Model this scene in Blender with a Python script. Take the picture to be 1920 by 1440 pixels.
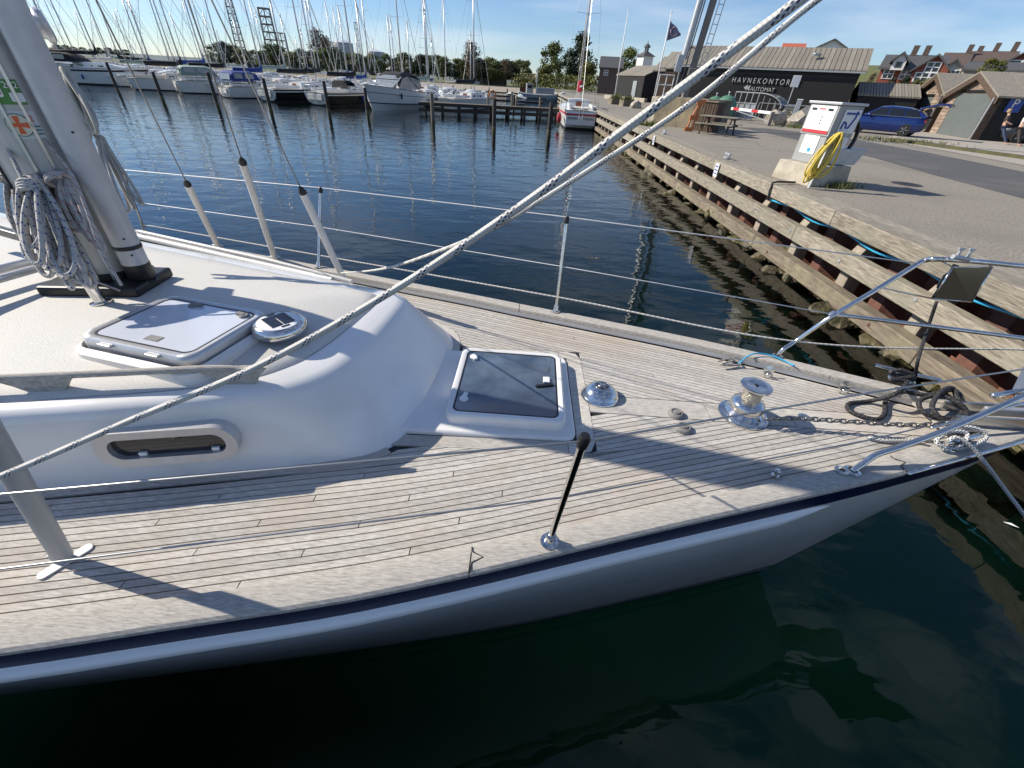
import bpy, math, random
from mathutils import Vector as V, Matrix, noise as mnoise
R = math.radians
rnd = random.Random(7)
scene = bpy.context.scene
col = scene.collection
for o in list(bpy.data.objects): bpy.data.objects.remove(o)
# ------------------------------------------------------------------ camera
CAM_H = 3.05; FPX = 778.0; PITCH = 36.1; ROLL = 3.5
_t, _r = R(PITCH), R(ROLL)
_F = V((0, math.cos(_t), -math.sin(_t))); _R0 = V((1, 0, 0)); _U0 = V((0, math.sin(_t), math.cos(_t)))
_Rt = _R0*math.cos(_r) + _U0*math.sin(_r); _Up = -_R0*math.sin(_r) + _U0*math.cos(_r)
CAM = V((0, 0, CAM_H))
cd = bpy.data.cameras.new('camera'); cam = bpy.data.objects.new('camera', cd); col.objects.link(cam)
m = Matrix((_Rt, _Up, -_F)).transposed().to_4x4(); m.translation = CAM; cam.matrix_world = m
cd.sensor_width = 36.0; cd.lens = FPX/1920*36; cd.clip_start = 0.05; cd.clip_end = 5000
scene.camera = cam
# ------------------------------------------------------------------ sky and sun
SUN_EL = 34.0; SH_AZ = -13.0                 # shadows run along this azimuth
sd = V((math.cos(R(SH_AZ))*math.cos(R(SUN_EL)), math.sin(R(SH_AZ))*math.cos(R(SUN_EL)), -math.sin(R(SUN_EL))))
w = bpy.data.worlds.new('World'); scene.world = w; w.use_nodes = True
nt = w.node_tree; nt.nodes.clear()
out = nt.nodes.new('ShaderNodeOutputWorld'); bg = nt.nodes.new('ShaderNodeBackground')
sky = nt.nodes.new('ShaderNodeTexSky'); sky.sky_type = 'NISHITA'; sky.sun_disc = False
sky.sun_elevation = R(SUN_EL); sky.sun_rotation = math.atan2(-sd.x, -sd.y); sky.air_density = 1.0; sky.dust_density = 0.0; sky.ozone_density = 4.0
tc = nt.nodes.new('ShaderNodeTexCoord'); mp = nt.nodes.new('ShaderNodeMapping'); mp.inputs['Scale'].default_value = (1.2, 3.2, 10.0); mp.inputs['Rotation'].default_value = (0, 0.25, 0.5)
nz = nt.nodes.new('ShaderNodeTexNoise'); nz.inputs['Scale'].default_value = 1.7; nz.inputs['Detail'].default_value = 5; nz.inputs['Roughness'].default_value = .5
cr = nt.nodes.new('ShaderNodeMapRange'); cr.inputs[1].default_value = .44; cr.inputs[2].default_value = .70; cr.inputs[3].default_value = 0; cr.inputs[4].default_value = .38
mx = nt.nodes.new('ShaderNodeMix'); mx.data_type = 'RGBA'; mx.inputs['B'].default_value = (8.5, 9.0, 9.8, 1)
L = nt.links.new
L(tc.outputs['Generated'], mp.inputs['Vector']); L(mp.outputs[0], nz.inputs['Vector']); L(nz.outputs['Fac'], cr.inputs[0]); L(cr.outputs[0], mx.inputs['Factor'])
tn = nt.nodes.new('ShaderNodeMix'); tn.data_type = 'RGBA'; tn.blend_type = 'MULTIPLY'; tn.inputs['Factor'].default_value = 1; tn.inputs['B'].default_value = (.88, .97, 1.14, 1)
L(sky.outputs[0], tn.inputs['A']); L(tn.outputs['Result'], mx.inputs['A']); L(mx.outputs['Result'], bg.inputs[0]); bg.inputs[1].default_value = 0.087; L(bg.outputs[0], out.inputs[0])
sl = bpy.data.lights.new('sun', 'SUN'); sl.energy = 5.0; sl.angle = R(.53); sl.color = (1, .92, .79)
so = bpy.data.objects.new('sun', sl); col.objects.link(so); so.rotation_euler = sd.to_track_quat('-Z', 'Y').to_euler(); so.location = (-20, 6, 20)
vs = scene.view_settings; vs.view_transform = 'Standard'; vs.look = 'None'; vs.exposure = 0.37; vs.gamma = 1
scene.render.engine = 'CYCLES'; cy = scene.cycles; cy.use_denoising = True; cy.max_bounces = 8; cy.transparent_max_bounces = 12; cy.caustics_reflective = False; cy.caustics_refractive = False
cy.sample_clamp_indirect = 6; cy.adaptive_threshold = .02
# ------------------------------------------------------------------ helpers
def ray(u, v): return (_F*FPX + _Rt*(u-960) - _Up*(v-720)).normalized()
def P(u, v, z=0.0):                              # the point of height z seen at photo pixel (u, v)
    d = ray(u, v); return CAM + d*((z-CAM_H)/d.z)
def PD(u, v, dep):                               # the point at depth dep along the view axis
    d = ray(u, v); return CAM + d*(dep/d.dot(_F))
def PY(u, v, Y):
    d = ray(u, v); return CAM + d*(Y/d.y)
def lerp(a, b, k): return a + (b-a)*k
def spl(pts, n):                                 # Catmull-Rom through points
    pts = [V(p) for p in pts]; out = []
    if len(pts) < 3: return [lerp(pts[0], pts[-1], i/n) for i in range(n+1)]
    m_ = len(pts)-1
    for i in range(n+1):
        t = i/n*m_; k = min(int(t), m_-1); f = t-k
        p1, p2 = pts[k], pts[k+1]; p0 = pts[k-1] if k else p1*2-p2; p3 = pts[k+2] if k+2 <= m_ else p2*2-p1
        out.append(.5*((2*p1)+(p2-p0)*f+(2*p0-5*p1+4*p2-p3)*f*f+(3*p1-p0-3*p2+p3)*f**3))
    return out
def fn(pts):                                     # smooth y(x) through points sorted in x
    def g(x):
        n = len(pts)
        k = 0
        while k < n-2 and x > pts[k+1][0]: k += 1
        (x1, y1), (x2, y2) = pts[k], pts[k+1]; h = x2-x1; f = (x-x1)/h
        def sl_(i):
            if i <= 0: return (pts[1][1]-pts[0][1])/(pts[1][0]-pts[0][0])
            if i >= n-1: return (pts[-1][1]-pts[-2][1])/(pts[-1][0]-pts[-2][0])
            return (pts[i+1][1]-pts[i-1][1])/(pts[i+1][0]-pts[i-1][0])
        if f < 0: return y1+(x-x1)*sl_(0)
        if f > 1: return y2+(x-x2)*sl_(n-1)
        a, b = sl_(k)*h, sl_(k+1)*h
        return (2*f**3-3*f*f+1)*y1+(f**3-2*f*f+f)*a+(-2*f**3+3*f*f)*y2+(f**3-f*f)*b
    return g
class MB:
    def __init__(s): s.v = []; s.f = []; s.uv = {}
    def add(s, vs_, fs):
        b = len(s.v); s.v += [tuple(p) for p in vs_]; s.f += [tuple(i+b for i in f) for f in fs]; return s
    def box(s, c, sz, rz=0.0, mat=None, taper=1.0):
        c = V(c); hx, hy, hz = sz[0]/2, sz[1]/2, sz[2]/2
        ps = [V((x*hx*(taper if z > 0 else 1), y*hy*(taper if z > 0 else 1), z*hz)) for z in (-1, 1) for x, y in ((-1, -1), (1, -1), (1, 1), (-1, 1))]
        M_ = mat if mat is not None else Matrix.Rotation(rz, 3, 'Z')
        return s.add([M_ @ p + c for p in ps], [(3, 2, 1, 0), (4, 5, 6, 7), (0, 1, 5, 4), (1, 2, 6, 5), (2, 3, 7, 6), (3, 0, 4, 7)])
    def bar(s, a, b, w_, h_, up=(0, 0, 1)):        # rectangular bar from a to b
        a, b = V(a), V(b); d = (b-a); ln = d.length; d.normalize(); u = V(up); x = d.cross(u)
        if x.length < 1e-4: x = d.cross(V((1, 0, 0)))
        x.normalize(); u = x.cross(d).normalized()
        return s.box((a+b)/2, (w_, ln, h_), mat=Matrix((x, d, u)).transposed())
    def prism(s, poly, z0, z1, mat=None, off=(0, 0, 0)):
        n = len(poly); off = V(off); mm = mat or Matrix.Identity(3)
        ps = [mm @ V((p[0], p[1], z0))+off for p in poly]+[mm @ V((p[0], p[1], z1))+off for p in poly]
        return s.add(ps, [tuple(range(n-1, -1, -1)), tuple(range(n, 2*n))]+[(i, (i+1) % n, n+(i+1) % n, n+i) for i in range(n)])
    def grid(s, rows, wrap=False, flip=False):
        b = len(s.v); n = len(rows[0])
        for r_ in rows: s.v += [tuple(p) for p in r_]
        for i in range(len(rows)-1):
            for j in range(n if wrap else n-1):
                k = (j+1) % n; q = (b+i*n+j, b+i*n+k, b+(i+1)*n+k, b+(i+1)*n+j)
                s.f.append(q[::-1] if flip else q)
        return s
    def tube(s, pts, r, n=8, cap=True, closed=False, uv=False):
        pts = [V(p) for p in pts]; m_ = len(pts); rows = []; x = None; ln = 0; b0 = len(s.v)
        rr = r if callable(r) else (lambda t: r)
        for i, p in enumerate(pts):
            a = pts[i-1] if (i or closed) else p; c = pts[(i+1) % m_] if (i < m_-1 or closed) else p
            d = (c-a)
            if d.length < 1e-9: d = V((0, 0, 1))
            d.normalize()
            if x is None:
                x = d.cross(V((0, 0, 1)))
                if x.length < 1e-3: x = d.cross(V((0, 1, 0)))
            x = (x-d*x.dot(d)).normalized(); y = d.cross(x); q = rr(i/max(1, m_-1))
            rows.append([p+x*math.cos(2*math.pi*j/n)*q+y*math.sin(2*math.pi*j/n)*q for j in range(n)])
        if closed: rows.append(rows[0])
        f0 = len(s.f); s.grid(rows, wrap=True)
        if uv:
            cum = [0]
            for i in range(1, len(rows)): cum.append(cum[-1]+(pts[i % m_]-pts[i-1]).length)
            k = f0
            for i in range(len(rows)-1):
                for j in range(n):
                    s.uv[k] = ((j/n, cum[i]), ((j+1)/n, cum[i]), ((j+1)/n, cum[i+1]), (j/n, cum[i+1])); k += 1
        if cap and not closed:
            e = len(s.v); s.f.append(tuple(range(b0+n-1, b0-1, -1))); s.f.append(tuple(range(e-n, e)))
        return s
    def lathe(s, prof, c, n=24, axis=None, a0=0.0, a1=2*math.pi):
        c = V(c); q = V((0, 0, 1)).rotation_difference(V(axis)).to_matrix() if axis is not None else Matrix.Identity(3)
        full = abs(a1-a0-2*math.pi) < 1e-6; k = n if full else n+1
        rows = [[c+q @ V((r_*math.cos(a0+(a1-a0)*j/n), r_*math.sin(a0+(a1-a0)*j/n), z)) for j in range(k)] for r_, z in prof]
        return s.grid(rows, wrap=full)
    def build(s, name, mat, parent=None, smooth=False, world=False, bevel=0, **tags):
        me = bpy.data.meshes.new(name); me.from_pydata(s.v, [], s.f)
        if s.uv:
            ul = me.uv_layers.new(name='UVMap')
            for pi, co in s.uv.items():
                st = me.polygons[pi].loop_start
                for k, c_ in enumerate(co): ul.data[st+k].uv = c_
        if mat is not None:
            for mm in (mat if isinstance(mat, (list, tuple)) else [mat]): me.materials.append(mm)
        if smooth:
            me.polygons.foreach_set('use_smooth', [True]*len(me.polygons))
            if smooth is not True: me.set_sharp_from_angle(angle=R(smooth))
        me.validate(); me.update()
        o = bpy.data.objects.new(name, me); col.objects.link(o)
        if parent is not None:
            o.parent = parent
            if world: o.matrix_parent_inverse = Matrix.Translation(-WLOC.get(parent, V((0, 0, 0))))
        if bevel:
            b = o.modifiers.new('bevel', 'BEVEL'); b.width = bevel; b.segments = 2; b.limit_method = 'ANGLE'
        for k, x in tags.items(): o[k] = x
        return o
WLOC = {}
def thing(name, label, cat, loc=(0, 0, 0), rz=0.0, group=None):
    o = bpy.data.objects.new(name, None); col.objects.link(o); o.location = loc; o.rotation_euler = (0, 0, rz); o.empty_display_size = .1
    WLOC[o] = V(loc); o['label'] = label; o['category'] = cat
    if group: o['group'] = group
    return o
def tag(o, label, cat, group=None):
    o['label'] = label; o['category'] = cat
    if group: o['group'] = group
    return o
def struct(o): o['kind'] = 'structure'; return o
def dup(root, loc, rz=0.0, label=None, sc=1.0):
    r_ = root.copy(); col.objects.link(r_); r_.location = loc; r_.rotation_euler = (0, 0, rz); r_.scale = (sc, sc, sc)
    if label: r_['label'] = label
    for ch in root.children:
        c = ch.copy(); col.objects.link(c); c.parent = r_
        for g in ch.children:
            d = g.copy(); col.objects.link(d); d.parent = c
    return r_
def rrect(w_, h_, r_, n=5, cx=0, cy_=0):             # rounded rectangle polygon
    out = []
    for sx, sy, a0 in ((1, 1, 0), (-1, 1, 90), (-1, -1, 180), (1, -1, 270)):
        for k in range(n+1):
            a = R(a0+90*k/n); out.append((cx+sx*(w_/2-r_)+r_*math.cos(a), cy_+sy*(h_/2-r_)+r_*math.sin(a)))
    return out
def text(name, s, size, mat, parent, M4, depth=.002, world=False):
    cu = bpy.data.curves.new(name, 'FONT'); cu.body = s; cu.size = size; cu.extrude = depth; cu.align_x = 'CENTER'; cu.align_y = 'CENTER'
    t = bpy.data.objects.new('tmp', cu); col.objects.link(t); dg = bpy.context.evaluated_depsgraph_get()
    me = bpy.data.meshes.new_from_object(t.evaluated_get(dg)); bpy.data.objects.remove(t); me.name = name
    me.transform(M4); me.materials.clear(); me.materials.append(mat)
    o = bpy.data.objects.new(name, me); col.objects.link(o)
    if parent is not None:
        o.parent = parent
        if world: o.matrix_parent_inverse = Matrix.Translation(-WLOC.get(parent, V((0, 0, 0))))
    return o
def frame(o, x, z):                                   # matrix: local x along x, local y along z, normal outwards
    x = V(x).normalized(); y = V(z); y = (y-x*y.dot(x)).normalized(); n = x.cross(y)
    m_ = Matrix((x, y, n)).transposed().to_4x4(); m_.translation = V(o); return m_
# ------------------------------------------------------------------ materials
def nodes(name):
    mt = bpy.data.materials.new(name); mt.use_nodes = True; t = mt.node_tree; return mt, t, t.nodes['Principled BSDF']
def M(name, c, rough=.5, metal=0.0, c2=None, vs=6.0, st=(1, 1, 1), bump=0.0, bs=60.0, bst=None, coat=0.0, rand=0.0, detail=4, lo=.35, hi=.65, c3=None, vs3=1.2, spec=.5, uvc='Object', bd=.01):
    mt, t, b = nodes(name); N = t.nodes.new; L = t.links.new
    b.inputs['Base Color'].default_value = (*c, 1); b.inputs['Roughness'].default_value = rough; b.inputs['Metallic'].default_value = metal
    b.inputs['Coat Weight'].default_value = coat; b.inputs['Specular IOR Level'].default_value = spec
    tc = N('ShaderNodeTexCoord'); mp = N('ShaderNodeMapping'); mp.inputs['Scale'].default_value = st; L(tc.outputs[uvc], mp.inputs[0])
    cur = None
    if c2 is not None:
        n = N('ShaderNodeTexNoise'); n.inputs['Scale'].default_value = vs; n.inputs['Detail'].default_value = detail; n.inputs['Roughness'].default_value = .65; L(mp.outputs[0], n.inputs['Vector'])
        mr = N('ShaderNodeMapRange'); mr.inputs[1].default_value = lo; mr.inputs[2].default_value = hi; L(n.outputs['Fac'], mr.inputs[0])
        mx = N('ShaderNodeMix'); mx.data_type = 'RGBA'; mx.inputs['A'].default_value = (*c, 1); mx.inputs['B'].default_value = (*c2, 1); L(mr.outputs[0], mx.inputs['Factor']); cur = mx.outputs['Result']
    if c3 is not None:
        n = N('ShaderNodeTexNoise'); n.inputs['Scale'].default_value = vs3; n.inputs['Detail'].default_value = 5; n.inputs['Roughness'].default_value = .6; L(tc.outputs[uvc], n.inputs['Vector'])
        mr = N('ShaderNodeMapRange'); mr.inputs[1].default_value = .48; mr.inputs[2].default_value = .72; L(n.outputs['Fac'], mr.inputs[0])
        mx = N('ShaderNodeMix'); mx.data_type = 'RGBA'; mx.inputs['B'].default_value = (*c3, 1); L(mr.outputs[0], mx.inputs['Factor'])
        if cur: L(cur, mx.inputs['A'])
        else: mx.inputs['A'].default_value = (*c, 1)
        cur = mx.outputs['Result']
    if rand:
        oi = N('ShaderNodeObjectInfo'); mr = N('ShaderNodeMapRange'); mr.inputs[3].default_value = 1-rand; mr.inputs[4].default_value = 1+rand; L(oi.outputs['Random'], mr.inputs[0])
        mx = N('ShaderNodeMix'); mx.data_type = 'RGBA'; mx.blend_type = 'MULTIPLY'; mx.inputs['Factor'].default_value = 1
        if cur: L(cur, mx.inputs['A'])
        else: mx.inputs['A'].default_value = (*c, 1)
        L(mr.outputs[0], mx.inputs['B']); cur = mx.outputs['Result']
    if cur: L(cur, b.inputs['Base Color'])
    if bump:
        mp2 = N('ShaderNodeMapping'); mp2.inputs['Scale'].default_value = bst or st; L(tc.outputs[uvc], mp2.inputs[0])
        n = N('ShaderNodeTexNoise'); n.inputs['Scale'].default_value = bs; n.inputs['Detail'].default_value = 3; L(mp2.outputs[0], n.inputs['Vector'])
        bn = N('ShaderNodeBump'); bn.inputs['Strength'].default_value = bump; bn.inputs['Distance'].default_value = bd; L(n.outputs['Fac'], bn.inputs['Height']); L(bn.outputs[0], b.inputs['Normal'])
    return mt
def glass(name, c=(.02, .025, .03), rough=.03, trans=0.0, alpha=1.0):
    mt, t, b = nodes(name); b.inputs['Base Color'].default_value = (*c, 1); b.inputs['Roughness'].default_value = rough; b.inputs['Alpha'].default_value = alpha
    b.inputs['Coat Weight'].default_value = .3; return mt
def rope_mat(name, base, fleck, period=.06, duty=.45, n_u=5, n_v=90, fleck2=None, rough=.8, twist=30):
    mt, t, b = nodes(name); N = t.nodes.new; L = t.links.new; b.inputs['Roughness'].default_value = rough
    uv = N('ShaderNodeUVMap'); sp = N('ShaderNodeSeparateXYZ'); L(uv.outputs[0], sp.inputs[0])
    def mth(op, a, c=None):
        q = N('ShaderNodeMath'); q.operation = op
        for i, x in enumerate((a, c)):
            if x is None: continue
            if isinstance(x, (int, float)): q.inputs[i].default_value = x
            else: L(x, q.inputs[i])
        return q.outputs[0]
    u, v = sp.outputs[0], sp.outputs[1]
    cl = mth('LESS_THAN', mth('FRACT', mth('ADD', mth('DIVIDE', v, period), u)), duty)
    a = mth('FRACT', mth('ADD', mth('MULTIPLY', u, n_u), mth('MULTIPLY', v, n_v)))
    c = mth('FRACT', mth('SUBTRACT', mth('MULTIPLY', u, n_u), mth('MULTIPLY', v, n_v)))
    ck = mth('MULTIPLY', mth('LESS_THAN', a, .5), mth('LESS_THAN', c, .62))
    fac = mth('MULTIPLY', cl, ck)
    nz = N('ShaderNodeTexNoise'); nz.inputs['Scale'].default_value = 30; tcn = N('ShaderNodeTexCoord'); L(tcn.outputs['Object'], nz.inputs['Vector'])
    m0 = N('ShaderNodeMix'); m0.data_type = 'RGBA'; m0.inputs['A'].default_value = (*[x*.72 for x in base], 1); m0.inputs['B'].default_value = (*base, 1); L(nz.outputs['Fac'], m0.inputs['Factor'])
    mx = N('ShaderNodeMix'); mx.data_type = 'RGBA'; mx.inputs['B'].default_value = (*fleck, 1); L(fac, mx.inputs['Factor']); L(m0.outputs['Result'], mx.inputs['A']); L(mx.outputs['Result'], b.inputs['Base Color'])
    hgt = mth('SINE', mth('ADD', mth('MULTIPLY', u, 6.2832*3), mth('MULTIPLY', v, n_v*6.2832)))
    h2 = mth('SINE', mth('SUBTRACT', mth('MULTIPLY', u, 6.2832*3), mth('MULTIPLY', v, n_v*6.2832)))
    bn = N('ShaderNodeBump'); bn.inputs['Strength'].default_value = .5; bn.inputs['Distance'].default_value = .0012; L(mth('MULTIPLY', hgt, h2), bn.inputs['Height']); L(bn.outputs[0], b.inputs['Normal'])
    return mt
K = {}
K['teak'] = M('weathered_teak', (.58, .55, .505), .8, c2=(.36, .335, .30), vs=9, st=(2.6, 15, 8), bump=.5, bs=90, bst=(1.5, 10, 4), rand=.12, lo=.38, hi=.66, c3=(.47, .41, .34), vs3=1.6, bd=.003)
K['caprail'] = M('weathered_cap_rail', (.57, .54, .49), .8, c2=(.28, .255, .22), vs=9, st=(3, 22, 8), bump=.5, bs=70, bst=(2, 22, 5), lo=.3, hi=.72, bd=.004)
K['caulk'] = M('black_caulk', (.018, .017, .018), .6)
K['gelcoat'] = M('white_gelcoat', (.80, .79, .77), .24, c2=(.75, .742, .725), vs=2, coat=.25, c3=(.70, .685, .655), vs3=3.0)
K['nonskid'] = M('cream_nonskid', (.66, .645, .61), .7, c2=(.52, .505, .475), vs=170, bump=.7, bs=200, bd=.002, c3=(.61, .585, .535), vs3=4.0, detail=2)
K['hullw'] = M('hull_gelcoat', (.72, .70, .665), .26, c2=(.66, .64, .60), vs=2.0, st=(.6, .6, 2.5), coat=.1, c3=(.62, .60, .55), vs3=1.5)
K['navy'] = M('navy_stripe', (.004, .008, .04), .4, spec=.12)
K['rub'] = M('white_rub_rail', (.88, .88, .88), .4)
K['antifoul'] = M('dark_antifoul', (.012, .014, .018), .6)
K['chrome'] = M('polished_steel', (.80, .78, .74), .13, 1.0, c2=(.62, .61, .59), vs=20)
K['steel'] = M('brushed_steel', (.6, .6, .6), .3, 1.0)
K['alu'] = M('anodised_aluminium', (.60, .60, .60), .38, .55, c2=(.54, .54, .55), vs=5, st=(4, 4, .6))
K['mastgrey'] = M('mast_grey', (.52, .52, .50), .42, .25, c2=(.44, .44, .43), vs=6, st=(5, 5, .7))
K['polegrey'] = M('pole_pale_grey', (.56, .56, .57), .36, .25, c2=(.49, .49, .50), vs=9)
K['chain'] = M('chain_steel', (.33, .32, .31), .35, .9, c2=(.2, .19, .18), vs=40)
K['tubewhite'] = M('shroud_cover_white', (.72, .71, .68), .45, c2=(.60, .585, .55), vs=14, st=(3, 3, 1))
K['tubegrey'] = M('shroud_cover_grey', (.40, .405, .40), .42)
K['black'] = M('black_plastic', (.012, .012, .013), .42)
K['blackgloss'] = M('black_gloss', (.006, .006, .007), .12)
K['rubber'] = M('grey_rubber', (.23, .22, .21), .75, c2=(.17, .165, .16), vs=20)
K['solar'] = M('solar_cells', (.008, .009, .02), .15)
K['white'] = M('white_plastic', (.78, .78, .78), .4)
K['lidgrey'] = M('frosted_acrylic', (.62, .65, .72), .16, c2=(.58, .61, .68), vs=3, coat=.3)
K['smoke'] = M('smoked_acrylic', (.045, .06, .085), .035, c2=(.13, .17, .22), vs=2.2, coat=1.0, lo=.42, hi=.70, spec=.8)
K['wire'] = M('steel_wire', (.42, .42, .42), .35, .9)
K['wirewhite'] = M('white_coated_wire', (.75, .74, .72), .5)
K['rope_navy'] = rope_mat('rope_white_navy_fleck', (.72, .70, .65), (.035, .045, .11), .085, .34, 6, 85)
K['rope_navy2'] = rope_mat('rope_white_blue_fleck', (.56, .53, .48), (.03, .06, .22), .05, .32, 3, 38)
K['rope_red'] = rope_mat('rope_white_red_fleck', (.52, .49, .45), (.30, .03, .04), .05, .3, 4, 60)
K['rope_grey'] = rope_mat('rope_old_grey', (.50, .49, .45), (.38, .37, .33), .05, .4, 4, 60)
K['rope_dark'] = rope_mat('rope_white_black_fleck', (.42, .40, .37), (.02, .02, .02), .03, .45, 4, 60)
K['rope_dot'] = rope_mat('rope_white_black_dots', (.74, .74, .72), (.012, .012, .015), 1e3, 1.1, 4, 55)
K['rope_black'] = rope_mat('rope_black', (.018, .017, .019), (.085, .083, .09), .02, .5, 4, 70)
K['rope_white'] = rope_mat('rope_white_laid', (.74, .72, .68), (.42, .40, .36), 1e3, 1.1, 1.5, 28)
K['hose_y'] = M('yellow_hose', (.70, .52, .07), .5, c2=(.62, .45, .06), vs=7)
K['hose_b'] = M('blue_pipe', (.03, .34, .58), .4)
K['wood'] = M('weathered_timber', (.42, .375, .30), .85, c2=(.16, .135, .105), vs=5, st=(9, .8, 9), bump=.6, bs=30, bst=(10, .5, 10), c3=(.27, .26, .20), vs3=1.6, bd=.02, rand=.1)
K['wooddark'] = M('dark_timber', (.27, .225, .165), .85, c2=(.12, .095, .07), vs=4, st=(8, .7, 8), bump=.6, bs=30, bst=(8, .6, 8), bd=.02, c3=(.30, .27, .17), vs3=1.5)
K['postwood'] = M('post_timber', (.38, .335, .27), .85, c2=(.24, .205, .16), vs=5, st=(6, 6, .7), bump=.5, bs=30, bst=(8, 8, .6), bd=.015, rand=.12)
K['rust'] = M('rusty_sheet_pile', (.15, .068, .05), .85, c2=(.085, .042, .036), vs=5, bump=.4, bs=30, c3=(.26, .105, .06), vs3=2.0)
K['asphalt'] = M('worn_asphalt', (.32, .285, .235), .92, c2=(.18, .16, .132), vs=24, bump=.7, bs=90, c3=(.20, .18, .15), vs3=.45, lo=.42, hi=.60, bd=.012)
K['asphaltd'] = M('dark_asphalt', (.105, .103, .10), .9, c2=(.07, .069, .068), vs=20, bump=.5, bs=70, c3=(.125, .12, .115), vs3=.5, bd=.006)
K['gravel'] = M('pale_gravel', (.44, .40, .34), .95, c2=(.28, .25, .21), vs=12, bump=.6, bs=40, bd=.01)
K['concrete'] = M('pale_concrete', (.50, .455, .375), .9, c2=(.36, .32, .255), vs=3, bump=.4, bs=25, c3=(.30, .27, .2), vs3=1.5)
K['concdark'] = M('stained_concrete', (.22, .185, .13), .9, c2=(.10, .085, .06), vs=2.0, st=(1, 1, .5), bump=.4, bs=20, c3=(.30, .24, .15), vs3=.9)
K['stone'] = M('grey_boulder', (.45, .40, .33), .9, c2=(.28, .25, .21), vs=3, bump=.8, bs=8, bd=.05)
K['algae'] = M('algae_stone', (.13, .105, .06), .6, c2=(.03, .027, .015), vs=5, bump=1.0, bs=14, c3=(.13, .12, .03), vs3=2.2, bd=.05, lo=.4, hi=.6)
K['blackwall'] = M('black_cladding', (.009, .009, .010), .8, c2=(.015, .015, .016), vs=10, st=(3, 3, .2))
K['roofwood'] = M('grey_roof_boards', (.29, .262, .215), .85, c2=(.18, .16, .13), vs=3, st=(3, 3, 3), rand=.14)
K['cladding'] = M('brown_cladding', (.33, .255, .195), .85, c2=(.15, .105, .08), vs=2.5, st=(1, 1, 4), rand=.16, c3=(.44, .36, .29), vs3=.8)
K['brick'] = M('red_brick', (.27, .085, .05), .85, c2=(.20, .06, .04), vs=12)
K['render'] = M('cream_render', (.72, .68, .58), .85, c2=(.66, .62, .52), vs=3)
K['wrender'] = M('white_render', (.75, .74, .70), .85)
K['slate'] = M('dark_slate', (.065, .065, .07), .7, c2=(.10, .10, .10), vs=6)
K['tilebrown'] = M('brown_roof_tiles', (.085, .06, .05), .8, c2=(.12, .085, .07), vs=6)
K['tilered'] = M('red_roof_tiles', (.42, .11, .06), .8)
K['orange'] = M('orange_plastic', (.50, .16, .05), .6)
K['green'] = M('green_fibreglass', (.10, .23, .15), .45, c2=(.075, .18, .115), vs=3)
K['galv'] = M('galvanised_steel', (.50, .51, .52), .45, .6, c2=(.42, .43, .44), vs=8)
K['greypanel'] = M('grey_metal_panel', (.34, .345, .34), .45, .3)
K['doorgrey'] = M('grey_green_door', (.13, .15, .148), .5, c2=(.115, .132, .13), vs=2)
K['pwhite'] = M('white_paint', (.80, .80, .79), .45)
K['red'] = M('red_paint', (.50, .03, .04), .45)
K['blue'] = M('blue_sign', (.02, .06, .30), .4)
K['carblue'] = M('blue_car_paint', (.003, .02, .13), .25, .35, coat=.8)
K['cardark'] = M('dark_car_paint', (.03, .032, .035), .3, .3, coat=.6)
K['carglass'] = glass('car_glass', (.01, .011, .013), .04)
K['tyre'] = M('tyre_rubber', (.015, .015, .015), .85)
K['pallet'] = M('pallet_wood', (.62, .45, .24), .8, c2=(.5, .34, .17), vs=6)
K['skin'] = M('skin', (.55, .33, .24), .6)
K['hair'] = M('fair_hair', (.35, .24, .13), .7)
K['jeans'] = M('blue_jeans', (.05, .07, .13), .9)
K['darkcloth'] = M('dark_cloth', (.06, .05, .045), .9)
K['paleshirt'] = M('pale_shirt', (.66, .64, .62), .9)
K['leaf'] = M('leaf_mid', (.085, .115, .025), .75, c2=(.13, .14, .035), vs=.35, rand=.15)
K['leafd'] = M('leaf_dark', (.022, .042, .016), .75, c2=(.04, .06, .022), vs=.35, rand=.15)
K['leafy'] = M('leaf_yellow', (.16, .16, .03), .75, c2=(.10, .11, .03), vs=.35, rand=.15)
K['leafbr'] = M('leaf_brown', (.17, .11, .055), .8, c2=(.10, .075, .045), vs=.35, rand=.15)
K['bark'] = M('bark', (.11, .085, .06), .9)
K['grass'] = M('dry_grass', (.13, .13, .045), .9, c2=(.08, .10, .03), vs=1.0)
K['screenwood'] = M('dark_brown_boards', (.10, .066, .045), .85, c2=(.06, .04, .03), vs=4, st=(6, 6, .8), rand=.15)
K['pilewood'] = M('dark_wet_pile', (.045, .038, .03), .8, c2=(.025, .021, .017), vs=6, st=(5, 5, .8))
K['pilegrey'] = M('grey_mooring_pile', (.20, .175, .135), .85, c2=(.12, .10, .08), vs=6, st=(5, 5, .8))
K['boatw'] = M('boat_white', (.76, .75, .72), .28, coat=.2)
K['boatcream'] = M('boat_cream', (.62, .59, .52), .4)
K['boatblack'] = M('boat_black_hull', (.008, .008, .010), .15, coat=.3)
K['canvasblk'] = M('black_canvas', (.012, .012, .016), .85)
K['canvasblue'] = M('blue_canvas', (.012, .045, .22), .8)
K['canvasgrn'] = M('green_grey_canvas', (.22, .30, .27), .8)
K['canvasred'] = M('red_canvas', (.45, .03, .05), .8)
K['mahog'] = M('mahogany', (.22, .065, .03), .4)
K['win'] = glass('dark_window', (.015, .017, .02), .06)
K['winlight'] = glass('clear_window', (.30, .33, .35), .08)
K['paleblue'] = M('pale_blue_hull', (.25, .36, .44), .4)
K['indgrey'] = M('industrial_steel', (.16, .15, .14), .7, c2=(.24, .21, .18), vs=.5)
K['yellow'] = M('yellow_plastic', (.75, .55, .05), .5)

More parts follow.
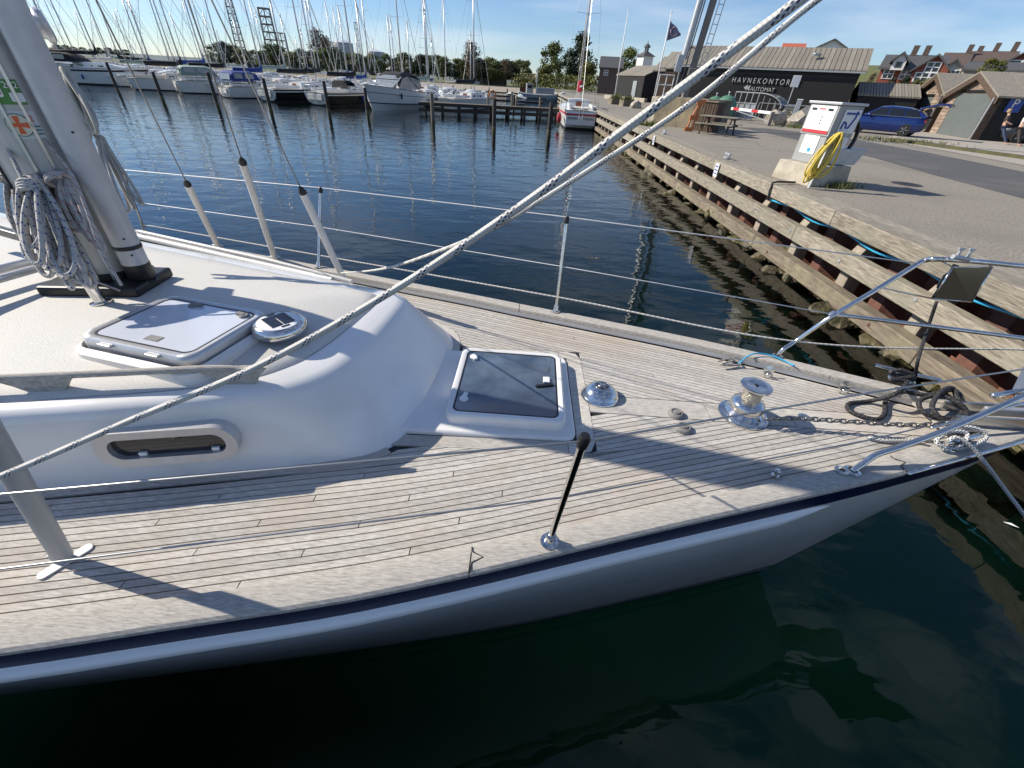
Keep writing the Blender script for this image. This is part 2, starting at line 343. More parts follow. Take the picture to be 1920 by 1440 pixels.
def cracked(mt, scale, tone):
    t = mt.node_tree; N = t.nodes.new; L = t.links.new; b = t.nodes['Principled BSDF']; src = b.inputs['Base Color'].links[0].from_socket
    tc = N('ShaderNodeTexCoord'); nz = N('ShaderNodeTexNoise'); nz.inputs['Scale'].default_value = 1.3; nz.inputs['Detail'].default_value = 4; L(tc.outputs['Object'], nz.inputs['Vector'])
    ad = N('ShaderNodeMix'); ad.data_type = 'RGBA'; ad.inputs['Factor'].default_value = .25; L(tc.outputs['Object'], ad.inputs['A']); L(nz.outputs['Color'], ad.inputs['B'])
    vo = N('ShaderNodeTexVoronoi'); vo.feature = 'DISTANCE_TO_EDGE'; vo.inputs['Scale'].default_value = scale; L(ad.outputs['Result'], vo.inputs['Vector'])
    mr = N('ShaderNodeMapRange'); mr.inputs[1].default_value = .0; mr.inputs[2].default_value = .012; mr.inputs[3].default_value = .75; mr.inputs[4].default_value = 0; L(vo.outputs['Distance'], mr.inputs[0])
    n2 = N('ShaderNodeTexNoise'); n2.inputs['Scale'].default_value = .25; L(tc.outputs['Object'], n2.inputs['Vector']); m2 = N('ShaderNodeMapRange'); m2.inputs[1].default_value = .48; m2.inputs[2].default_value = .56; L(n2.outputs['Fac'], m2.inputs[0])
    q = N('ShaderNodeMath'); q.operation = 'MULTIPLY'; L(mr.outputs[0], q.inputs[0]); L(m2.outputs[0], q.inputs[1])
    mx = N('ShaderNodeMix'); mx.data_type = 'RGBA'; mx.inputs['B'].default_value = (*tone, 1); L(q.outputs[0], mx.inputs['Factor']); L(src, mx.inputs['A']); L(mx.outputs['Result'], b.inputs['Base Color'])
cracked(K['asphalt'], .45, (.07, .065, .06)); cracked(K['asphaltd'], .35, (.03, .03, .03))
# ================================================================== water and ground
Q = 1.45                                       # quay height above the water
def water_mat():
    mt, t, b = nodes('harbour_water'); N = t.nodes.new; L = t.links.new; t.nodes.remove(b)
    o = t.nodes['Material Output']
    gl = N('ShaderNodeBsdfGlossy'); gl.inputs['Roughness'].default_value = 0.0; gl.inputs['Color'].default_value = (1, 1, 1, 1)
    tr = N('ShaderNodeBsdfTransparent'); tr.inputs['Color'].default_value = (.46, .70, .55, 1)
    fr = N('ShaderNodeFresnel'); fr.inputs['IOR'].default_value = 1.36; mx = N('ShaderNodeMixShader')
    tc = N('ShaderNodeTexCoord'); hs = []
    for sc_, st, wgt in ((1.1, (.55, 1.0, 1), 1.0), (3.2, (.45, 1.0, 1), .42), (8.0, (.6, 1, 1), .10)):
        mp = N('ShaderNodeMapping'); mp.inputs['Scale'].default_value = st; mp.inputs['Rotation'].default_value = (0, 0, .35*sc_); L(tc.outputs['Object'], mp.inputs[0])
        n = N('ShaderNodeTexNoise'); n.inputs['Scale'].default_value = sc_; n.inputs['Detail'].default_value = 1.5; n.inputs['Distortion'].default_value = .6; L(mp.outputs[0], n.inputs['Vector'])
        q = N('ShaderNodeMath'); q.operation = 'MULTIPLY'; q.inputs[1].default_value = wgt; L(n.outputs['Fac'], q.inputs[0]); hs.append(q.outputs[0])
    a = N('ShaderNodeMath'); a.operation = 'ADD'; L(hs[0], a.inputs[0]); L(hs[1], a.inputs[1])
    a2 = N('ShaderNodeMath'); a2.operation = 'ADD'; L(a.outputs[0], a2.inputs[0]); L(hs[2], a2.inputs[1])
    # the basin is sheltered close to the boat and the quay, more ruffled further out
    sp = N('ShaderNodeSeparateXYZ'); L(tc.outputs['Object'], sp.inputs[0])
    mr = N('ShaderNodeMapRange'); mr.inputs[1].default_value = 3; mr.inputs[2].default_value = 26; mr.inputs[3].default_value = .012; mr.inputs[4].default_value = .034; L(sp.outputs['Y'], mr.inputs[0])
    bn = N('ShaderNodeBump'); bn.inputs['Strength'].default_value = 1.0; L(mr.outputs[0], bn.inputs['Distance']); L(a2.outputs[0], bn.inputs['Height'])
    L(bn.outputs[0], gl.inputs['Normal']); L(bn.outputs[0], fr.inputs['Normal']); L(fr.outputs[0], mx.inputs[0]); L(tr.outputs[0], mx.inputs[1]); L(gl.outputs[0], mx.inputs[2]); L(mx.outputs[0], o.inputs[0])
    return mt
K['water'] = water_mat()
K['seabed'] = M('seabed_mud', (.055, .17, .10), .95, c2=(.04, .115, .07), vs=.8, c3=(.085, .15, .06), vs3=.3)
struct(MB().add([(-1500, -60, 0), (6.3, -60, 0), (6.3, 400, 0), (-1500, 400, 0)], [(0, 1, 2, 3)]).build('water', K['water']))
rows = []
for iy in range(60):
    y = -20+iy*iy*.06+iy*.9; rows.append([])
    for x in [-900, -300, -90, -50, -30, -20, -14, -10, -7, -5, -3.5, -2.5, -1.5, -.5, .5, 1.5, 2.5, 3.2, 3.8, 4.3, 4.8, 5.2, 5.6, 6.0, 6.6]:
        d = 5.8-x; z = -.35-.42*max(d, 0) if d < 4.6 else -2.28-.03*min(d-4.6, 30)
        rows[-1].append((x, y, z+.18*mnoise.noise(V((x*.9, y*.9, 0)))*(1 if abs(x) < 60 else 0)))
struct(MB().grid(rows).build('seabed', K['seabed'], smooth=True))
gx = 6.27
struct(MB().add([(gx, -60, Q-.03), (900, -60, Q-.03), (900, 175, Q-.03), (gx, 175, Q-.03)], [(0, 1, 2, 3)]).build('quay_ground', K['asphalt']))
struct(MB().add([(-1500, 172, Q-.25), (2500, 172, Q-.25), (2500, 3500, Q-.25), (-1500, 3500, Q-.25)], [(0, 1, 2, 3)]).build('far_land', K['grass']))
struct(MB().add([(-1500, 166, -.5), (7, 166, -.5), (7, 172.2, Q-.2), (-1500, 172.2, Q-.2)], [(0, 1, 2, 3)]).build('shore_bank', K['stone']))
def sheet(name, px, z, mat):
    pts = [P(u, v, z) for u, v in px]; return struct(MB().add(pts, [tuple(range(len(pts)))]).build(name, mat))
sheet('road', [(1530, 270), (1640, 296), (1760, 330), (1920, 372), (2300, 470), (2300, 400), (1920, 322), (1740, 286), (1560, 254), (1440, 241), (1380, 238), (1440, 250)], Q-.024, K['asphaltd'])
sheet('gravel_verge', [(1650, 262), (1780, 284), (1920, 310), (2300, 392), (2300, 300), (1990, 276), (1810, 254), (1700, 246)], Q-.018, K['gravel'])
dc_ = P(1700, 345, Q-.024); t = thing('drain_cover', 'round iron drain cover set in the asphalt right of the fuel pump', 'drain cover', dc_)
MB().lathe([(.33, -.01), (.33, .004), (.29, .006), (0, .006)], (0, 0, 0), 28).build('lid', M('cast_iron', (.06, .055, .05), .6, .5, bump=.6, bs=40), t)
for k in range(4): MB().box((0, -.15+k*.1, .008), (.36, .03, .004)).build('rib', K['black'], t)
# kerb strip along the gravel, with grass on it
a, b, c, d = P(1668, 262, Q), P(1790, 279, Q), P(1920, 297, Q), P(2200, 345, Q)
kb = MB()
for p, q in ((a, b), (b, c), (c, d)): kb.bar(p+V((0, 0, -.02)), q+V((0, 0, -.02)), .55, .22)
struct(kb.build('kerb', M('mossy_kerb', (.06, .055, .035), .9, c2=(.10, .10, .03), vs=3)))
# hill behind the sheds, carrying the houses
rows = []
for ix in range(22):
    x = 40+ix*9; rows.append([])
    for iy in range(26):
        y = -30+iy*10; s = min(max((x-52+.25*(y-40))/50, 0), 1); s = s*s*(3-2*s)
        rows[-1].append((x, y, Q-.3+9.0*s+.4*mnoise.noise(V((x*.05, y*.05, 2)))))
struct(MB().grid(rows).build('hill', K['grass'], smooth=True))
rows = []
for ix in range(40):
    x = -1400+ix*70; rows.append([(x, y, -2+h_*(14+10*mnoise.noise(V((x*.003, y*.002, 5))))) for y, h_ in ((900, 0), (1100, .7), (1500, 1.0), (1900, 1.0))])
struct(MB().grid(rows, flip=True).build('far_hills', M('far_wood', (.10, .13, .12), .9, c2=(.14, .17, .17), vs=.02), smooth=True))

# ================================================================== quay wall
qx = 5.66
quay = thing('quay_wall', 'timber quay wall with three beams, posts and rusty sheet piling along the asphalt', 'quay wall', (qx, 12, 0))
y = -14.0; k = 0
while y < 110:                                  # coping beams, front and back boards
    ln = (5.2, 6.1, 5.6)[k % 3]; g = .012
    MB().box((qx+.15, y+ln/2, Q-.13), (.34, ln-g, .26)).build('coping_beam', K['wood'], quay, world=True, bevel=.018)
    MB().box((qx+.475, y+1.3+ln/2, Q-.12), (.30, ln-g, .22)).build('coping_beam', K['wood'], quay, world=True, bevel=.012)
    MB().box((qx+.08, y+.9+ln/2, .79), (.20, ln-g, .28)).build('fender_beam', K['wood'], quay, world=True, bevel=.014)
    MB().box((qx+.05, y+2.2+ln/2, .22), (.26, ln-g, .26)).build('fender_beam', K['wooddark'], quay, world=True, bevel=.02)
    y += ln; k += 1
me_post = MB()
me_post.prism([(-.1, -.35), (.16, -.35), (.16, 1.19), (.08, 1.19), (-.06, 1.02), (-.1, .93)], -.12, .12, mat=Matrix(((1, 0, 0), (0, 0, 1), (0, 1, 0))))
post0 = me_post.build('post', K['postwood'], quay, bevel=.01)
ys = [-8.3+1.745*i for i in range(42)]
for i, yy in enumerate(ys):
    o = post0 if i == 0 else post0.copy()
    if i: col.objects.link(o); o.parent = quay
    o.location = (.285, yy-12, 0)
sp = MB(); pr = [(.0, 0), (.0, .28), (.3, .45), (.3, .75), (0, .92)]
for a, b in zip(pr, pr[1:]):
    sp.add([(a[0], a[1], -2.4), (b[0], b[1], -2.4), (b[0], b[1], 1.2), (a[0], a[1], 1.2)], [(3, 2, 1, 0)])
sp0 = sp.build('sheet_pile', K['rust'], quay)
for i in range(72):
    o = sp0 if i == 0 else sp0.copy()
    if i: col.objects.link(o); o.parent = quay
    o.location = (.46, -9-12+i*.92, 0)
struct(MB().box((qx+.9, 40, -.5), (.1, 130, 3.2)).build('quay_fill', K['concdark']))
def rock(r_, seed, squash=(1, 1, 1), n=1, amp=.25):
    import bmesh
    bm = bmesh.new(); bmesh.ops.create_icosphere(bm, subdivisions=n, radius=1)
    b = MB()
    for v_ in bm.verts:
        k_ = 1+amp*2*mnoise.noise(v_.co*1.3+V((seed*3.1, seed*1.7, 0)))+amp*.5*mnoise.noise(v_.co*4+V((seed, 2, 0)))
        b.v.append((v_.co.x*r_*squash[0]*k_, v_.co.y*r_*squash[1]*k_, v_.co.z*r_*squash[2]*k_))
    b.f = [tuple(q.index for q in f.verts) for f in bm.faces]; bm.free(); return b
for i, yy in enumerate(ys[3:34]):                # galvanised bolts through the mid beam, one at each post
    MB().lathe([(.035, 0), (.03, .012), (0, .014)], (qx-.021, yy, .80+.03*((i*7) % 3-1)), 8, axis=(-1, 0, 0)).build('bolt', K['galv'], quay, world=True)
    if i % 2: MB().lathe([(.03, 0), (.026, .012), (0, .014)], (qx-.081, yy+.4, .22), 8, axis=(-1, 0, 0)).build('bolt', K['rust'], quay, world=True)
rk = [rock(.34, s_, (.8, 1.1, .75), 3, .42).build('stone', K['algae'], quay, smooth=25) for s_ in range(5)]
for i in range(105):
    src = rk[i % 5]; o = src if i < 5 else src.copy()
    if i >= 5: col.objects.link(o); o.parent = quay
    row = i % 3; yy = 1.5+(i//3)*1.05+rnd.uniform(-.3, .3)
    o.location = (.25-row*.27+rnd.uniform(-.12, .12), yy-12, -.16-row*.20+rnd.uniform(-.08, .08)); o.rotation_euler = (rnd.uniform(-.4, .4), rnd.uniform(-.4, .4), rnd.uniform(0, 6)); s_ = rnd.uniform(.75, 1.45); o.scale = (s_, s_, s_)
for n_, (yy, ln_) in {'nearer': (13.75, 'white and blue berth plate on the quay edge, the nearer one'), 'farther': (21.4, 'white and blue berth plate on the quay edge, the farther one')}.items():
    t = thing('berth_sign', ln_, 'sign', (qx-.06, yy, 1.22), group='berth plates on the quay edge')
    MB().box((0, 0, .02), (.014, .26, .34)).build('plate', K['pwhite'], t)
    for zz in (.11, .02, -.07): MB().box((-.010, .0, zz), (.006, .19, .032)).build('marking', K['blue'], t)
for yy, lb in ((14.6, 'iron mooring cleat on the quay coping beyond the fuel pump'), (22.0, 'iron mooring cleat on the quay coping left of the picnic table')):
    t = thing('mooring_cleat', lb, 'cleat', (qx+.5, yy, Q-.01), group='mooring cleats on the quay')
    MB().box((0, 0, .03), (.16, .26, .05)).build('base', K['galv'], t, bevel=.008)
    for s_ in (-1, 1): MB().lathe([(.035, .05), (.03, .16), (.0, .17)], (0, s_*.075, 0), 10).build('leg', K['galv'], t, smooth=40)
    MB().tube([(0, -.2, .15), (0, -.08, .13), (0, .08, .13), (0, .2, .15)], .028, 8).build('horn', K['galv'], t, smooth=40)
pp = [V((qx+.02, 10.35, 1.14)), V((qx+.12, 9.9, 1.14))]+[V((qx+.13, 9.7-.9*i, 1.165 if i % 2 == 0 else 1.09)) for i in range(9)]
tag(MB().tube(spl(pp, 60), .019, 10).build('water_pipe', K['hose_b'], smooth=True), 'bright blue plastic pipe slung under the quay coping', 'pipe')
tag(MB().tube([(qx-.04, 10.42, 1.13), (qx-.06, 10.45, 1.30), (qx-.04, 10.5, Q+.03), (qx+.1, 10.55, Q+.05), (qx+.6, 10.75, Q+.03)], .022, 10).build('supply_pipe', K['black'], smooth=40), 'black bent supply pipe lying over the coping by the hose', 'pipe')

for u, v, lb, mt in ((1112, 484, 'brown floating weed on the water beyond the guard rail', K['algae']), (1896, 984, 'white feather floating on the water below the bow', K['pwhite'])):
    c = P(u, v, .004); b = MB(); rg = random.Random(u)
    if u < 1500:
        for k in range(9): q = c+V((rg.uniform(-.12, .12), rg.uniform(-.06, .06), 0)); d = V((rg.uniform(-1, 1), rg.uniform(-1, 1), 0)).normalized()*.05; e = V((-d.y, d.x, 0))*.35; b.add([q-d, q+e, q+d, q-e, q+V((0, 0, .012))], [(0, 1, 4), (1, 2, 4), (2, 3, 4), (3, 0, 4)])
    else: b.add([c+V((-.05, .03, 0)), c+V((0, .012, .012)), c+V((.05, -.03, 0)), c+V((0, -.012, .004))], [(0, 1, 2, 3)])
    tag(b.build('floating_weed' if u < 1500 else 'feather', mt), lb, 'weed' if u < 1500 else 'feather')
# ================================================================== the sailing yacht in front
yacht = thing('sailing_yacht', 'white sailing yacht with teak deck and navy stripe moored in front', 'sailboat', (0, 2, 0))
NO = fn([(-5.2, .02), (-4.0, .12), (-2.6, .30), (-1.521, .498), (-1.04, .6), (-.555, .703), (-.105, .826), (.192, .917), (.634, 1.053), (1.146, 1.205), (1.796, 1.40), (2.32, 1.575), (2.75, 1.725), (3.02, 1.85)])
FO = fn([(-5.2, 4.85), (-4.4, 4.62), (-3.1, 4.14), (-1.582, 3.645), (-1, 3.45), (-.405, 3.253), (.004, 3.1), (.443, 2.947), (1.217, 2.67), (1.7, 2.47), (2.285, 2.20), (2.724, 2.0), (3.02, 1.87)])
XB = 3.02
def zc(x): return 1.56+.02*(x+2)              # top of the cap rail
def zd(x): return zc(x)-.075                  # deck
def ctr(x): return (NO(x)+FO(x))/2
def Yp(name, mb, mat, parent=None, **k): return mb.build(name, mat, parent or yacht, world=True, **k)
# hull: bands between the sheer and the waterline
WN = fn([(-5.2, .35), (-2.7, .82), (-1.3, 1.06), (.09, 1.33), (1.2, 1.62), (2.1, 1.87)])
NS = 44
def hull_pt(t, f, side):                      # t along the length, f 0 sheer .. 1 waterline
    xs = lerp(-5.2, XB, t); xw = lerp(-5.2, 2.05, t)
    yr = NO(xs) if side < 0 else FO(xs); yw = WN(xw); cw = 1.87 if xw > 2.05 else ctr(xw)
    if side > 0: yw = 2*lerp(ctr(xw), 1.87, max(0, (xw-1)/1.05))-yw
    g = f**1.35 if f <= 1 else f
    return V((lerp(xs, xw, f), lerp(yr, yw, g), lerp(zc(xs)-.03, 0, f)))
def band(name, f0, f1, mat, side, nf=4, off=0.0, t1=1.0, t0=0.0):
    rows = []
    for j in range(nf+1):
        f = lerp(f0, f1, j/nf); rows.append([hull_pt(lerp(t0, t1, i/NS), f, side)+V((0, side*off, 0)) for i in range(NS+1)])
    return Yp(name, MB().grid(rows, flip=side < 0), mat, smooth=True)
for s_ in (-1, 1):
    band('topside', 0, .012, K['hullw'], s_, 1); band('stripe', .012, .108, K['navy'], s_, 1)
    band('topside', .108, .93, K['hullw'], s_, 8); band('boot_stripe', .93, .955, K['navy'], s_, 1); band('topside', .955, .97, K['hullw'], s_, 1); band('boot_stripe', .97, 1.0, K['navy'], s_, 1)
    rows = []
    for j, (f, o_) in enumerate(((0, 0), (.3, .25), (.6, .6), (1, .97))):
        rows.append([(lambda a: V((a.x-f*.35*(i/NS), lerp(a.y, 1.95-.05*a.x, o_), -1.0*f*(1-.93*(i/NS)**5))))(hull_pt(i/NS, 1.0, s_)) for i in range(NS+1)])
    Yp('underbody', MB().grid(rows, flip=s_ < 0), K['antifoul'], smooth=True)
    # rubbing strake: half-round section with a tapered end
    sec = [(.110, .0), (.118, .026), (.127, .033), (.150, .035), (.162, .029), (.170, .0)]
    rows = [[hull_pt(lerp(0, .848, i/NS), .14+(f-.14)*(1 if i < NS-2 else (.95 if i == NS-2 else (.75 if i == NS-1 else .15))), s_)+V((0, s_*(o_ if i < NS-1 else (o_*.6 if i < NS else 0)), 0)) for i in range(NS+1)] for f, o_ in sec]
    Yp('rub_rail', MB().grid(rows, flip=s_ < 0), K['rub'], smooth=50)
    band('rail_shadow_line', .169, .181, K['caulk'], s_, 1, .004, .84)  # black strip painted as the shadow line under the rub rail
# cap rails in lengths, with a step joint between
def cap(side, x0, x1, n=26):
    rows = []; w_ = .092
    for i in range(n+1):
        x = lerp(x0, x1, i/n); y0 = (NO if side < 0 else FO)(x); s_ = -side; z = zc(x); ww = w_ if x < 2.6 else w_*max(.05, (3.06-x)/.46)
        rows.append([V((x, y0-s_*.012, z-.032)), V((x, y0-s_*.014, z-.012)), V((x, y0-s_*.004, z-.002)), V((x, y0+s_*.014, z)), V((x, y0+s_*(ww-.012), z)), V((x, y0+s_*(ww-.003), z-.004)), V((x, y0+s_*ww, z-.014)), V((x, y0+s_*ww, z-.034))])
    b = MB().grid([list(q) for q in zip(*rows)], flip=side > 0)
    for e in (0, -1): k = len(b.v); b.v += [tuple(p) for p in rows[e]]; b.f.append(tuple(range(k, k+8)) if (e == 0) == (side < 0) else tuple(range(k+7, k-1, -1)))
    return Yp('cap_rail', b, K['caprail'], smooth=35)
for side, cuts in ((-1, (-5.2, -.115, 1.90, XB)), (1, (-5.2, .02, 2.02, XB))):
    for a, b in zip(cuts, cuts[1:]): cap(side, a+.0025, b-.0025)
for x0 in (-.115, 1.90):                       # black stepped joint let into the near cap rail
    y0 = NO(x0); z = zc(x0)+.0012; zig = [(.004, -.012), (.006, .028), (.046, .052), (.004, .072), (.0, .092)]
    Yp('joint_seam', MB().tube([(x0+a, y0+b, z) for a, b in zig], .0026, 6), K['caulk'])
# bulwark inside, white
for side in (-1, 1):
    g = NO if side < 0 else FO
    rows = []
    for zz, dd in ((0, .088), (-.07, .082), (-.074, .075)):
        rows.append([V((x, g(x)-side*dd, zc(x)+zz-.03*(zz == 0))) for x in [lerp(-5.2, 2.86, i/50) for i in range(51)]])
    Yp('bulwark', MB().grid(rows, flip=side > 0), K['gelcoat'], smooth=40)
# ------------------------------------------------------------------ deck: black bedding with individual teak planks
xs_ = [lerp(-5.2, 2.95, i/60) for i in range(61)]
deck = Yp('deck', MB().grid([[V((x, NO(x)+.02, zd(x)-.012)) for x in xs_], [V((x, ctr(x), zd(x)-.012)) for x in xs_], [V((x, FO(x)-.02, zd(x)-.012)) for x in xs_]]), K['caulk'])
foot = [(-5.2, .72), (-4.6, .78), (-3.3, .93), (-2.22, 1.11), (-1.6, 1.234), (-.86, 1.385), (-.60, 1.52), (-.49, 1.80), (-.44, 2.2), (-.45, 2.6), (-.62, 2.80), (-.98, 2.9), (-1.8, 3.06), (-3.0, 3.38), (-4.6, 3.85), (-5.2, 4.0)]
topo = [(-5.2, .82), (-4.6, .88), (-3.3, 1.0), (-2.2, 1.19), (-1.75, 1.29), (-1.28, 1.43), (-1.05, 1.62), (-.95, 1.85), (-.89, 2.15), (-.86, 2.38), (-.93, 2.50), (-1.2, 2.58), (-1.9, 2.80), (-3.0, 3.14), (-4.6, 3.64), (-5.2, 3.83)]
FT = spl([(x, y, 0) for x, y in foot], 120); TP = spl([(x, y, 0) for x, y in topo], 120)
def inpoly(x, y, poly):
    c = False; j = len(poly)-1
    for i in range(len(poly)):
        a, b = poly[i], poly[j]
        if (a[1] > y) != (b[1] > y) and x < (b[0]-a[0])*(y-a[1])/(b[1]-a[1])+a[0]: c = not c
        j = i
    return c
def offs(poly, d):
    out = []
    for i, p in enumerate(poly):
        a = poly[max(i-1, 0)]; b = poly[min(i+1, len(poly)-1)]; t = V((b[0]-a[0], b[1]-a[1], 0)).normalized(); out.append((p[0]+t.y*d, p[1]-t.x*d))
    return out
FTp = [(p.x, p.y) for p in FT]; MG = .055
FTo = offs(FTp, MG)
HX0, HX1, HY0, HY1 = -.43, .36, 1.60, 2.42      # forehatch coaming with its margin boards
def kw(x): return .085 if x < 2.2 else .085
def blocked(x, y):
    if inpoly(x, y, FTo): return True
    if x < HX1+.10 and x > -.62 and HY0-.085 < y < HY1+.085: return True
    if x > HX1 and abs(y-(1.955-.042*x)) < kw(x): return True
    return False
TH = .012
def strip(side, off0, off1, A0, B0, A1, B1):      # edge 0 runs A0..B0, edge 1 runs A1..B1
    n = max(2, int((min(B0, B1)-max(A0, A1))/.14)); g = NO if side < 0 else FO; s_ = -side; top0, top1 = [], []
    for i in range(n+1):
        x = lerp(A0, B0, i/n); top0.append(V((x, g(x)+s_*off0, zd(x)))); x = lerp(A1, B1, i/n); top1.append(V((x, g(x)+s_*off1, zd(x))))
    dn = V((0, 0, -TH)); b = MB().grid([[p+dn for p in top0], top0, top1, [p+dn for p in top1]], flip=side > 0)
    m_ = len(top0)
    for i, fl in ((0, side > 0), (m_-1, side < 0)):
        q = (i, m_+i, 2*m_+i, 3*m_+i); b.f.append(q[::-1] if not fl else q)
    return Yp('plank', b, K['teak'], deck)
PW, GP = .0345, .0052
for side in (-1, 1):
    g = NO if side < 0 else FO
    for i in range(50):
        o0 = .092+i*PW+GP/2; o1 = o0+PW-GP
        yc = lambda x, o_: g(x)-side*o_
        lim = lambda x: (1.955-.042*x)
        def free(x, o_):
            y_ = yc(x, o_); return not ((side < 0 and y_ > lim(x)-.004) or (side > 0 and y_ < lim(x)+.004) or blocked(x, y_))
        om = (o0+o1)/2; x = -3.6; run = None; step = .02; segs = []
        while x < 2.84:
            if free(x, om):
                if run is None: run = x
            elif run is not None: segs.append((run, x-step)); run = None
            x += step
        if run is not None: segs.append((run, x-step))
        def edge(x, o_, d):                       # slide an edge end outwards or inwards to the boundary
            if free(x, o_):
                for k in range(40):
                    if not free(x+d*.006, o_) or not -3.62 < x+d*.006 < 2.86: break
                    x += d*.006
            else:
                for k in range(40):
                    if free(x, o_): break
                    x -= d*.006
            return x
        for a, b in segs:
            if b-a < .05: continue
            cuts = [a]+sorted(c_ for c_ in ((-2.9+(i*.731) % 1.0, -1.55+((i*.37) % 1)*1.6, 1.0+((i*.61) % 1)*5) if side < 0 else (-2.2+(i*.53) % 1, .2+((i*.77) % 1)*3)) if a+.35 < c_ < b-.35)+[b]
            for p_, q_ in zip(cuts, cuts[1:]):
                e0, e1 = (edge(p_, o0, -1), edge(p_, o1, -1)) if p_ == a else (p_+.0022, p_+.0022)
                f0, f1 = (edge(q_, o0, 1), edge(q_, o1, 1)) if q_ == b else (q_-.0022, q_-.0022)
                if min(f0, f1)-max(e0, e1) > -.02 and (f0-e0)+(f1-e1) > .05: strip(side, o0, o1, e0, f0, e1, f1)
def board(name, poly, z=None, mat=None):
    zz = (lambda x: zd(x)) if z is None else (lambda x: z); n = len(poly)
    b = MB(); b.v = [(x, y, zz(x)-TH) for x, y in poly]+[(x, y, zz(x)) for x, y in poly]
    b.f = [tuple(range(n, 2*n))]+[(i, (i+1) % n, n+(i+1) % n, n+i) for i in range(n)]; return Yp(name, b, mat or K['teak'], deck)
# margin boards along the coachroof foot
segs = [(20, 41), (41, 47), (47, 53), (66, 72), (72, 79), (79, 92), (92, 108)]
inn, outr = offs(FTp, -.01), offs(FTp, MG-.003)
for a, b in segs:
    lo = [inn[i] for i in range(a, b+1)]; hi = [outr[i] for i in range(b, a-1, -1)]
    if a >= 47 and b <= 53: continue
    board('margin_board', lo[::-1]+hi[::-1])
g_ = .003
for x0, x1, y0, y1 in ((-.60, .31, HY0-.083, HY0-g_), (-.36, .31, HY1+g_, HY1+.083), (HX1+g_, HX1+.097, HY0+.01, HY1-.01)):
    board('margin_board', [(x0, y0), (x1, y0), (x1, y1), (x0, y1)])
for sy, yy in ((-1, HY0), (1, HY1)):
    pts = [(.313, yy+sy*g_), (.313, yy+sy*.083), (.37, yy+sy*.083), (.43, yy+sy*.06), (.457, yy+sy*.0-sy*.005), (.457, yy-sy*.007), (HX1+g_, yy-sy*.007), (HX1+g_, yy-sy*.0)]
    board('margin_board', pts if sy > 0 else pts[::-1])
kp = lambda x: 1.955-.042*x
for x0, x1 in ((.462, 1.15), (1.154, 1.62), (1.624, 2.25), (2.254, 2.86)):
    board('king_plank', [(x0, kp(x0)-.08), (x1, kp(x1)-.08), (x1, kp(x1)+.08), (x0, kp(x0)+.08)])
cp = lambda x, side: ctr(x)
pts = [(1.50, NO(1.5)+.62), (1.62, NO(1.62)+.60), (1.66, kp(1.66)-.085), (1.53, kp(1.53)-.085)]
# ------------------------------------------------------------------ coachroof
ZT = 1.89
prof = [(-.02, -.03), (0, .0), (.10, .32), (.20, .62), (.30, .83), (.44, .935), (.68, .985), (1.0, 1.0)]
rows = []
prof2 = [(-.02, -.03), (0, .0), (.23, .30), (.47, .63), (.62, .845), (.69, .925), (.79, .972), (1.0, 1.0)]
for (w_, h_), (w2, h2) in zip(prof, prof2):
    r_ = []
    for a, b in zip(FT, TP):
        k = max(0, min(1, ((a-b).length-.16)/.22)); ww, hh = lerp(w_, w2, k), lerp(h_, h2, k); r_.append(V((lerp(a.x, b.x, ww), lerp(a.y, b.y, ww), lerp(zd(a.x), ZT, hh))))
    rows.append(r_)
def spine(p): x = min(p.x, -1.5); return V((x, 2.03-.05*x, 0))
def roofz(k): return ZT+.065*(1-(1-k)**2)
for k in (.15, .4, .7, 1.0): rows.append([V((*lerp(p, spine(p), k).xy, roofz(k))) for p in TP])
cr_ = Yp('coachroof', MB().grid(rows, flip=True), K['gelcoat'], smooth=True)
rows = []
for k in (.03, .035, .15, .4, .7, 1.0): rows.append([V((*lerp(p, spine(p), k).xy, roofz(k)+(.0035 if k > .032 else -.002))) for p in TP])
Yp('nonskid_panel', MB().grid(rows, flip=True), K['nonskid'], cr_, smooth=True)
Yp('panel_edge', MB().tube([V((*lerp(p, spine(p), .029).xy, roofz(.029)+.0008)) for p in TP[8:112]], .0028, 6), M('grey_seam', (.30, .30, .32), .6), cr_)
def RZ(x, y):                                  # roof height under (x, y)
    best = min(TP, key=lambda p: (p.x-x)**2*.2+(p.y-y)**2); h_ = abs(y-(2.03-.05*x)); H_ = max(.2, abs(best.y-(2.03-.05*x))); k = max(0, min(1, 1-h_/H_)); return roofz(k)+.0035
# portlight in the near side
xx = V((1, .2, 0)).normalized(); up = V((0, .07, 1)).normalized(); pc = V((-1.475, 1.252, 1.695))
fm = frame(pc, xx, up)
def onf(poly, z0, z1): b = MB().prism(poly, z0, z1); b.v = [tuple(fm @ V(p)) for p in b.v]; return b
def ring(po, pi, z0, z1, z1i=None):
    n = len(po); z1i = z1 if z1i is None else z1i; b = MB(); b.v = [(*p, z0) for p in po]+[(*p, z1) for p in po]+[(*p, z1i) for p in pi]+[(*p, z0) for p in pi]
    for i in range(n):
        j = (i+1) % n; b.f += [(i, j, n+j, n+i), (n+i, n+j, 2*n+j, 2*n+i), (2*n+i, 2*n+j, 3*n+j, 3*n+i)]
    return b
def tf(b, M4): b.v = [tuple(M4 @ V(p)) for p in b.v]; return b
po, pi = rrect(.55, .185, .09, 8), rrect(.455, .105, .05, 8)
pl = Yp('portlight', tf(ring(po, pi, -.05, .018, .014), fm), K['alu'], smooth=35)
Yp('pane', onf(rrect(.465, .115, .05, 6), -.04, -.012), K['win'], pl)
for dx in (-.12, .17): Yp('catch', onf([(dx-.015, -.05), (dx+.015, -.05), (dx+.015, -.032), (dx-.015, -.032)], -.012, .0), K['white'], pl)
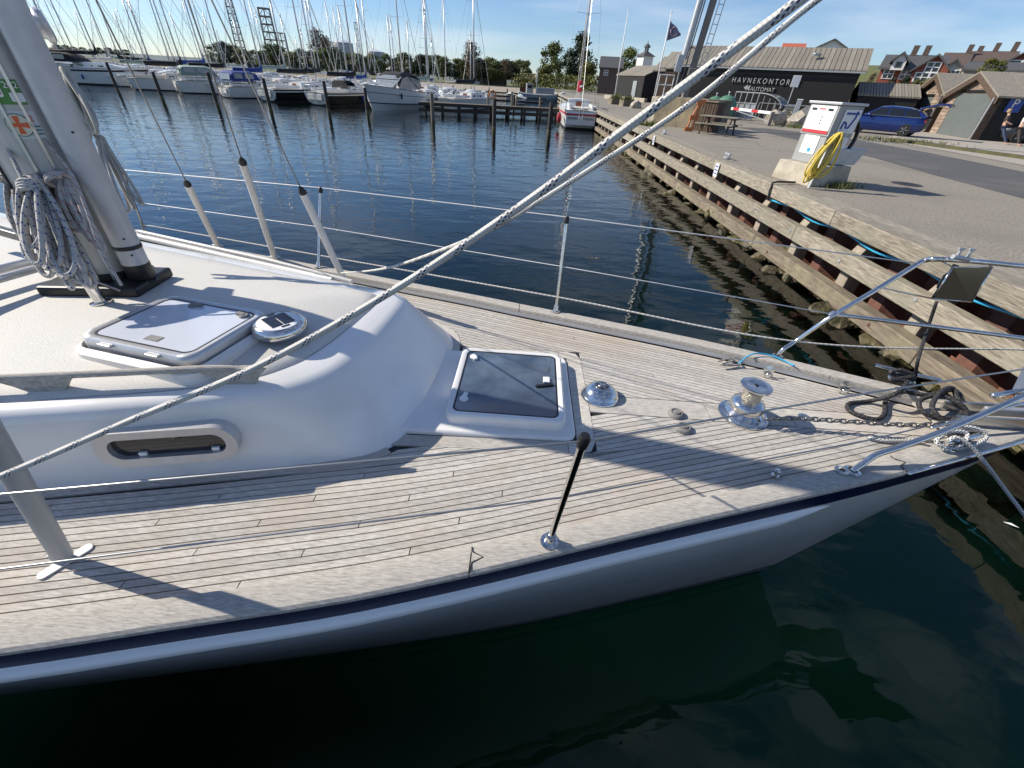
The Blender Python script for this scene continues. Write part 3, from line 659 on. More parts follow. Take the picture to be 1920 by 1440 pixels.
# teak grab rail on the roof
ZH = 1.972; y_h = lambda x: 1.36+.20*(x+1.5)
hr = spl([(x, y_h(x)+.06, ZH-(.02 if x > -1.2 else 0)) for x in (-4.2, -3.2, -2.4, -1.6, -1.3, -1.16)], 30)
hb = MB()
for a, b in zip(hr, hr[1:]): pass
hb.tube(hr, lambda t: .0155, 10)
gr = Yp('grab_rail', hb, K['caprail'], smooth=40)
for xf in (-3.55, -2.75, -1.95, -1.22):
    y_ = y_h(xf)+.06; z0 = RZ(xf, y_)-.01
    hf = ZH-z0; Yp('foot', MB().prism([(-.05, 0), (.06, 0), (.09, hf*.55), (.13, hf), (-.16, hf), (-.10, hf*.55)], -.013, .013, mat=Matrix(((1, -.2, 0), (.2, 1, 0), (0, 0, 1))).to_3x3() @ Matrix(((1, 0, 0), (0, 0, -1), (0, 1, 0))), off=(xf, y_, z0)), K['caprail'], gr)
# skylight hatch on the roof
A, B, C_, D_ = P(180, 640, 2.0), P(398, 680, 2.0), P(474, 588, 2.0), P(288, 550, 2.0)
hc = (A+B+C_+D_)/4; ex = (B-A)+(C_-D_); ex.z = 0; ex.normalize(); ey = V((-ex.y, ex.x, 0))
w1 = ((B-A).length+(C_-D_).length)/2; h1 = ((D_-A).length+(C_-B).length)/2
def hatch(name, c, ex, ey, w1, h1, zb, ztop, fmat, lmat, rr=.06, base=True):
    mt_ = Matrix((ex, ey, V((0, 0, 1)))).transposed().to_4x4(); mt_.translation = V((c.x, c.y, 0))
    if base:
        p0, p1 = rrect(w1+.09, h1+.09, rr+.04, 6), rrect(w1+.03, h1+.03, rr+.01, 6)
        Yp(name+'_coaming', tf(ring(p0, p1, zb-.05, zb+.012, zb+.03), mt_), K['gelcoat'], smooth=40)
    p0, p1 = rrect(w1, h1, rr, 6), rrect(w1-.02, h1-.02, rr, 6); p2 = rrect(w1-.085, h1-.085, rr-.025, 6)
    n = len(p0); b = MB()
    lv = [(p0, zb), (p0, ztop-.022), (rrect(w1-.008, h1-.008, rr, 6), ztop-.008), (rrect(w1-.026, h1-.026, rr-.006, 6), ztop), (rrect(w1-.06, h1-.06, rr-.02, 6), ztop), (p2, ztop-.006), (p2, zb)]
    b.grid([[V((*p, z)) for p in pl_] for pl_, z in lv], wrap=True); tf(b, mt_)
    fr_ = Yp(name, b, fmat, smooth=40)
    Yp('gasket', tf(ring(rrect(w1-.078, h1-.078, rr-.022, 6), rrect(w1-.098, h1-.098, rr-.03, 6), ztop-.02, ztop-.004), mt_), K['black'], fr_)
    g = Yp('lid', tf(MB().prism(rrect(w1-.098, h1-.098, rr-.03, 6), ztop-.02, ztop-.0055), mt_), lmat, fr_)
    return fr_, mt_
sk, skm = hatch('skylight_hatch', hc, ex, ey, w1, h1, 1.94, 2.015, K['alu'], K['lidgrey'], .07)
def knob(par, mt_, x, y, z, rz, mat):
    b = MB().lathe([(.0, .012), (.018, .012), (.024, .006), (.026, 0)], (0, 0, 0), 14); b.bar((0, 0, .008), (.045, 0, .008), .022, .014)
    mm = mt_ @ Matrix.Translation((x, y, z)) @ Matrix.Rotation(rz, 4, 'Z'); return Yp('latch', tf(b, mm), mat, par, smooth=40)
knob(sk, skm, -.09, h1/2-.075, 2.0095, .2, K['rubber']); knob(sk, skm, w1/2-.085, h1/2-.085, 2.0095, 3.0, K['rubber'])
Yp('label_plate', tf(MB().box((.02, -h1/2+.10, 2.011), (.075, .04, .003)), skm), K['rubber'], sk)
for dx in (-.13, .13): Yp('hinge', tf(MB().box((dx, -h1/2+.0, 2.003), (.07, .03, .012)), skm), K['alu'], sk, bevel=.003)
# solar ventilator
vc = P(523, 606, 2.0); vt = MB().lathe([(.105, 0), (.125, .004), (.13, .02), (.127, .04), (.116, .055), (.104, .06)], (vc.x, vc.y, 1.955), 40)
sv = Yp('solar_vent', vt, K['chrome'], smooth=True)
Yp('cap', MB().lathe([(.104, .058), (.09, .0605), (0, .063)], (vc.x, vc.y, 1.955), 40), K['white'], sv, smooth=True)
for i in range(4):
    for j in range(2): Yp('solar_cell', tf(MB().box((-.03+j*.06, -.045+i*.03, 2.0195), (.055, .0275, .003)), Matrix.Translation((vc.x, vc.y, 0)) @ Matrix.Rotation(.9, 4, 'Z')), K['solar'], sv)
for s_ in (-1, 1): Yp('slot', tf(MB().box((0, s_*.08, 2.0185), (.04, .008, .002)), Matrix.Translation((vc.x, vc.y, 0)) @ Matrix.Rotation(.9, 4, 'Z')), K['black'], sv)
# forehatch
hx = V((1, -.02, 0)).normalized(); hy = V((-hx.y, hx.x, 0))
cm = MB().prism(rrect(HX1+.66, HY1-HY0-.006, .06, 6, (HX1-.66)/2-.003, (HY0+HY1)/2), zd(0)-.02, zd(0)+.022)
Yp('hatch_base', cm, K['gelcoat'], bevel=.012, smooth=30)
fh, fhm = hatch('forehatch', V((-.02, 2.01, 0)), hx, hy, .655, .70, zd(0)+.02, zd(0)+.085, K['gelcoat'], K['smoke'], .06, base=False)
zl = zd(0)+.0795
knob(fh, fhm, -.24, .24, zl, -1.2, K['white']); knob(fh, fhm, -.24, -.2, zl, 1.4, K['white'])
Yp('stay_arm', tf(MB().bar((.16, -.04, zl+.004), (.265, -.01, zl+.004), .02, .016), fhm), K['black'], fh, bevel=.004)
Yp('stay_bracket', tf(MB().box((.225, .03, zl+.007), (.04, .055, .012)), fhm), K['white'], fh, bevel=.004)
# dome ventilator
dc = P(1125, 742, zd(.5)); dv = Yp('dome_vent', MB().lathe([(.115, 0), (.117, .006), (.108, .012), (.10, .03), (.08, .056), (.05, .074), (.045, .075)], (dc.x, dc.y, zd(.5)), 36), K['chrome'], smooth=True)
Yp('grille', MB().lathe([(.047, .074), (.03, .080), (0, .083)], (dc.x, dc.y, zd(.5)), 24), K['black'], dv, smooth=True)
for r_ in (.012, .022, .032, .042): Yp('grille_ring', MB().tube([(dc.x+r_*math.cos(a*.3142), dc.y+r_*math.sin(a*.3142), zd(.5)+.084-.2*r_) for a in range(20)], .0022, 5, closed=True), K['chrome'], dv, smooth=True)
for k in range(6): Yp('grille_spoke', MB().bar((dc.x, dc.y, zd(.5)+.084), (dc.x+.046*math.cos(k*1.047), dc.y+.046*math.sin(k*1.047), zd(.5)+.076), .004, .003), K['chrome'], dv)
# windlass foot switches
for u, v in ((1267, 778), (1281, 805)):
    c = P(u, v, zd(.95)); fs = Yp('foot_switch', MB().lathe([(.046, 0), (.046, .012), (.038, .022), (.03, .024), (.027, .019), (.02, .019), (.018, .027), (0, .029)], (c.x, c.y, zd(.95)), 24), K['rubber'], smooth=40)
# windlass
wc = P(1392, 778, zd(1.35)); wz = zd(1.35)
Yp('windlass_plate', MB().lathe([(.135, 0), (.135, .008), (.12, .012), (0, .012)], (wc.x, wc.y, wz), 36), K['chrome'], smooth=40)
wl = Yp('windlass', MB().lathe([(.10, .01), (.105, .03), (.085, .05), (.088, .062), (.095, .075), (.085, .10), (.062, .112), (.05, .118), (.046, .15), (.049, .182), (.075, .197), (.082, .203), (.082, .212), (.07, .216), (.045, .212), (0, .212)], (wc.x, wc.y, wz), 36), K['chrome'], smooth=50)
Yp('drum_knurl', MB().lathe([(.052, .122), (.049, .15), (.052, .18)], (wc.x, wc.y, wz), 28), M('knurled_bronze', (.55, .5, .4), .35, 1, bump=1, bs=120), wl, smooth=True)
Yp('key_socket', MB().lathe([(.012, .213), (.012, .2145), (0, .2145)], (wc.x, wc.y, wz), 8), K['black'], wl)
# pad eyes on the far bulwark, fairlead stud on the near deck
for u, v in ((1440, 697), (1581, 728)):
    c = P(u, v, zd(1.9)+.03); pe = Yp('pad_eye', MB().lathe([(.034, 0), (.034, .006), (0, .008)], (c.x, c.y, zd(c.x)+.045), 20, axis=(-.15, -1, .25)), K['chrome'], smooth=40)
    Yp('ring', MB().tube([(c.x+.022*math.cos(a*.393), c.y-.02-.01*math.sin(a*.393), zd(c.x)+.012+.026*math.sin(a*.393)) for a in range(16)], .005, 6, closed=True), K['chrome'], pe, smooth=True)
c = P(1452, 893, zd(1.2)); Yp('deck_stud', MB().lathe([(.02, 0), (.02, .006), (.009, .01), (.009, .024), (.016, .03), (.016, .038), (0, .042)], (c.x, c.y, zd(c.x)), 16), K['chrome'], smooth=40)
c = P(1508, 783, zd(1.7)); Yp('deck_plate', MB().lathe([(.036, 0), (.034, .004), (.025, .005), (.02, .003), (0, .003)], (c.x, c.y, zd(c.x)+.001), 24), K['chrome'], smooth=40)

# ================================================================== the boat next door, from whose deck the photo is taken (seen only mirrored in the water)
nx = thing('neighbouring_yacht', 'dark hull of the next boat, mirrored in the black water at the bottom', 'sailboat', (0, -1.6, 0))
st_ = [(-6.5, 1.2), (-3, 1.72), (0, 1.70), (2.2, 1.25), (3.6, .55), (4.2, .05)]
rows = []
for f, k in ((-.2, .6), (.1, .86), (.6, .97), (1.0, 1.0)): rows.append([V((x, w_*k, 1.2*f)) for x, w_ in st_]+[V((x, -w_*k, 1.2*f)) for x, w_ in st_[::-1]])
MB().grid(rows, wrap=True).build('hull', K['navy'], nx, smooth=40)
MB().grid([[V((x, w_*.99, 1.2)) for x, w_ in st_], [V((x, 0, 1.25)) for x, w_ in st_], [V((x, -w_*.99, 1.2)) for x, w_ in st_]], flip=True).build('deck', M('dark_deck_low_bounce', (.03, .032, .036), .8), nx)  # deck and toe rail darkened to cut bounce light on the near hull
MB().tube(rows[-1], .04, 6, closed=True).build('toe_rail', K['black'], nx)
# ------------------------------------------------------------------ mast and what is fixed to it
MX, MY = -2.49, 2.28
mz = RZ(MX, MY)
def ell(cx, cy_, a, b, n=28, rot=0.0): return [(cx+a*math.cos(2*math.pi*i/n)*math.cos(rot)-b*math.sin(2*math.pi*i/n)*math.sin(rot), cy_+a*math.cos(2*math.pi*i/n)*math.sin(rot)+b*math.sin(2*math.pi*i/n)*math.cos(rot)) for i in range(n)]
sec = ell(MX, MY, .19, .112, 36)
mast = Yp('mast', MB().grid([[V((x, y, z)) for x, y in sec] for z in (mz+.05, 3.0, 4.5, 13.5)], wrap=True), K['mastgrey'], smooth=True)
for a in (-.62, -1.05, -2.0):                    # raised edges of the sail groove
    p = V((MX+.193*math.cos(a), MY+.115*math.sin(a), 0)); Yp('track_edge', MB().box((p.x, p.y, 3.2), (.012, .012, 2.4), rz=a), K['black'] if a < -1.9 else K['steel'], mast)
Yp('cover_plate', MB().box((MX+.115, MY-.101, 2.42), (.12, .012, .16), rz=.33), K['black'], mast)
Yp('mast_step', MB().box((MX+.08, MY-.03, mz+.025), (.52, .34, .06), rz=.1), K['black'], bevel=.015)
Yp('mast_collar', MB().grid([[V((MX+(x-MX)*k, MY+(y-MY)*k, z)) for x, y in sec] for z, k in ((mz+.05, 1.06), (mz+.085, 1.06), (mz+.09, 1.0))], wrap=True), K['black'], mast, smooth=40)
# furling extrusion in front of the mast
px_, py_ = -2.205, 2.262
fx = Yp('front_spar', MB().tube([(px_, py_, z) for z in (2.10, 2.8, 3.6)], .064, 28), K['polegrey'], smooth=40)
Yp('spar_end', MB().lathe([(.053, 2.0), (.066, 2.02), (.066, 2.10)], (px_, py_, 0), 28), K['black'], fx, smooth=40)
Yp('band', MB().lathe([(.0652, 2.185), (.0672, 2.188), (.0672, 2.204), (.0652, 2.207)], (px_, py_, 0), 28), K['black'], fx, smooth=40)
sm = V((px_, py_, 0)); tow = (V((0, 0, 0))-sm).normalized()
for zz, aa in ((2.16, .0), (2.25, .0), (2.75, .1)):
    a = math.atan2(tow.y, tow.x)+aa; Yp('rivet', MB().lathe([(.006, 0), (.005, .002), (0, .002)], (px_+.0642*math.cos(a), py_+.0642*math.sin(a), zz), 10, axis=(math.cos(a), math.sin(a), 0)), K['black'], fx)
Yp('swivel_ring', MB().tube([(px_+.05*math.cos(a*.524)+.02, py_+.05*math.sin(a*.524), 1.998) for a in range(12)], .007, 6, closed=True), K['black'], fx, smooth=True)
c = P(190, 567, mz); Yp('deck_post', MB().lathe([(.05, 0), (.05, .006), (.028, .01), (.028, .2), (.0, .2)], (c.x, c.y, mz), 20, axis=(-.1, 0, 1)), K['chrome'], smooth=40)
# stickers on the mast
tang = V((.72, .70, 0)).normalized()
DA, DZ = .44, .05                             # where round the mast the stickers sit
def mast_pt(a, z): return V((MX+.1915*math.cos(a+DA), MY+.1135*math.sin(a+DA), z+DZ))
A0, A1 = -1.62, -.86
def sticker(name, a0, a1, z0, z1, mat):
    n = 8; rows = [[mast_pt(lerp(a0, a1, i/n), z)*1 for i in range(n+1)] for z in (z0, z1)]
    b = MB().grid(rows); return Yp(name, b, mat, mast, smooth=True)
nrm = V((math.cos((A0+A1)/2+DA)/.2, math.sin((A0+A1)/2+DA)/.116, 0)).normalized()
st1 = sticker('green_sticker', A0, A1, 2.80, 2.895, M('green_label', (.09, .25, .06), .5)); st2 = sticker('white_sticker', A0+.05, A1+.02, 2.665, 2.775, M('white_label', (.62, .64, .66), .5))
st1['label'] = 'green harbour sticker with a red H emblem'; st2['label'] = 'white sticker with an orange cross in a circle'
def on_mast(a, z): n_ = V((math.cos(a+DA)/.2, math.sin(a+DA)/.116, 0)).normalized(); t_ = V((-n_.y, n_.x, 0)); return frame(mast_pt(a, z)+n_*.0022, t_, (0, 0, 1))
def mpoly(name, poly, a, z, mat, par, up=0.0): b = MB(); mm = on_mast(a, z); b.v = [tuple(mm @ V((x, y, up))) for x, y in poly]; b.f = [tuple(range(len(poly)))]; return Yp(name, b, mat, par)
def mtext(name, s_, size, a, z, mat, par): return text(name, s_, size, mat, par, on_mast(a, z) @ Matrix.Translation((0, 0, .0012)), .0004)
inkr = M('sticker_red', (.45, .05, .08), .5); inko = M('sticker_orange', (.65, .13, .04), .5); inkw = K['pwhite']; inkg = M('sticker_teal', (.10, .22, .20), .5)
mpoly('emblem_field', rrect(.042, .05, .008, 4), -1.42, 2.853, inkw, st1); mtext('emblem', 'H', .052, -1.42, 2.853, inkr, st1)
mtext('lettering', '202', .034, -1.06, 2.873, inkw, st1); mpoly('panel', rrect(.045, .035, .005, 3), -1.03, 2.828, inkw, st1)
mpoly('emblem_field', ell(0, 0, .047, .047, 24), -1.32, 2.72, inkg, st2)
b_ = mpoly('emblem_field', ell(0, 0, .043, .043, 24), -1.32, 2.72, M('sticker_cream', (.62, .6, .48), .5), st2, .0012)
cr5 = [(-.012, -.036), (.012, -.036), (.007, -.007), (.036, -.012), (.036, .012), (.007, .007), (.012, .036), (-.012, .036), (-.007, .007), (-.036, .012), (-.036, -.012), (-.007, -.007)]
b_ = mpoly('emblem', cr5, -1.32, 2.72, inko, st2, .0024)
mtext('lettering', '2', .034, -.98, 2.745, inko, st2)
for zz in (2.715, 2.70, 2.685): mpoly('lettering', rrect(.03, .007, .002, 2), -.96, zz, inkg, st2)
# winch on the far front of the mast
wv = PD(80, 48, 2.40); ax_ = V((.62, .72, .12)).normalized()
wn = Yp('mast_winch', MB().lathe([(.075, 0), (.08, .02), (.066, .03), (.055, .06), (.062, .085), (.082, .095), (.085, .115), (.07, .125), (0, .125)], wv-ax_*.10, 32, axis=ax_), K['alu'], smooth=50)
wn2 = Yp('mast_winch', MB().lathe([(.05, 0), (.055, .05), (.06, .06), (.06, .075), (0, .08)], PD(30, 262, 2.28), 28, axis=(.1, -1, .1)), K['steel'], smooth=50)
# ------------------------------------------------------------------ standing rigging
def prj(p):
    d = V(p)-CAM; z = d.dot(_F); return 960+FPX*d.dot(_Rt)/z, 720-FPX*d.dot(_Up)/z
sh = [((408, 460), (180, 0), 345, 'tubewhite', .026), ((515, 482), (352, 0), 305, 'tubewhite', .026), ((650, 535), (400, 7), 362, 'tubewhite', .026)]
for bpx, tpx, ytop, mk, r_ in sh:
    B = P(*bpx, 1.56); d = ray(*tpx); kb_ = min((abs((CAM+d*k*.02).xy.__sub__(V((MX, MY))).length), k) for k in range(60, 300))[1]*.02; T = CAM+d*kb_
    k = 0.0
    while prj(lerp(B, T, k))[1] > ytop and k < 1: k += .004
    tp = lerp(B, T, k); sw = Yp('shroud', MB().tube([B, lerp(B, T, 4.2)], .0042, 6), K['wire'], smooth=True)
    Yp('shroud_cover', MB().tube([B, tp], r_, 16), K[mk], sw, smooth=40); dd = (T-B).normalized()
    Yp('cover_cap', MB().lathe([(r_*1.04, -.012), (r_*1.04, .004), (r_*.6, .03), (.006, .042)], tp, 16, axis=dd), K['black'], sw, smooth=40)
    Yp('chainplate', MB().box((B.x, B.y, B.z-.03), (.10, .05, .08), rz=-.3), K['alu'], sw, bevel=.006)
B = P(122, 1050, zd(-1.6)+.01); T = P(0, 845, 2.13)
sw = Yp('shroud', MB().tube([B, lerp(B, T, 6)], .0045, 6), K['wire']); Yp('shroud_cover', MB().tube([B+(T-B).normalized()*.035, lerp(B, T, 1.35)], .030, 20), K['tubegrey'], sw, smooth=40)
ct = MB().prism(rrect(.165, .042, .018, 4), 0, .007, mat=Matrix.Rotation(1.05, 3, 'Z'), off=(B.x, B.y, zd(B.x)+.001)); cpl = Yp('chainplate', ct, K['tubewhite'], sw, bevel=.002)
Yp('chainplate_strap', MB().box((B.x-.012, B.y+.005, zd(B.x)+.03), (.05, .03, .05), rz=.3), K['galv'], sw, bevel=.004)
# ------------------------------------------------------------------ stanchions and lifelines
def stanchion(base, top, r_=.0125, dark=False):
    s_ = Yp('stanchion', MB().tube([base, top], r_, 14), K['chrome'], smooth=40); d = (top-base).normalized()
    Yp('base', MB().lathe([(.036, -.002), (.036, .006), (.022, .010), (.020, .05), (.0135, .052)], base, 20, axis=d), K['chrome'], s_, smooth=40)
    Yp('cap', MB().lathe([(r_*1.35, -.045), (r_*1.5, -.03), (r_*1.5, -.008), (r_*1.1, .004), (0, .006)], top, 16, axis=d), K['black'], s_, smooth=40)
    return s_
nb, ntp = P(1030, 1016, zc(.19)), P(1097, 818, 2.235)
s1 = stanchion(nb, ntp)
S = [(P(1042, 584, zc(.3)-.0), 2.28, (1063, 407)), (V((-1.86, FO(-1.86)-.05, zc(-1.86))), 2.2, (601, 352)), (V((-4.05, FO(-4.05)-.06, zc(-4))), 2.15, (228, 318))]
ft = []
for b_, zt, tpx in S:
    d = ray(*tpx); k = (zt-CAM_H)/d.z; t_ = CAM+d*k
    t_ = V((b_.x+max(-.06, min(.06, t_.x-b_.x)), b_.y+max(-.06, min(.06, t_.y-b_.y)), zt)) if (t_-b_).xy.length > .3 else t_
    stanchion(b_, t_); ft.append((b_, t_))
pb = P(1735, 488, 2.30); pm = P(1562, 589, 1.965)
tops = [P(170, 308, 2.14)]+[ft[2][1], ft[1][1], ft[0][1], pb+V((-.05, 0, -.02))]
def wirep(name, pts, mat, r_=.0035, n=60, **k): return Yp(name, MB().tube(pts, r_, 8, uv=True), mat, smooth=True, **k)
for a, b in zip(tops, tops[1:]): pass
wirep('lifeline', tops[1:4]+[tops[4]], K['wirewhite'], .0036)
mids = [lerp(*ft[2], .52), lerp(*ft[1], .52), lerp(*ft[0], .5), pm]; wirep('lifeline', mids, K['wirewhite'], .0032)
lows = [lerp(*ft[2], .16), lerp(*ft[1], .16), lerp(*ft[0], .17)+V((0, -.01, 0)), P(1490, 640, 1.72), P(1920, 656, 1.74), P(2100, 664, 1.74)]
tag(MB().tube(spl(lows, 60), .0058, 10, uv=True).build('mooring_line', K['rope_white'], smooth=True), 'white laid rope running along the far guard rail below the wires', 'rope')
wirep('lifeline', [P(-260, 955, 2.13), P(0, 927, 2.16), ntp+V((0, 0, -.02)), P(1640, 735, 2.16), P(1920, 692, 2.16), P(2100, 665, 2.16)], K['wire'], .0036)
nm = lerp(nb, ntp, .5); wirep('lifeline', [P(-200, 1100, 1.90), P(0, 1067, 1.90), P(640, 985, 1.91), nm, P(1625, 826, 1.93), P(1735, 800, 1.95)], K['wire'], .0032)
# ------------------------------------------------------------------ pulpit
PR = .0145
def ptube(name, pts, par=None, r_=PR, n=24): return Yp(name, MB().tube(spl(pts, n) if len(pts) > 2 else pts, r_, 14), K['chrome'], par, smooth=True)
fb = P(1457, 668, zc(1.8))
pul = ptube('pulpit', [fb, fb+V((.02, .0, .06)), P(1492, 640, 1.74), P(1560, 593, 1.95), P(1640, 545, 2.12), P(1712, 500, 2.26), pb, P(1762, 486, 2.325), P(1840, 491, 2.32), P(1920, 499, 2.32), P(2050, 508, 2.32)], n=60)
Yp('foot', MB().lathe([(.034, 0), (.034, .006), (.02, .012)], fb, 18), K['chrome'], pul, smooth=40)
ptube('mid_rail', [pm, P(1740, 611, 1.965), P(1920, 634, 1.965), P(2050, 650, 1.96)], pul, .0125)
nbp = P(1597, 884, zc(1.65))
ptube('near_leg', [nbp, P(1620, 868, 1.66), P(1645, 852, 1.70), P(1700, 834, 1.74), P(1790, 800, 1.83), P(1920, 742, 2.0), P(2100, 662, 2.2)], pul, n=40)
Yp('foot', MB().lathe([(.036, 0), (.036, .006), (.02, .012)], nbp, 18), K['chrome'], pul, smooth=40)
nb2 = nbp+V((-.05, .0, 0)); Yp('foot', MB().lathe([(.03, 0), (.03, .006), (.015, .01)], nb2, 18), K['chrome'], pul, smooth=40)
ptube('brace', [P(1860, 742, 1.98), P(1990, 720, 2.02)], pul, .012); ptube('brace', [P(1745, 803, 1.70), P(1920, 755, 1.80), P(2060, 718, 1.88)], pul, .008)
Yp('clamp', MB().lathe([(.022, -.02), (.024, 0), (.022, .02)], P(1560, 591, 1.955), 14, axis=(.6, .1, .5)), K['steel'], pul, smooth=40)
# light guard plate hung under the pulpit, lamp behind it
q4 = [PD(1787, 501, 2.50), PD(1861, 501, 2.50), PD(1822, 566, 2.60), PD(1748, 560, 2.60)]
gp = Yp('lamp_guard', MB().add(q4+[p+V((0, .01, -.004)) for p in q4], [(0, 1, 2, 3), (7, 6, 5, 4), (0, 4, 5, 1), (1, 5, 6, 2), (2, 6, 7, 3), (3, 7, 4, 0)]), M('dark_mirror', (.10, .10, .09), .13, 1.0), pul)
for a, b in zip(q4, q4[1:]+q4[:1]): Yp('guard_rod', MB().tube([a, b], .0045, 8), K['chrome'], gp, smooth=True)
for a, b in ((q4[0], P(1757, 484, 2.32)), (q4[1], P(1845, 490, 2.32)), (q4[3], P(1655, 540, 2.15))): Yp('guard_rod', MB().tube([a, b], .0045, 8), K['chrome'], gp, smooth=True)
Yp('lamp', MB().lathe([(0, 0), (.045, .01), (.05, .09), (.04, .11), (0, .115)], PD(1770, 545, 2.68), 18), K['blackgloss'], pul, smooth=40)
Yp('lamp_bracket', MB().bar(PD(1792, 497, 2.55), PD(1785, 520, 2.62), .03, .01), K['black'], pul)
ck = P(1803, 482, 2.36); cl_ = Yp('clip', MB().tube([ck+V((-.05, .0, .0)), ck+V((.05, 0, -.012))], .013, 10), K['galv'], pul, smooth=40)
for s_ in (-.03, .03): Yp('clip_post', MB().tube([ck+V((s_, 0, 0)), ck+V((s_, .0, .045))], .009, 8), K['galv'], cl_); Yp('clip_post', MB().tube([ck+V((s_-.016, 0, .046)), ck+V((s_+.016, 0, .046))], .006, 8), K['galv'], cl_)
# ------------------------------------------------------------------ bow fittings
def cleat(name, c, rz, L_=.26):
    b = MB().tube([c+Matrix.Rotation(rz, 3, 'Z') @ V(q) for q in ((-L_/2, 0, .055), (-L_/4, 0, .052), (L_/4, 0, .052), (L_/2, 0, .055))], .014, 12); o = Yp(name, b, K['chrome'], smooth=40)
    for s_ in (-.045, .045): Yp('post', MB().lathe([(.03, 0), (.028, .006), (.015, .012), (.014, .05)], c+Matrix.Rotation(rz, 3, 'Z') @ V((s_, 0, 0)), 14), K['chrome'], o, smooth=40)
    return o
cf = P(1690, 712, zc(2.4)-.005); cleat('cleat', cf, -.40, .34)
cn = P(1792, 838, zc(2.25)-.002); cleat('cleat', cn, .32, .26)
z_b = zc(2.7)
br = Yp('bow_roller', MB().bar((2.42, 1.80, z_b+.01), (3.75, 1.74, z_b+.07), .012, .085), K['steel'])
Yp('cheek', MB().bar((2.46, 1.93, z_b+.01), (3.75, 1.87, z_b+.07), .012, .085), K['steel'], br); Yp('bed', MB().bar((2.50, 1.866, z_b-.03), (3.75, 1.806, z_b+.03), .125, .012), K['galv'], br)
Yp('stem_plate', MB().bar((2.35, 1.875, z_b-.014), (3.05, 1.85, z_b+.0), .23, .012), K['teak'], br)
Yp('side_strip', MB().tube([V((x, NO(x)-.016, zc(x)-.016)) for x in [1.92+.1*i for i in range(11)]], .010, 8), K['chrome'], br, smooth=True)
anc = thing('anchor', 'grey galvanised anchor stowed on the bow roller at the right edge', 'anchor', (3.2, 1.84, z_b))
MB().bar((2.62, 1.866, z_b+.05), (3.9, 1.80, z_b+.12), .03, .05).build('shank', K['galv'], anc, world=True, bevel=.006)
MB().add([(2.86, 2.0, z_b+.10), (3.5, 1.86, z_b-.22), (3.9, 2.30, z_b+.16), (3.2, 2.32, z_b+.22)], [(0, 1, 2, 3), (3, 2, 1, 0)]).build('fluke', K['galv'], anc, world=True)
MB().add([(3.1, 1.70, z_b-.10), (3.5, 1.84, z_b-.24), (3.9, 1.40, z_b-.1), (3.25, 1.42, z_b-.05)], [(0, 1, 2, 3), (3, 2, 1, 0)]).build('fluke', K['galv'], anc, world=True)
# anchor chain
cpts = spl([P(1442, 786, zd(1.5)+.06), P(1500, 785, zd(1.6)+.07), P(1600, 791, zd(1.8)+.075), P(1700, 797, zd(2.1)+.085), P(1760, 795, zc(2.3)+.03), P(1800, 785, zc(2.5)+.06)], 200)
ch = thing('anchor_chain', 'galvanised anchor chain running from the windlass to the bow', 'chain', cpts[0])
lk = MB().tube([(.024*math.cos(a*.3927)*(1.0), .0125*math.sin(a*.3927), 0) for a in range(16)], .0048, 8, closed=True)
lk0 = None; acc = 0; last = cpts[0]; i_ = 0; nxt = 0
for a, b in zip(cpts, cpts[1:]):
    acc += (b-a).length
    if acc >= nxt:
        o = lk.build('link', K['chain'], ch, smooth=True) if lk0 is None else lk0.copy()
        if lk0 is not None: col.objects.link(o); o.parent = ch
        lk0 = lk0 or o
        t = (b-a).normalized(); q = V((1, 0, 0)).rotation_difference(t) @ V((1, 0, 0)).rotation_difference(V((1, 0, 0)))
        mm = (V((1, 0, 0)).rotation_difference(t)).to_matrix() @ Matrix.Rotation((.35 if i_ % 2 else 1.9), 3, 'X'); o.rotation_euler = mm.to_euler(); o.location = b-cpts[0]; i_ += 1; nxt += .036
# ------------------------------------------------------------------ ropes
def rope(name, pts, r_, mat, label, n=80, cat='rope'):
    return tag(MB().tube(spl(pts, n), r_, 12, uv=True).build(name, mat, smooth=True), label, cat)
rope('jib_sheet', [PD(-160, 948, .93), PD(0, 893, .90), PD(240, 790, .86), PD(480, 688, .80), PD(720, 555, .74), PD(960, 398, .66), PD(1200, 222, .585), PD(1500, 0, .50), PD(1700, -150, .45)], .0066, K['rope_navy'], 'thick white rope with navy flecks stretched across the whole picture', 160)
rope('jib_sheet', [PD(1760, -150, .62), PD(1532, 0, .72), PD(1300, 190, .83), PD(1100, 322, .93), PD(960, 408, 1.02), PD(890, 444, 1.15), PD(820, 472, 1.4), PD(740, 499, 1.9), PD(690, 508, 2.6), PD(640, 512, 3.3)], .0058, K['rope_navy'], 'thinner second flecked rope below the thick one, ending at the far rail', 160)
def hank(name, top, bots, r_, mat, label, turns=3, wd=.05, tie=True, seed=1):
    rg = random.Random(seed); pts = []; right = _Rt; dep = _F
    for i, bt in enumerate(bots):
        w_ = wd*rg.uniform(.5, 1.2); j = dep*rg.uniform(-.05, .03); tj = right*rg.uniform(-.025, .025)
        for k in range(14):
            a = 2*math.pi*k/14; s_ = (1-math.cos(a))/2
            pts.append(lerp(top+tj, bt, s_)+right*(math.sin(a)*w_*(.35+.65*s_))+j*math.sin(a/2)+dep*.01*math.sin(a*2+i))
    if tie:
        d = (bots[0]-top).normalized(); s_ = d.cross(dep).normalized()
        for k in range(turns*10): a = 2*math.pi*k/10; pts.append(top+d*(.035+.014*k/10)+s_*math.cos(a)*.045+dep*(math.sin(a)*.045-.01))
    return tag(MB().tube(spl(pts, len(pts)*3), r_, 10, uv=True).build(name, mat, smooth=True), label, 'rope coil')
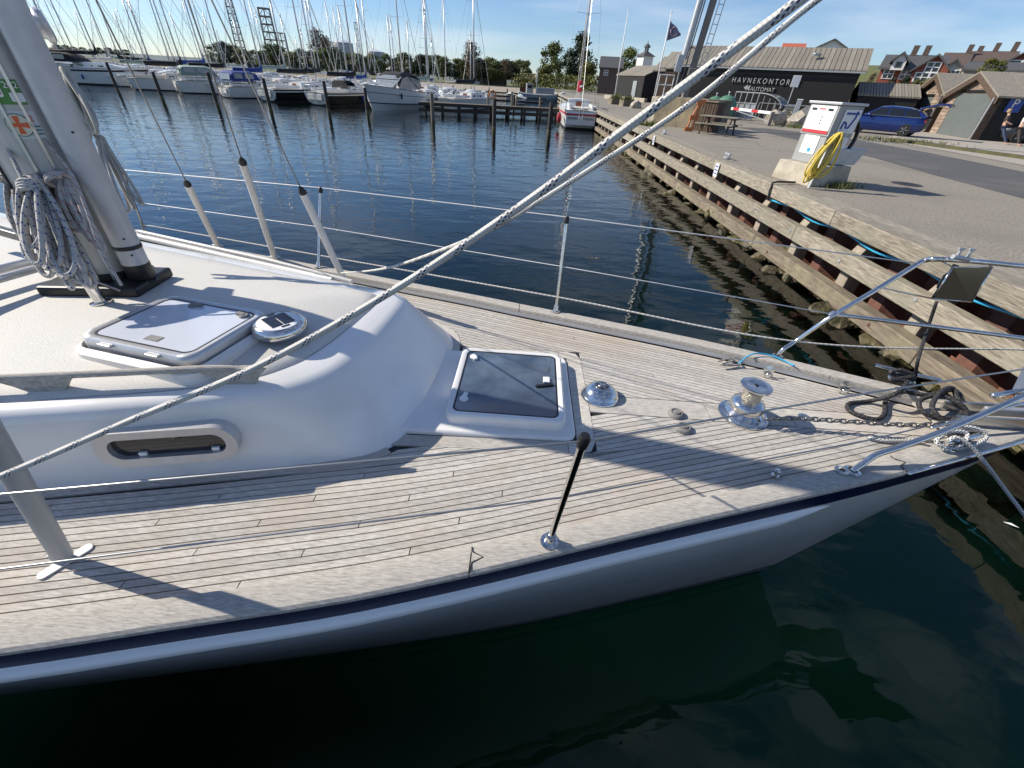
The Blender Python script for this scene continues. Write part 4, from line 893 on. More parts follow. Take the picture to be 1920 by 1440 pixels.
hank('rope_coil', PD(62, 332, 2.02), [PD(92, 505, 2.0), PD(118, 520, 1.98), PD(140, 528, 1.99), PD(160, 536, 2.03), PD(72, 490, 2.05), PD(150, 515, 2.06), PD(105, 495, 1.95), PD(128, 540, 2.0), PD(88, 500, 1.94), PD(60, 478, 2.0), PD(112, 508, 2.04), PD(136, 518, 1.95), PD(80, 470, 1.97), PD(150, 532, 1.97), PD(98, 520, 2.03)], .0105, K['rope_navy2'], 'big hanging coil of white rope with blue flecks left of the mast foot', 4, .075, seed=3)
hank('rope_coil', PD(108, 322, 2.04), [PD(172, 452, 2.05), PD(150, 432, 2.03), PD(195, 470, 2.06), PD(130, 430, 2.06)], .0105, K['rope_red'], 'hank of white rope with red flecks on the mast', 2, .05, seed=5)
hank('rope_coil', PD(28, 322, 2.12), [PD(40, 440, 2.14), PD(52, 446, 2.12), PD(44, 430, 2.16)], .0095, K['rope_dark'], 'small hank of rope with black flecks behind the blue flecked coil', 2, .03, seed=8)
hank('rope_coil', PD(118, 128, 2.46), [PD(170, 262, 2.50), PD(182, 250, 2.48), PD(164, 255, 2.54), PD(188, 256, 2.52), PD(176, 238, 2.48), PD(160, 262, 2.48)], .010, K['rope_grey'], 'grey rope coil hanging on the far side of the mast, upper one', 2, .05, seed=11, tie=False)
hank('rope_coil', PD(186, 255, 2.52), [PD(252, 392, 2.56), PD(246, 404, 2.58), PD(260, 380, 2.54), PD(240, 398, 2.6), PD(250, 376, 2.58)], .009, K['rope_grey'], 'grey rope coil hanging on the far side of the mast, lower one', 2, .03, seed=12, tie=False)
rope('halyard', [PD(0, 165, 2.0), PD(60, 235, 2.0), PD(130, 320, 2.0), PD(165, 400, 2.0), PD(190, 470, 2.02), PD(228, 535, 2.05)], .007, K['rope_red'], 'red flecked halyard running down the side of the mast', 40)
rope('halyard', [PD(-10, 225, 1.98), PD(25, 300, 1.98), PD(55, 362, 1.98)], .008, K['rope_navy2'], 'blue flecked halyard leading into the big coil', 20)
for k, (u0, v0, u1, v1) in enumerate(((-40, 180, 40, 360),)): rope('halyard', [PD(-30, 240, 2.2), PD(20, 330, 2.2), PD(45, 380, 2.2)], .012, K['rope_grey'], 'grey halyard left of the mast at the picture edge', 20)
rope('control_line', [P(120, 500, 2.1), P(160, 520, 2.05), P(225, 545, 2.0)], .006, K['rope_red'], 'short red flecked line with a knot at the mast foot', 16)
z_ = mz+.02
rope('spare_line', [P(172, 530, z_), P(200, 540, z_+.03), P(240, 533, z_+.03), P(272, 498, 2.03), P(288, 500, 2.0), P(298, 518, 1.98)], .003, K['rope_black'], 'thin black lashing line under the front spar', 30)
vang = thing('spinnaker_gear', 'silver tubes lying aft of the mast at the left picture edge', 'spar', P(0, 520, 2.0))
for (a, b, r_) in (((110, 478), (-220, 560), .026), ((110, 492), (-220, 585), .02), ((60, 505), (-220, 600), .012)): MB().tube([P(*a, 2.05), P(*b, 2.05)], r_, 16).build('tube', K['alu'], vang, world=True, smooth=40)
MB().bar(P(-60, 415, 2.12), P(62, 450, 2.12), .05, .05).build('bracket', K['black'], vang, world=True, bevel=.01)
pole = thing('whisker_pole', 'long pale spar lying along the far side deck by the shrouds', 'spar', P(440, 485, 1.85))
pp = [P(250, 441, 1.82), P(440, 484, 1.83), P(592, 518, 1.84)]; MB().tube(pp, .021, 14).build('spar', K['tubewhite'], pole, world=True, smooth=40)
MB().tube([P(590, 518, 1.84), P(624, 525, 1.84)], .022, 14).build('end_fitting', K['galv'], pole, world=True, smooth=40)
MB().tube([P(260, 434, 1.80), P(500, 487, 1.80), P(660, 528, 1.74)], .016, 12).build('spar', K['tubewhite'], pole, world=True, smooth=40)
# dotted mooring rope on the near bow cleat
zr = zc(2.25)+.03
rope('mooring_rope', [P(1628, 820, zd(1.9)+.02), P(1660, 826, zd(1.9)+.02), P(1720, 824, zd(2)+.03), P(1762, 812, zr+.02), P(1800, 800, zr+.05), P(1838, 806, zr+.05), P(1848, 822, zr+.02), P(1815, 838, zr), P(1772, 838, zr), P(1756, 826, zr+.02), P(1780, 810, zr+.05), P(1812, 812, zr+.05), P(1806, 832, zr+.02), P(1770, 842, zr-.01), P(1790, 820, zr+.05), P(1822, 838, zr+.02), P(1850, 872, zc(2.3)-.04), P(1880, 912, 1.40), P(1920, 965, 1.25), P(1990, 1060, .9)], .0098, K['rope_dot'], 'white mooring rope with black dots tied to the near bow cleat', 160)
zk = zc(2.3)
bl = [P(1715, 712, zk+.04), P(1670, 700, zk+.06), P(1690, 694, zk+.09), P(1712, 706, zk+.07), P(1668, 712, zk+.05), P(1700, 716, zk+.05), P(1676, 740, zk+.03), P(1630, 752, zd(2)+.02), P(1592, 757, zd(2)+.015), P(1596, 772, zd(2)+.015), P(1640, 786, zd(2)+.02), P(1658, 776, zd(2)+.02), P(1662, 748, zd(2.1)+.03), P(1690, 735, zk), P(1740, 740, zk+.02), P(1790, 732, zk+.06), P(1806, 762, zk+.04), P(1790, 784, zk+.02), P(1736, 776, zk+.02), P(1724, 752, zk+.05), P(1760, 742, zk+.08), P(1798, 756, zk+.08), P(1812, 778, zk+.04), P(1776, 790, zk+.03), P(1748, 764, zk+.07), P(1764, 735, zk+.10), P(1786, 728, zk+.09), P(1800, 752, zk+.06), P(1840, 762, zk+.04), P(1880, 768, zk+.02)]
rope('mooring_rope', bl, .0125, K['rope_black'], 'tangle of black rope lying on the far bow', 220)
rope('mooring_rope', [P(1716, 706, zk+.05), P(1722, 672, zk+.2), P(1738, 620, 1.92), P(1756, 566, 2.1)], .009, K['rope_black'], 'black rope rising from the far bow cleat to the pulpit', 30)
rope('lashing', [P(1345, 678, zd(1.5)+.02), P(1372, 672, zd(1.5)+.035), P(1388, 684, zd(1.5)+.02), P(1352, 684, zd(1.5)+.03), P(1376, 676, zd(1.5)+.04)], .006, K['rope_dark'], 'small dark rope end lying by the far bulwark', 30)
rope('lashing', [P(1384, 682, zd(1.6)+.03), P(1410, 664, zc(1.6)+.02), P(1440, 665, zc(1.7)+.015), P(1470, 676, zc(1.8)+.01), P(1490, 686, zc(1.8)+.012)], .005, K['hose_b'], 'thin blue line tied to the foot of the far pulpit leg', 24)
# ================================================================== things on the quay
G = Q-.03
def hz(u, v, vt, z0=None):                     # height above the quay of something standing at (u, v) and reaching up to row vt
    B = P(u, v, G); z = G
    while prj((B.x, B.y, z))[1] > vt and z < 40: z += .02
    return z-G
def HP(u, v, d):                                # point seen at (u, v) at horizontal distance d
    r_ = ray(u, v); return CAM+r_*(d/math.hypot(r_.x, r_.y))
# ---- fuel pump
bp = V((6.93, 11.36, G)); rz = R(16)
t = thing('fuel_pump', 'grey fuel pump with white panels on a concrete plinth at the quay edge', 'fuel pump', bp, rz); t.scale = (1, 1, .87)
def lp(name, mb, mat, par=None, **k): return mb.build(name, mat, par or t, **k)
lp('plinth', MB().box((-.05, 0, .24), (1.12, 1.16, .48), taper=.93), K['concrete'], bevel=.02)
lp('cabinet', MB().box((-.05, .05, .80), (.62, .74, .64)), K['greypanel'], bevel=.012)
lp('head', MB().box((-.05, .05, 1.45), (.66, .80, .68)), K['greypanel'], bevel=.015)
lp('top', MB().box((-.05, .05, 1.82), (.74, .88, .06)), K['galv'], bevel=.012)
pf = lp('front_panel', MB().box((-.386, .05, 1.46), (.012, .70, .60)), K['pwhite'])
lp('red_strip', MB().box((-.394, .05, 1.20), (.006, .70, .07)), K['red'], pf)
for y_, w_ in ((.28, .13), (-.16, .13)): lp('display', MB().box((-.394, y_, 1.68), (.006, w_, .05)), K['black'], pf)
lp('lettering', MB().box((-.394, .06, 1.69), (.005, .16, .025)), K['red'], pf)
for z_ in (1.52, 1.45, 1.38): lp('keypad', MB().box((-.394, .0, z_), (.005, .03, .025)), K['black'], pf); lp('keypad', MB().box((-.394, .14, z_), (.005, .02, .015)), K['rubber'], pf)
nf = lp('notice', MB().box((-.368, .06, .90), (.012, .42, .42)), K['pwhite'])
lp('notice_mark', MB().lathe([(.05, 0), (0, .002)], (-.377, .02, .78), 16, axis=(-1, 0, 0)), K['hose_b'], nf)
sg = lp('side_sign', MB().box((.02, -.362, 1.46), (.46, .012, .50)), K['pwhite'])
def stroke(pts, par, mat, r_=.022):
    for a, b in zip(pts, pts[1:]): lp('glyph', MB().bar(a, b, .012, r_*2, up=(0, 0, 1)), mat, par)
y_ = -.371
stroke([(-.15, y_, 1.63), (.19, y_, 1.63)], sg, K['blue']); stroke([(.13, y_, 1.68), (.13, y_, 1.55), (.04, y_, 1.33), (-.03, y_, 1.31)], sg, K['blue']); stroke([(-.03, y_, 1.31), (-.06, y_, 1.42), (-.13, y_, 1.45), (-.16, y_, 1.29)], sg, K['blue'])
lp('side_notice', MB().box((.05, -.338, .95), (.36, .012, .40)), K['pwhite'])
hp = MB().prism([(-.30, .05), (.42, .05), (.62, .42), (-.30, .42)], -.34, .34, mat=Matrix(((1, 0, 0), (0, 0, 1), (0, 1, 0))), off=(.30, -.02, .44)); lp('drip_tray', hp, K['galv'], bevel=.01)
for k in range(3): lp('delivery_hose', MB().tube(spl([(.32, -.22+k*.2, 1.55), (.50, -.22+k*.2, 1.35), (.55, -.22+k*.2, 1.05), (.46, -.22+k*.2, .75)], 16), .04, 10), K['black'], smooth=True)
lp('cable', MB().tube(spl([(-.16, -.40, 1.18), (-.10, -.43, 1.30), (.02, -.42, 1.24), (.05, -.40, 1.0), (-.05, -.39, .82)], 20), .012, 8), K['pwhite'], smooth=True)
lp('hose_post', MB().bar((-.72, -.72, .0), (-.60, -.70, 1.2), .05, .03), K['galv']); lp('hose_arm', MB().bar((-.82, -.70, 1.02), (-.42, -.70, 1.02), .05, .03), K['galv'])
m_ = Matrix.Translation(bp) @ Matrix.Rotation(rz, 4, 'Z'); pts = []; rg = random.Random(4)
for i in range(12):
    w_ = rg.uniform(.08, .24); bx = -.74+rg.uniform(-.2, .16); bz = rg.uniform(-.0, .3); yj = rg.uniform(-.82, -.72)
    for k in range(12):
        a = 2*math.pi*k/12; s_ = (1-math.cos(a))/2
        pts.append(m_ @ V((lerp(-.56, bx, s_)+math.sin(a)*w_*(.5+.5*s_), yj-.04*math.sin(a), lerp(1.06, .04+bz, s_)+.03*i/11)))
tag(MB().tube(spl(pts, len(pts)*3), .016, 10).build('garden_hose', K['hose_y'], smooth=True), 'yellow hose hanging in loops on the post by the fuel pump', 'hose')
tuft = MB(); rg = random.Random(9)
for i in range(260):
    a = rg.uniform(0, 6.28); q = V((.25+rg.gauss(0, .22), -.66+rg.gauss(0, .10), 0)); h_ = rg.uniform(.06, .2); d = V((math.cos(a), math.sin(a), 0))*.01
    tuft.add([q-d, q+d, q+d*.2+V((rg.gauss(0, .05), rg.gauss(0, .05), h_))], [(0, 1, 2)])
o = tuft.build('grass_tuft', K['leaf']); o.location = bp; o.rotation_euler = (0, 0, rz); o['kind'] = 'stuff'; tag(o, 'grass growing at the foot of the fuel pump plinth', 'grass')
# ---- picnic table
t = thing('picnic_table', 'wooden picnic table with fixed benches standing on the quay', 'picnic table', P(1342, 252, G), R(-38))
for i in range(5): lp('table_plank', MB().box((0, -.30+i*.15, .73), (1.75, .14, .04)), K['wood'])
for s_ in (-1, 1):
    for k in range(2): lp('bench_plank', MB().box((0, s_*(.66+k*.14), .44), (1.75, .13, .04)), K['wood'])
    for e in (-.62, .62): lp('leg', MB().bar((e, s_*.68, 0), (e, s_*.22, .70), .05, .11), K['screenwood'])
for e in (-.62, .62): lp('cross_bar', MB().box((e+.05, 0, .39), (.05, 1.6, .10)), K['screenwood']); lp('top_bar', MB().box((e+.05, 0, .67), (.05, .7, .09)), K['screenwood'])
# ---- crane foundation, railing, crane
A = P(1222, 233, G); B = P(1300, 243, G); e1 = (B-A); e1.z = 0; L1 = e1.length; e1.normalize(); n1 = V((-e1.y, e1.x, 0))
if n1.y < 0: n1 = -n1
h1_ = hz(1222, 233, 180)
t = thing('crane_foundation', 'big stained concrete block carrying the mast crane', 'concrete block', A)
MB().prism([(0, 0), (L1+.4, 0), (L1+.4, 2.4), (0, 2.4)], -.1, h1_, mat=Matrix((e1, n1, V((0, 0, 1)))).transposed()).build('block', K['concdark'], t, bevel=.04)
MB().prism([(-.5, .15), (-.02, .15), (-.02, 2.3), (-.5, 2.3)], -.1, h1_*.97, mat=Matrix((e1, n1, V((0, 0, 1)))).transposed()).build('sunlit_end_block', K['concrete'], t, bevel=.04)  # pale concrete colour stands in for sunlight on the left end
cbase = A+e1*.9+n1*1.0+V((0, 0, h1_))
c0 = HP(1288, 165, math.hypot(cbase.x, cbase.y)); c1 = HP(1338, 0, math.hypot(cbase.x, cbase.y)); d = (c1-c0).normalized(); rt = d.cross(V((.2, 1, 0)).normalized()).normalized()
if rt.x < 0: rt = -rt
t = thing('mast_crane', 'tall dark steel mast crane with ladder and grey pipe', 'crane', cbase)
MB().bar(c0-d*1.2, c0+d*11, .28, .30, up=(0, 1, 0)).build('jib', K['indgrey'], t, world=True, bevel=.02)
MB().bar(c0-d*.2-rt*.40, c0+d*11-rt*.36, .05, .05, up=(0, 1, 0)).build('stay', K['indgrey'], t, world=True)
MB().tube([c0+d*1.2+rt*-.62, c0+d*11-rt*.62], .17, 14).build('pipe', K['galv'], t, world=True, smooth=40)
MB().box(c0+d*1.0-rt*.75, (.35, .35, .75), mat=Matrix((rt, d.cross(rt), d)).transposed()).build('control_box', K['galv'], t, world=True, bevel=.03)
MB().box(c0+d*.7+rt*.15, (.7, .5, .35), mat=Matrix((rt, d.cross(rt), d)).transposed()).build('winch_housing', K['indgrey'], t, world=True, bevel=.03)
for s_ in (.30, .55): MB().bar(c0+d*1.0+rt*s_, c0+d*11+rt*s_, .035, .035, up=(0, 1, 0)).build('ladder_rail', K['galv'], t, world=True)
for k in range(26): MB().bar(c0+d*(1.2+k*.38)+rt*.30, c0+d*(1.2+k*.38)+rt*.55, .03, .03, up=(0, 1, 0)).build('rung', K['galv'], t, world=True)
t = thing('guard_rail', 'white tubular guard rail on the crane foundation', 'railing', A+e1*-.1+n1*.4+V((0, 0, h1_*.97)))
for x_ in (-.3, .1, .5): MB().tube([(x_, 0, 0), (x_+.02, 0, 1.0)], .025, 8).build('post', K['pwhite'], t)
for z_ in (.55, 1.0): MB().tube([(-.3, 0, z_), (.52, 0, z_)], .025, 8).build('rail', K['pwhite'], t)
# ---- slatted bin enclosure
t = thing('slatted_screen', 'dark brown slatted wooden screen beside the crane foundation', 'screen', P(1312, 246, G), math.atan2(e1.y, e1.x))
hh = hz(1312, 246, 192)
for i in range(8): MB().box((-.52+i*.15, 0, hh/2), (.11, .04, hh)).build('slat', K['screenwood'], t)
for z_ in (.25, hh-.2): MB().box((0, .04, z_), (1.2, .05, .1)).build('rail', K['screenwood'], t)
MB().box((.62, .3, hh/2), (.05, .6, hh)).build('side_board', K['screenwood'], t); MB().box((0, .62, hh/2), (1.2, .05, hh)).build('back_board', K['screenwood'], t); MB().box((0, .3, hh+.03), (1.3, .75, .06)).build('cap', K['concdark'], t)
t = thing('life_saving_stand', 'orange life-saving stand leaning at the slatted screen', 'stand', P(1291, 246, G))
hh = hz(1291, 246, 188)
for s_ in (-.18, .12): MB().bar((s_, 0, 0), (s_*.25+.3, .1, hh), .06, .06).build('leg', K['orange'], t)
for f in (.05, .45, .95): MB().box((lerp(-.05, .3, f), .1*f-.03, hh*f), (.42, .08, .20)).build('panel', K['orange'], t)
# ---- green bottle banks
for k, (u, v, vt, lb) in enumerate(((1354, 222, 178, 'green dome shaped recycling bank beside the slatted screen'), (1333, 218, 180, 'green dome shaped recycling bank half hidden behind its neighbour'))):
    B = P(u, v, G); h_ = hz(u, v, vt); r_ = h_*.52
    t = thing('recycling_bank', lb, 'container', B, group='green recycling banks')
    MB().lathe([(r_*.86, 0), (r_*.95, h_*.12), (r_, h_*.45), (r_*.95, h_*.62), (r_*.78, h_*.80), (r_*.5, h_*.93), (r_*.2, h_*.98), (0, h_)], (0, 0, 0), 24).build('dome', K['green'], t, smooth=True)
    MB().lathe([(.06, 0), (.05, .15), (.09, .22), (0, .26)], (0, 0, h_-.02), 10).build('lifting_eye', K['galv'], t, smooth=True)
    MB().lathe([(r_*1.005, h_*.44), (r_*1.02, h_*.46), (r_*1.005, h_*.48)], (0, 0, 0), 24).build('seam', K['green'], t, smooth=True)
# ---- bicycle shelter of galvanised bars
A = P(1366, 222, G); B = P(1408, 226, G); ex = (B-A); ex.z = 0; W_ = ex.length; h_ = hz(1366, 222, 172)
t = thing('trolley_shelter', 'galvanised trolley shelter with curved roof before the black building', 'shelter', A, math.atan2(ex.y, ex.x))
for i in range(5): MB().tube([(W_*i/4, 0, 0), (W_*i/4, 0, h_)], .035, 8).build('post', K['galv'], t)
for z_ in (.12, h_*.62, h_): MB().bar((-.02, 0, z_), (W_+.02, 0, z_), .06, .06).build('rail', K['galv'], t)
for i in range(4): MB().box((W_*(i+.5)/4, .03, h_*.33), (W_/4-.1, .02, h_*.55)).build('panel', K['galv'], t)
arc = [(W_+.0, 0, h_)]+[(W_+1.9*math.sin(a*.26), .0, h_-.9*(1-math.cos(a*.26))) for a in range(1, 7)]
for yy in (0, 1.6): MB().tube([(x, yy, z) for x, y, z in arc], .03, 8).build('roof_bow', K['galv'], t)
for i in range(4): MB().tube([(W_+.45*(i+1), 0, 0), (W_+.45*(i+1), 0, h_-.15*(i+1))], .02, 6).build('bar', K['galv'], t)
MB().grid([[V((x, y, z+.03)) for y in (0, 1.6)] for x, y, z in arc]).build('roof', K['winlight'], t)
# ---- barrier
A = P(1338, 222, G); B = P(1440, 236, G); h0 = hz(1440, 236, 212)
t = thing('road_barrier', 'white barrier arm with red bands across the quay road', 'barrier', B)
a0, b0 = V((B.x, B.y, G+h0)), V((A.x, A.y, G+h0*1.05)); n = 9
for i in range(n): MB().bar(lerp(a0, b0, i/n), lerp(a0, b0, (i+1)/n), .10, .16).build('arm_section', K['red'] if i % 3 == 2 else K['pwhite'], t, world=True)
MB().box(B+V((0, 0, h0*.55)), (.22, .22, h0*1.1)).build('post', K['indgrey'], t, world=True, bevel=.02); MB().bar(B+V((0, 0, .25)), lerp(a0, b0, .6)+V((0, 0, -.12)), .04, .04).build('stay', K['galv'], t, world=True)
for i, (u, v, r_, lb) in enumerate(((1452, 234, .75, 'pale boulder beside the barrier post'), (1498, 238, .85, 'pale boulder left of the fuel pump'), (1191, 203, .55, 'small brown boulder near the gabled sheds'))):
    o = rock(r_, i+20, (1.1, .9, .85), 2, .3).build('boulder', K['stone'], smooth=30); o.location = P(u, v, G)+V((0, 0, r_*.4)); tag(o, lb, 'boulder', 'boulders on the quay')
def sprig(name, px, n, r_, h_, mat, label, cat='plant'):
    b = MB(); rg = random.Random(len(label))
    for i in range(n):
        q = V((rg.gauss(0, r_), rg.gauss(0, r_*.6), 0)); d = V((rg.uniform(-1, 1), rg.uniform(-1, 1), 0)).normalized()*.03; b.add([q-d, q+d, q+V((rg.gauss(0, .06), rg.gauss(0, .06), h_*rg.uniform(.4, 1.1)))], [(0, 1, 2)])
    o = b.build(name, mat); o.location = P(*px, G); o['kind'] = 'stuff'; return tag(o, label, cat)
sprig('weeds', (1512, 241), 300, .9, .28, K['leaf'], 'weeds growing round the boulder left of the pump'); sprig('weeds', (1218, 236), 200, .35, .3, K['leaf'], 'weeds at the left end of the crane foundation'); sprig('weeds', (1690, 266), 400, 1.2, .2, K['grass'], 'dry grass on the end of the kerb below the blue car')
# ---- signs, cabinet, pillar, lamp
t = thing('notice_board', 'blank white sign on a thin pole before the black wall', 'sign', P(1464, 230, G)); h_ = hz(1464, 230, 142); ph = hz(1464, 230, 164)
MB().tube([(0, 0, 0), (0, 0, h_)], .035, 8).build('pole', K['galv'], t); MB().box((-.03, -.06, (h_+ph)/2), (.55, .03, h_-ph), rz=-.3).build('board', K['pwhite'], t, bevel=.02)
t = thing('payment_cabinet', 'small yellow fronted cabinet under a grey hood', 'cabinet', P(1470, 231, G), -.5); h_ = hz(1470, 231, 198)
MB().box((0, 0, h_*.5), (.7, .4, h_*.9)).build('body', K['galv'], t, bevel=.02); MB().box((0, -.21, h_*.62), (.55, .02, h_*.5)).build('front', M('cream_front', (.62, .55, .33), .5), t); MB().box((0, -.05, h_*.98), (.95, .6, .06)).build('hood', K['galv'], t)
for z_ in (.5, .62, .74): MB().box((0, -.225, h_*z_), (.35, .01, .06)).build('marking', K['wooddark'], t)
t = thing('power_pillar', 'white square service pillar beside the lamp post', 'pillar', P(1483, 234, G), -.5); h_ = hz(1483, 234, 188)
MB().box((0, 0, h_/2), (.34, .34, h_)).build('column', K['galv'], t, bevel=.03); MB().box((0, 0, h_+.03), (.38, .38, .06)).build('cap', K['pwhite'], t)
t = thing('street_lamp', 'tall grey street lamp before the black building', 'street lamp', P(1491, 226, G)); h_ = hz(1491, 226, 103)
MB().tube([(0, 0, 0), (0, 0, h_)], lambda k: .085-.04*k, 12).build('pole', K['galv'], t, smooth=True)
MB().box((-.3, -.1, h_+.03), (.7, .26, .12), rz=.2).build('lamp_head', K['galv'], t, bevel=.04); MB().box((-.4, -.1, h_-.06), (.55, .24, .03), rz=.2).build('lens', K['winlight'], t)
# ================================================================== buildings
ZZ = V((0, 0, 1))
def gabled(name, label, A, B, depth, he, hr, wall, roof, boards=0, over=.25, gover=0.0, soff=None, base=G, group=None, cat='building', ridge_at=.5, open_gable=False):
    """House whose eave wall runs A->B; the ridge is parallel to it."""
    A = V((A.x, A.y, base)); B = V((B.x, B.y, base)); ex = (B-A); ex.z = 0; W_ = ex.length; ex.normalize(); n = V((-ex.y, ex.x, 0))
    if n.dot(A) < 0: n = -n                      # away from the camera
    t = thing(name, label, cat, A, 0, group); Mt = Matrix((ex, n, ZZ)).transposed()
    def q(mb): mb.v = [tuple(Mt @ V(p)) for p in mb.v]; return mb
    rd = depth*ridge_at
    b = MB(); b.v = [(0, 0, 0), (W_, 0, 0), (W_, depth, 0), (0, depth, 0), (0, 0, he), (W_, 0, he), (W_, depth, he), (0, depth, he), (0, rd, hr-.05), (W_, rd, hr-.05)]
    b.f = [(0, 1, 5, 4), (1, 2, 6, 9, 5), (2, 3, 7, 6), (3, 0, 4, 8, 7)]; q(b).build('wall', wall, t)
    sl_ = (hr-he)/rd
    for s_, y0, y1 in ((0, -over, rd), (1, depth+over, rd)):
        z0 = he-over*sl_*(1 if s_ == 0 else (rd/(depth-rd) if depth > rd else 1)); th = .12
        if boards and s_ == 0:
            w_ = (W_+2*gover)/boards
            b = MB(); b.v = [(.02, y0, z0), (w_-.02, y0, z0), (w_-.02, y1, hr), (.02, y1, hr), (.02, y0, z0+th), (w_-.02, y0, z0+th), (w_-.02, y1, hr+th), (.02, y1, hr+th)]
            b.f = [(3, 2, 1, 0), (4, 5, 6, 7), (0, 1, 5, 4), (1, 2, 6, 5), (2, 3, 7, 6), (3, 0, 4, 7)]; o0 = q(b).build('roof_board', roof, t)
            for i in range(boards):
                o = o0 if i == 0 else o0.copy()
                if i: col.objects.link(o); o.parent = t
                o.location = ex*(-gover+i*w_)
            b = MB(); b.v = [(-gover, y0+.05, z0-.02), (W_+gover, y0+.05, z0-.02), (W_+gover, y1, hr-.02), (-gover, y1, hr-.02)]; b.f = [(0, 1, 2, 3)]; q(b).build('roof_deck', soff or wall, t)
        else:
            b = MB(); b.v = [(-gover, y0, z0), (W_+gover, y0, z0), (W_+gover, y1, hr), (-gover, y1, hr), (-gover, y0, z0+th), (W_+gover, y0, z0+th), (W_+gover, y1, hr+th), (-gover, y1, hr+th)]
            b.f = [(3, 2, 1, 0), (4, 5, 6, 7), (0, 1, 5, 4), (1, 2, 6, 5), (2, 3, 7, 6), (3, 0, 4, 7)]; q(b).build('roof', roof, t)
    t['_'] = 0; del t['_']
    return t, Mt, W_
def zat(p, v):                                  # height at which the vertical through p meets image row v
    z = -1.0
    while prj((p.x, p.y, z))[1] > v and z < 60: z += .03
    return z
A = V((13.5, 48.9, G)); B = V((27.5, 41.0, G)); he = zat(A, 122)-G
while prj((B.x, B.y, G+he))[0] > 1616: B += (A-B).normalized()*.05
nA = V((.49, .87, 0)); hr_o = zat(A+nA*4.25, 88)-G
hb, Mt, W_ = gabled('harbour_office', 'long black boarded harbour office with grey plank roof', A, B, 8.5, he, hr_o, K['blackwall'], K['roofwood'], 40, .15, .35)
kt = M('sign_letters', (.50, .50, .47), .5)
def wall_text(s_, u0, u1, v, size):
    # lettering stands on the wall plane, centred between two pixel columns
    ex = Mt.col[0]; n = Mt.col[1]; r0, r1 = ray(u0, v[0]), ray(u1, v[1]); k0 = (A-CAM).dot(n)/r0.dot(n); k1 = (A-CAM).dot(n)/r1.dot(n); p0, p1 = CAM+r0*k0, CAM+r1*k1
    c = (p0+p1)/2-n*.05; fm_ = Matrix((ex, ZZ, ex.cross(ZZ))).transposed().to_4x4(); fm_.translation = c
    cu = text('lettering', s_, size, kt, hb, Matrix.Identity(4), .03); xs = [v_.co.x for v_ in cu.data.vertices]; w0 = max(xs)-min(xs); w1 = (p1-p0).dot(ex)
    cu.data.transform(fm_ @ Matrix.Diagonal((w1/w0, 1, 1, 1))); cu.matrix_parent_inverse = Matrix.Translation(-WLOC[hb]); return cu
wall_text('H A V N E K O N T O R E T', 1374, 1498, (147.5, 158.5), .54); wall_text('AUTOMAT', 1407, 1452, (166, 170.5), .42)
for k in (0, 1):
    n = Mt.col[1]; ex = Mt.col[0]; r0 = ray(1398+k*5, 164+k*.7); p0 = CAM+r0*((A-CAM).dot(n)/r0.dot(n))-n*.05
    MB().add([p0-ex*.14, p0+ex*.12+ZZ*.22, p0+ex*.12-ZZ*.22], [(0, 1, 2), (2, 1, 0)]).build('arrow', kt, hb, world=True)
e_ = Mt.col[0]; n_ = Mt.col[1]
MB().tube([e_*(W_*.55)-n_*.35+ZZ*1.15, e_*W_-n_*.35+ZZ*1.15], .03, 6).build('hand_rail', K['galv'], hb)
for k_ in range(6): MB().tube([e_*(W_*(.55+.09*k_))-n_*.35, e_*(W_*(.55+.09*k_))-n_*.35+ZZ*1.15], .025, 6).build('rail_post', K['galv'], hb)
MB().bar(e_*-.3-n_*.22+ZZ*(he-.08), e_*(W_+.3)-n_*.22+ZZ*(he-.08), .1, .1).build('gutter', K['galv'], hb); MB().tube([e_*.3-n_*.12, e_*.3-n_*.12+ZZ*(he-.1)], .05, 8).build('down_pipe', K['galv'], hb)
# gabled end: dark recess with projecting frame, and two more gables behind
for k, (o_, nm) in enumerate(((0, 'harbour_office_gable'),)):
    pass
n = Mt.col[1].copy(); ex = Mt.col[0].copy()
for k in (1, 2):
    A2 = A+n*(8.9*k)-ex*(.2+3.2*k); gabled('gabled_shed', ['', 'tall gabled shed with plank roof directly behind the harbour office', 'tall gabled shed with plank roof, second behind the harbour office'][k], A2, A2+ex*12, 8.5, he, hr_o, K['screenwood'], K['roofwood'], 18, .1, .9, soff=K['screenwood'], group='gabled sheds behind the harbour office')
A3 = P(1150, 186, G); B3 = P(1200, 191, G); h3 = hz(1150, 186, 141); b3, M3, W3 = gabled('black_shed', 'low black shed with plank roof beyond the gabled sheds', A3, B3, 7, h3, hz(1150, 186, 122), K['blackwall'], K['roofwood'], 16, .1, .2)
MB().box(M3 @ V((W3*.72, -.05, h3*.42)), (W3*.13, .08, h3*.75), mat=M3).build('door', K['winlight'], b3)
MB().box(M3 @ V((W3*.5, -.4, .25)), (W3*1.5, .5, .5), mat=M3).build('stone_footing', K['concrete'], b3)
# annex right of the office
A4, B4 = HP(1586, 232, 50), HP(1694, 242, 50.5)
gabled('boat_annex', 'low black annex with grey plank roof behind the blue car', A4, B4, 6, zat(A4, 179)-G, zat(A4+V((.5, .85, 0))*3, 157)-G, K['blackwall'], K['roofwood'], 20, .1, .1)
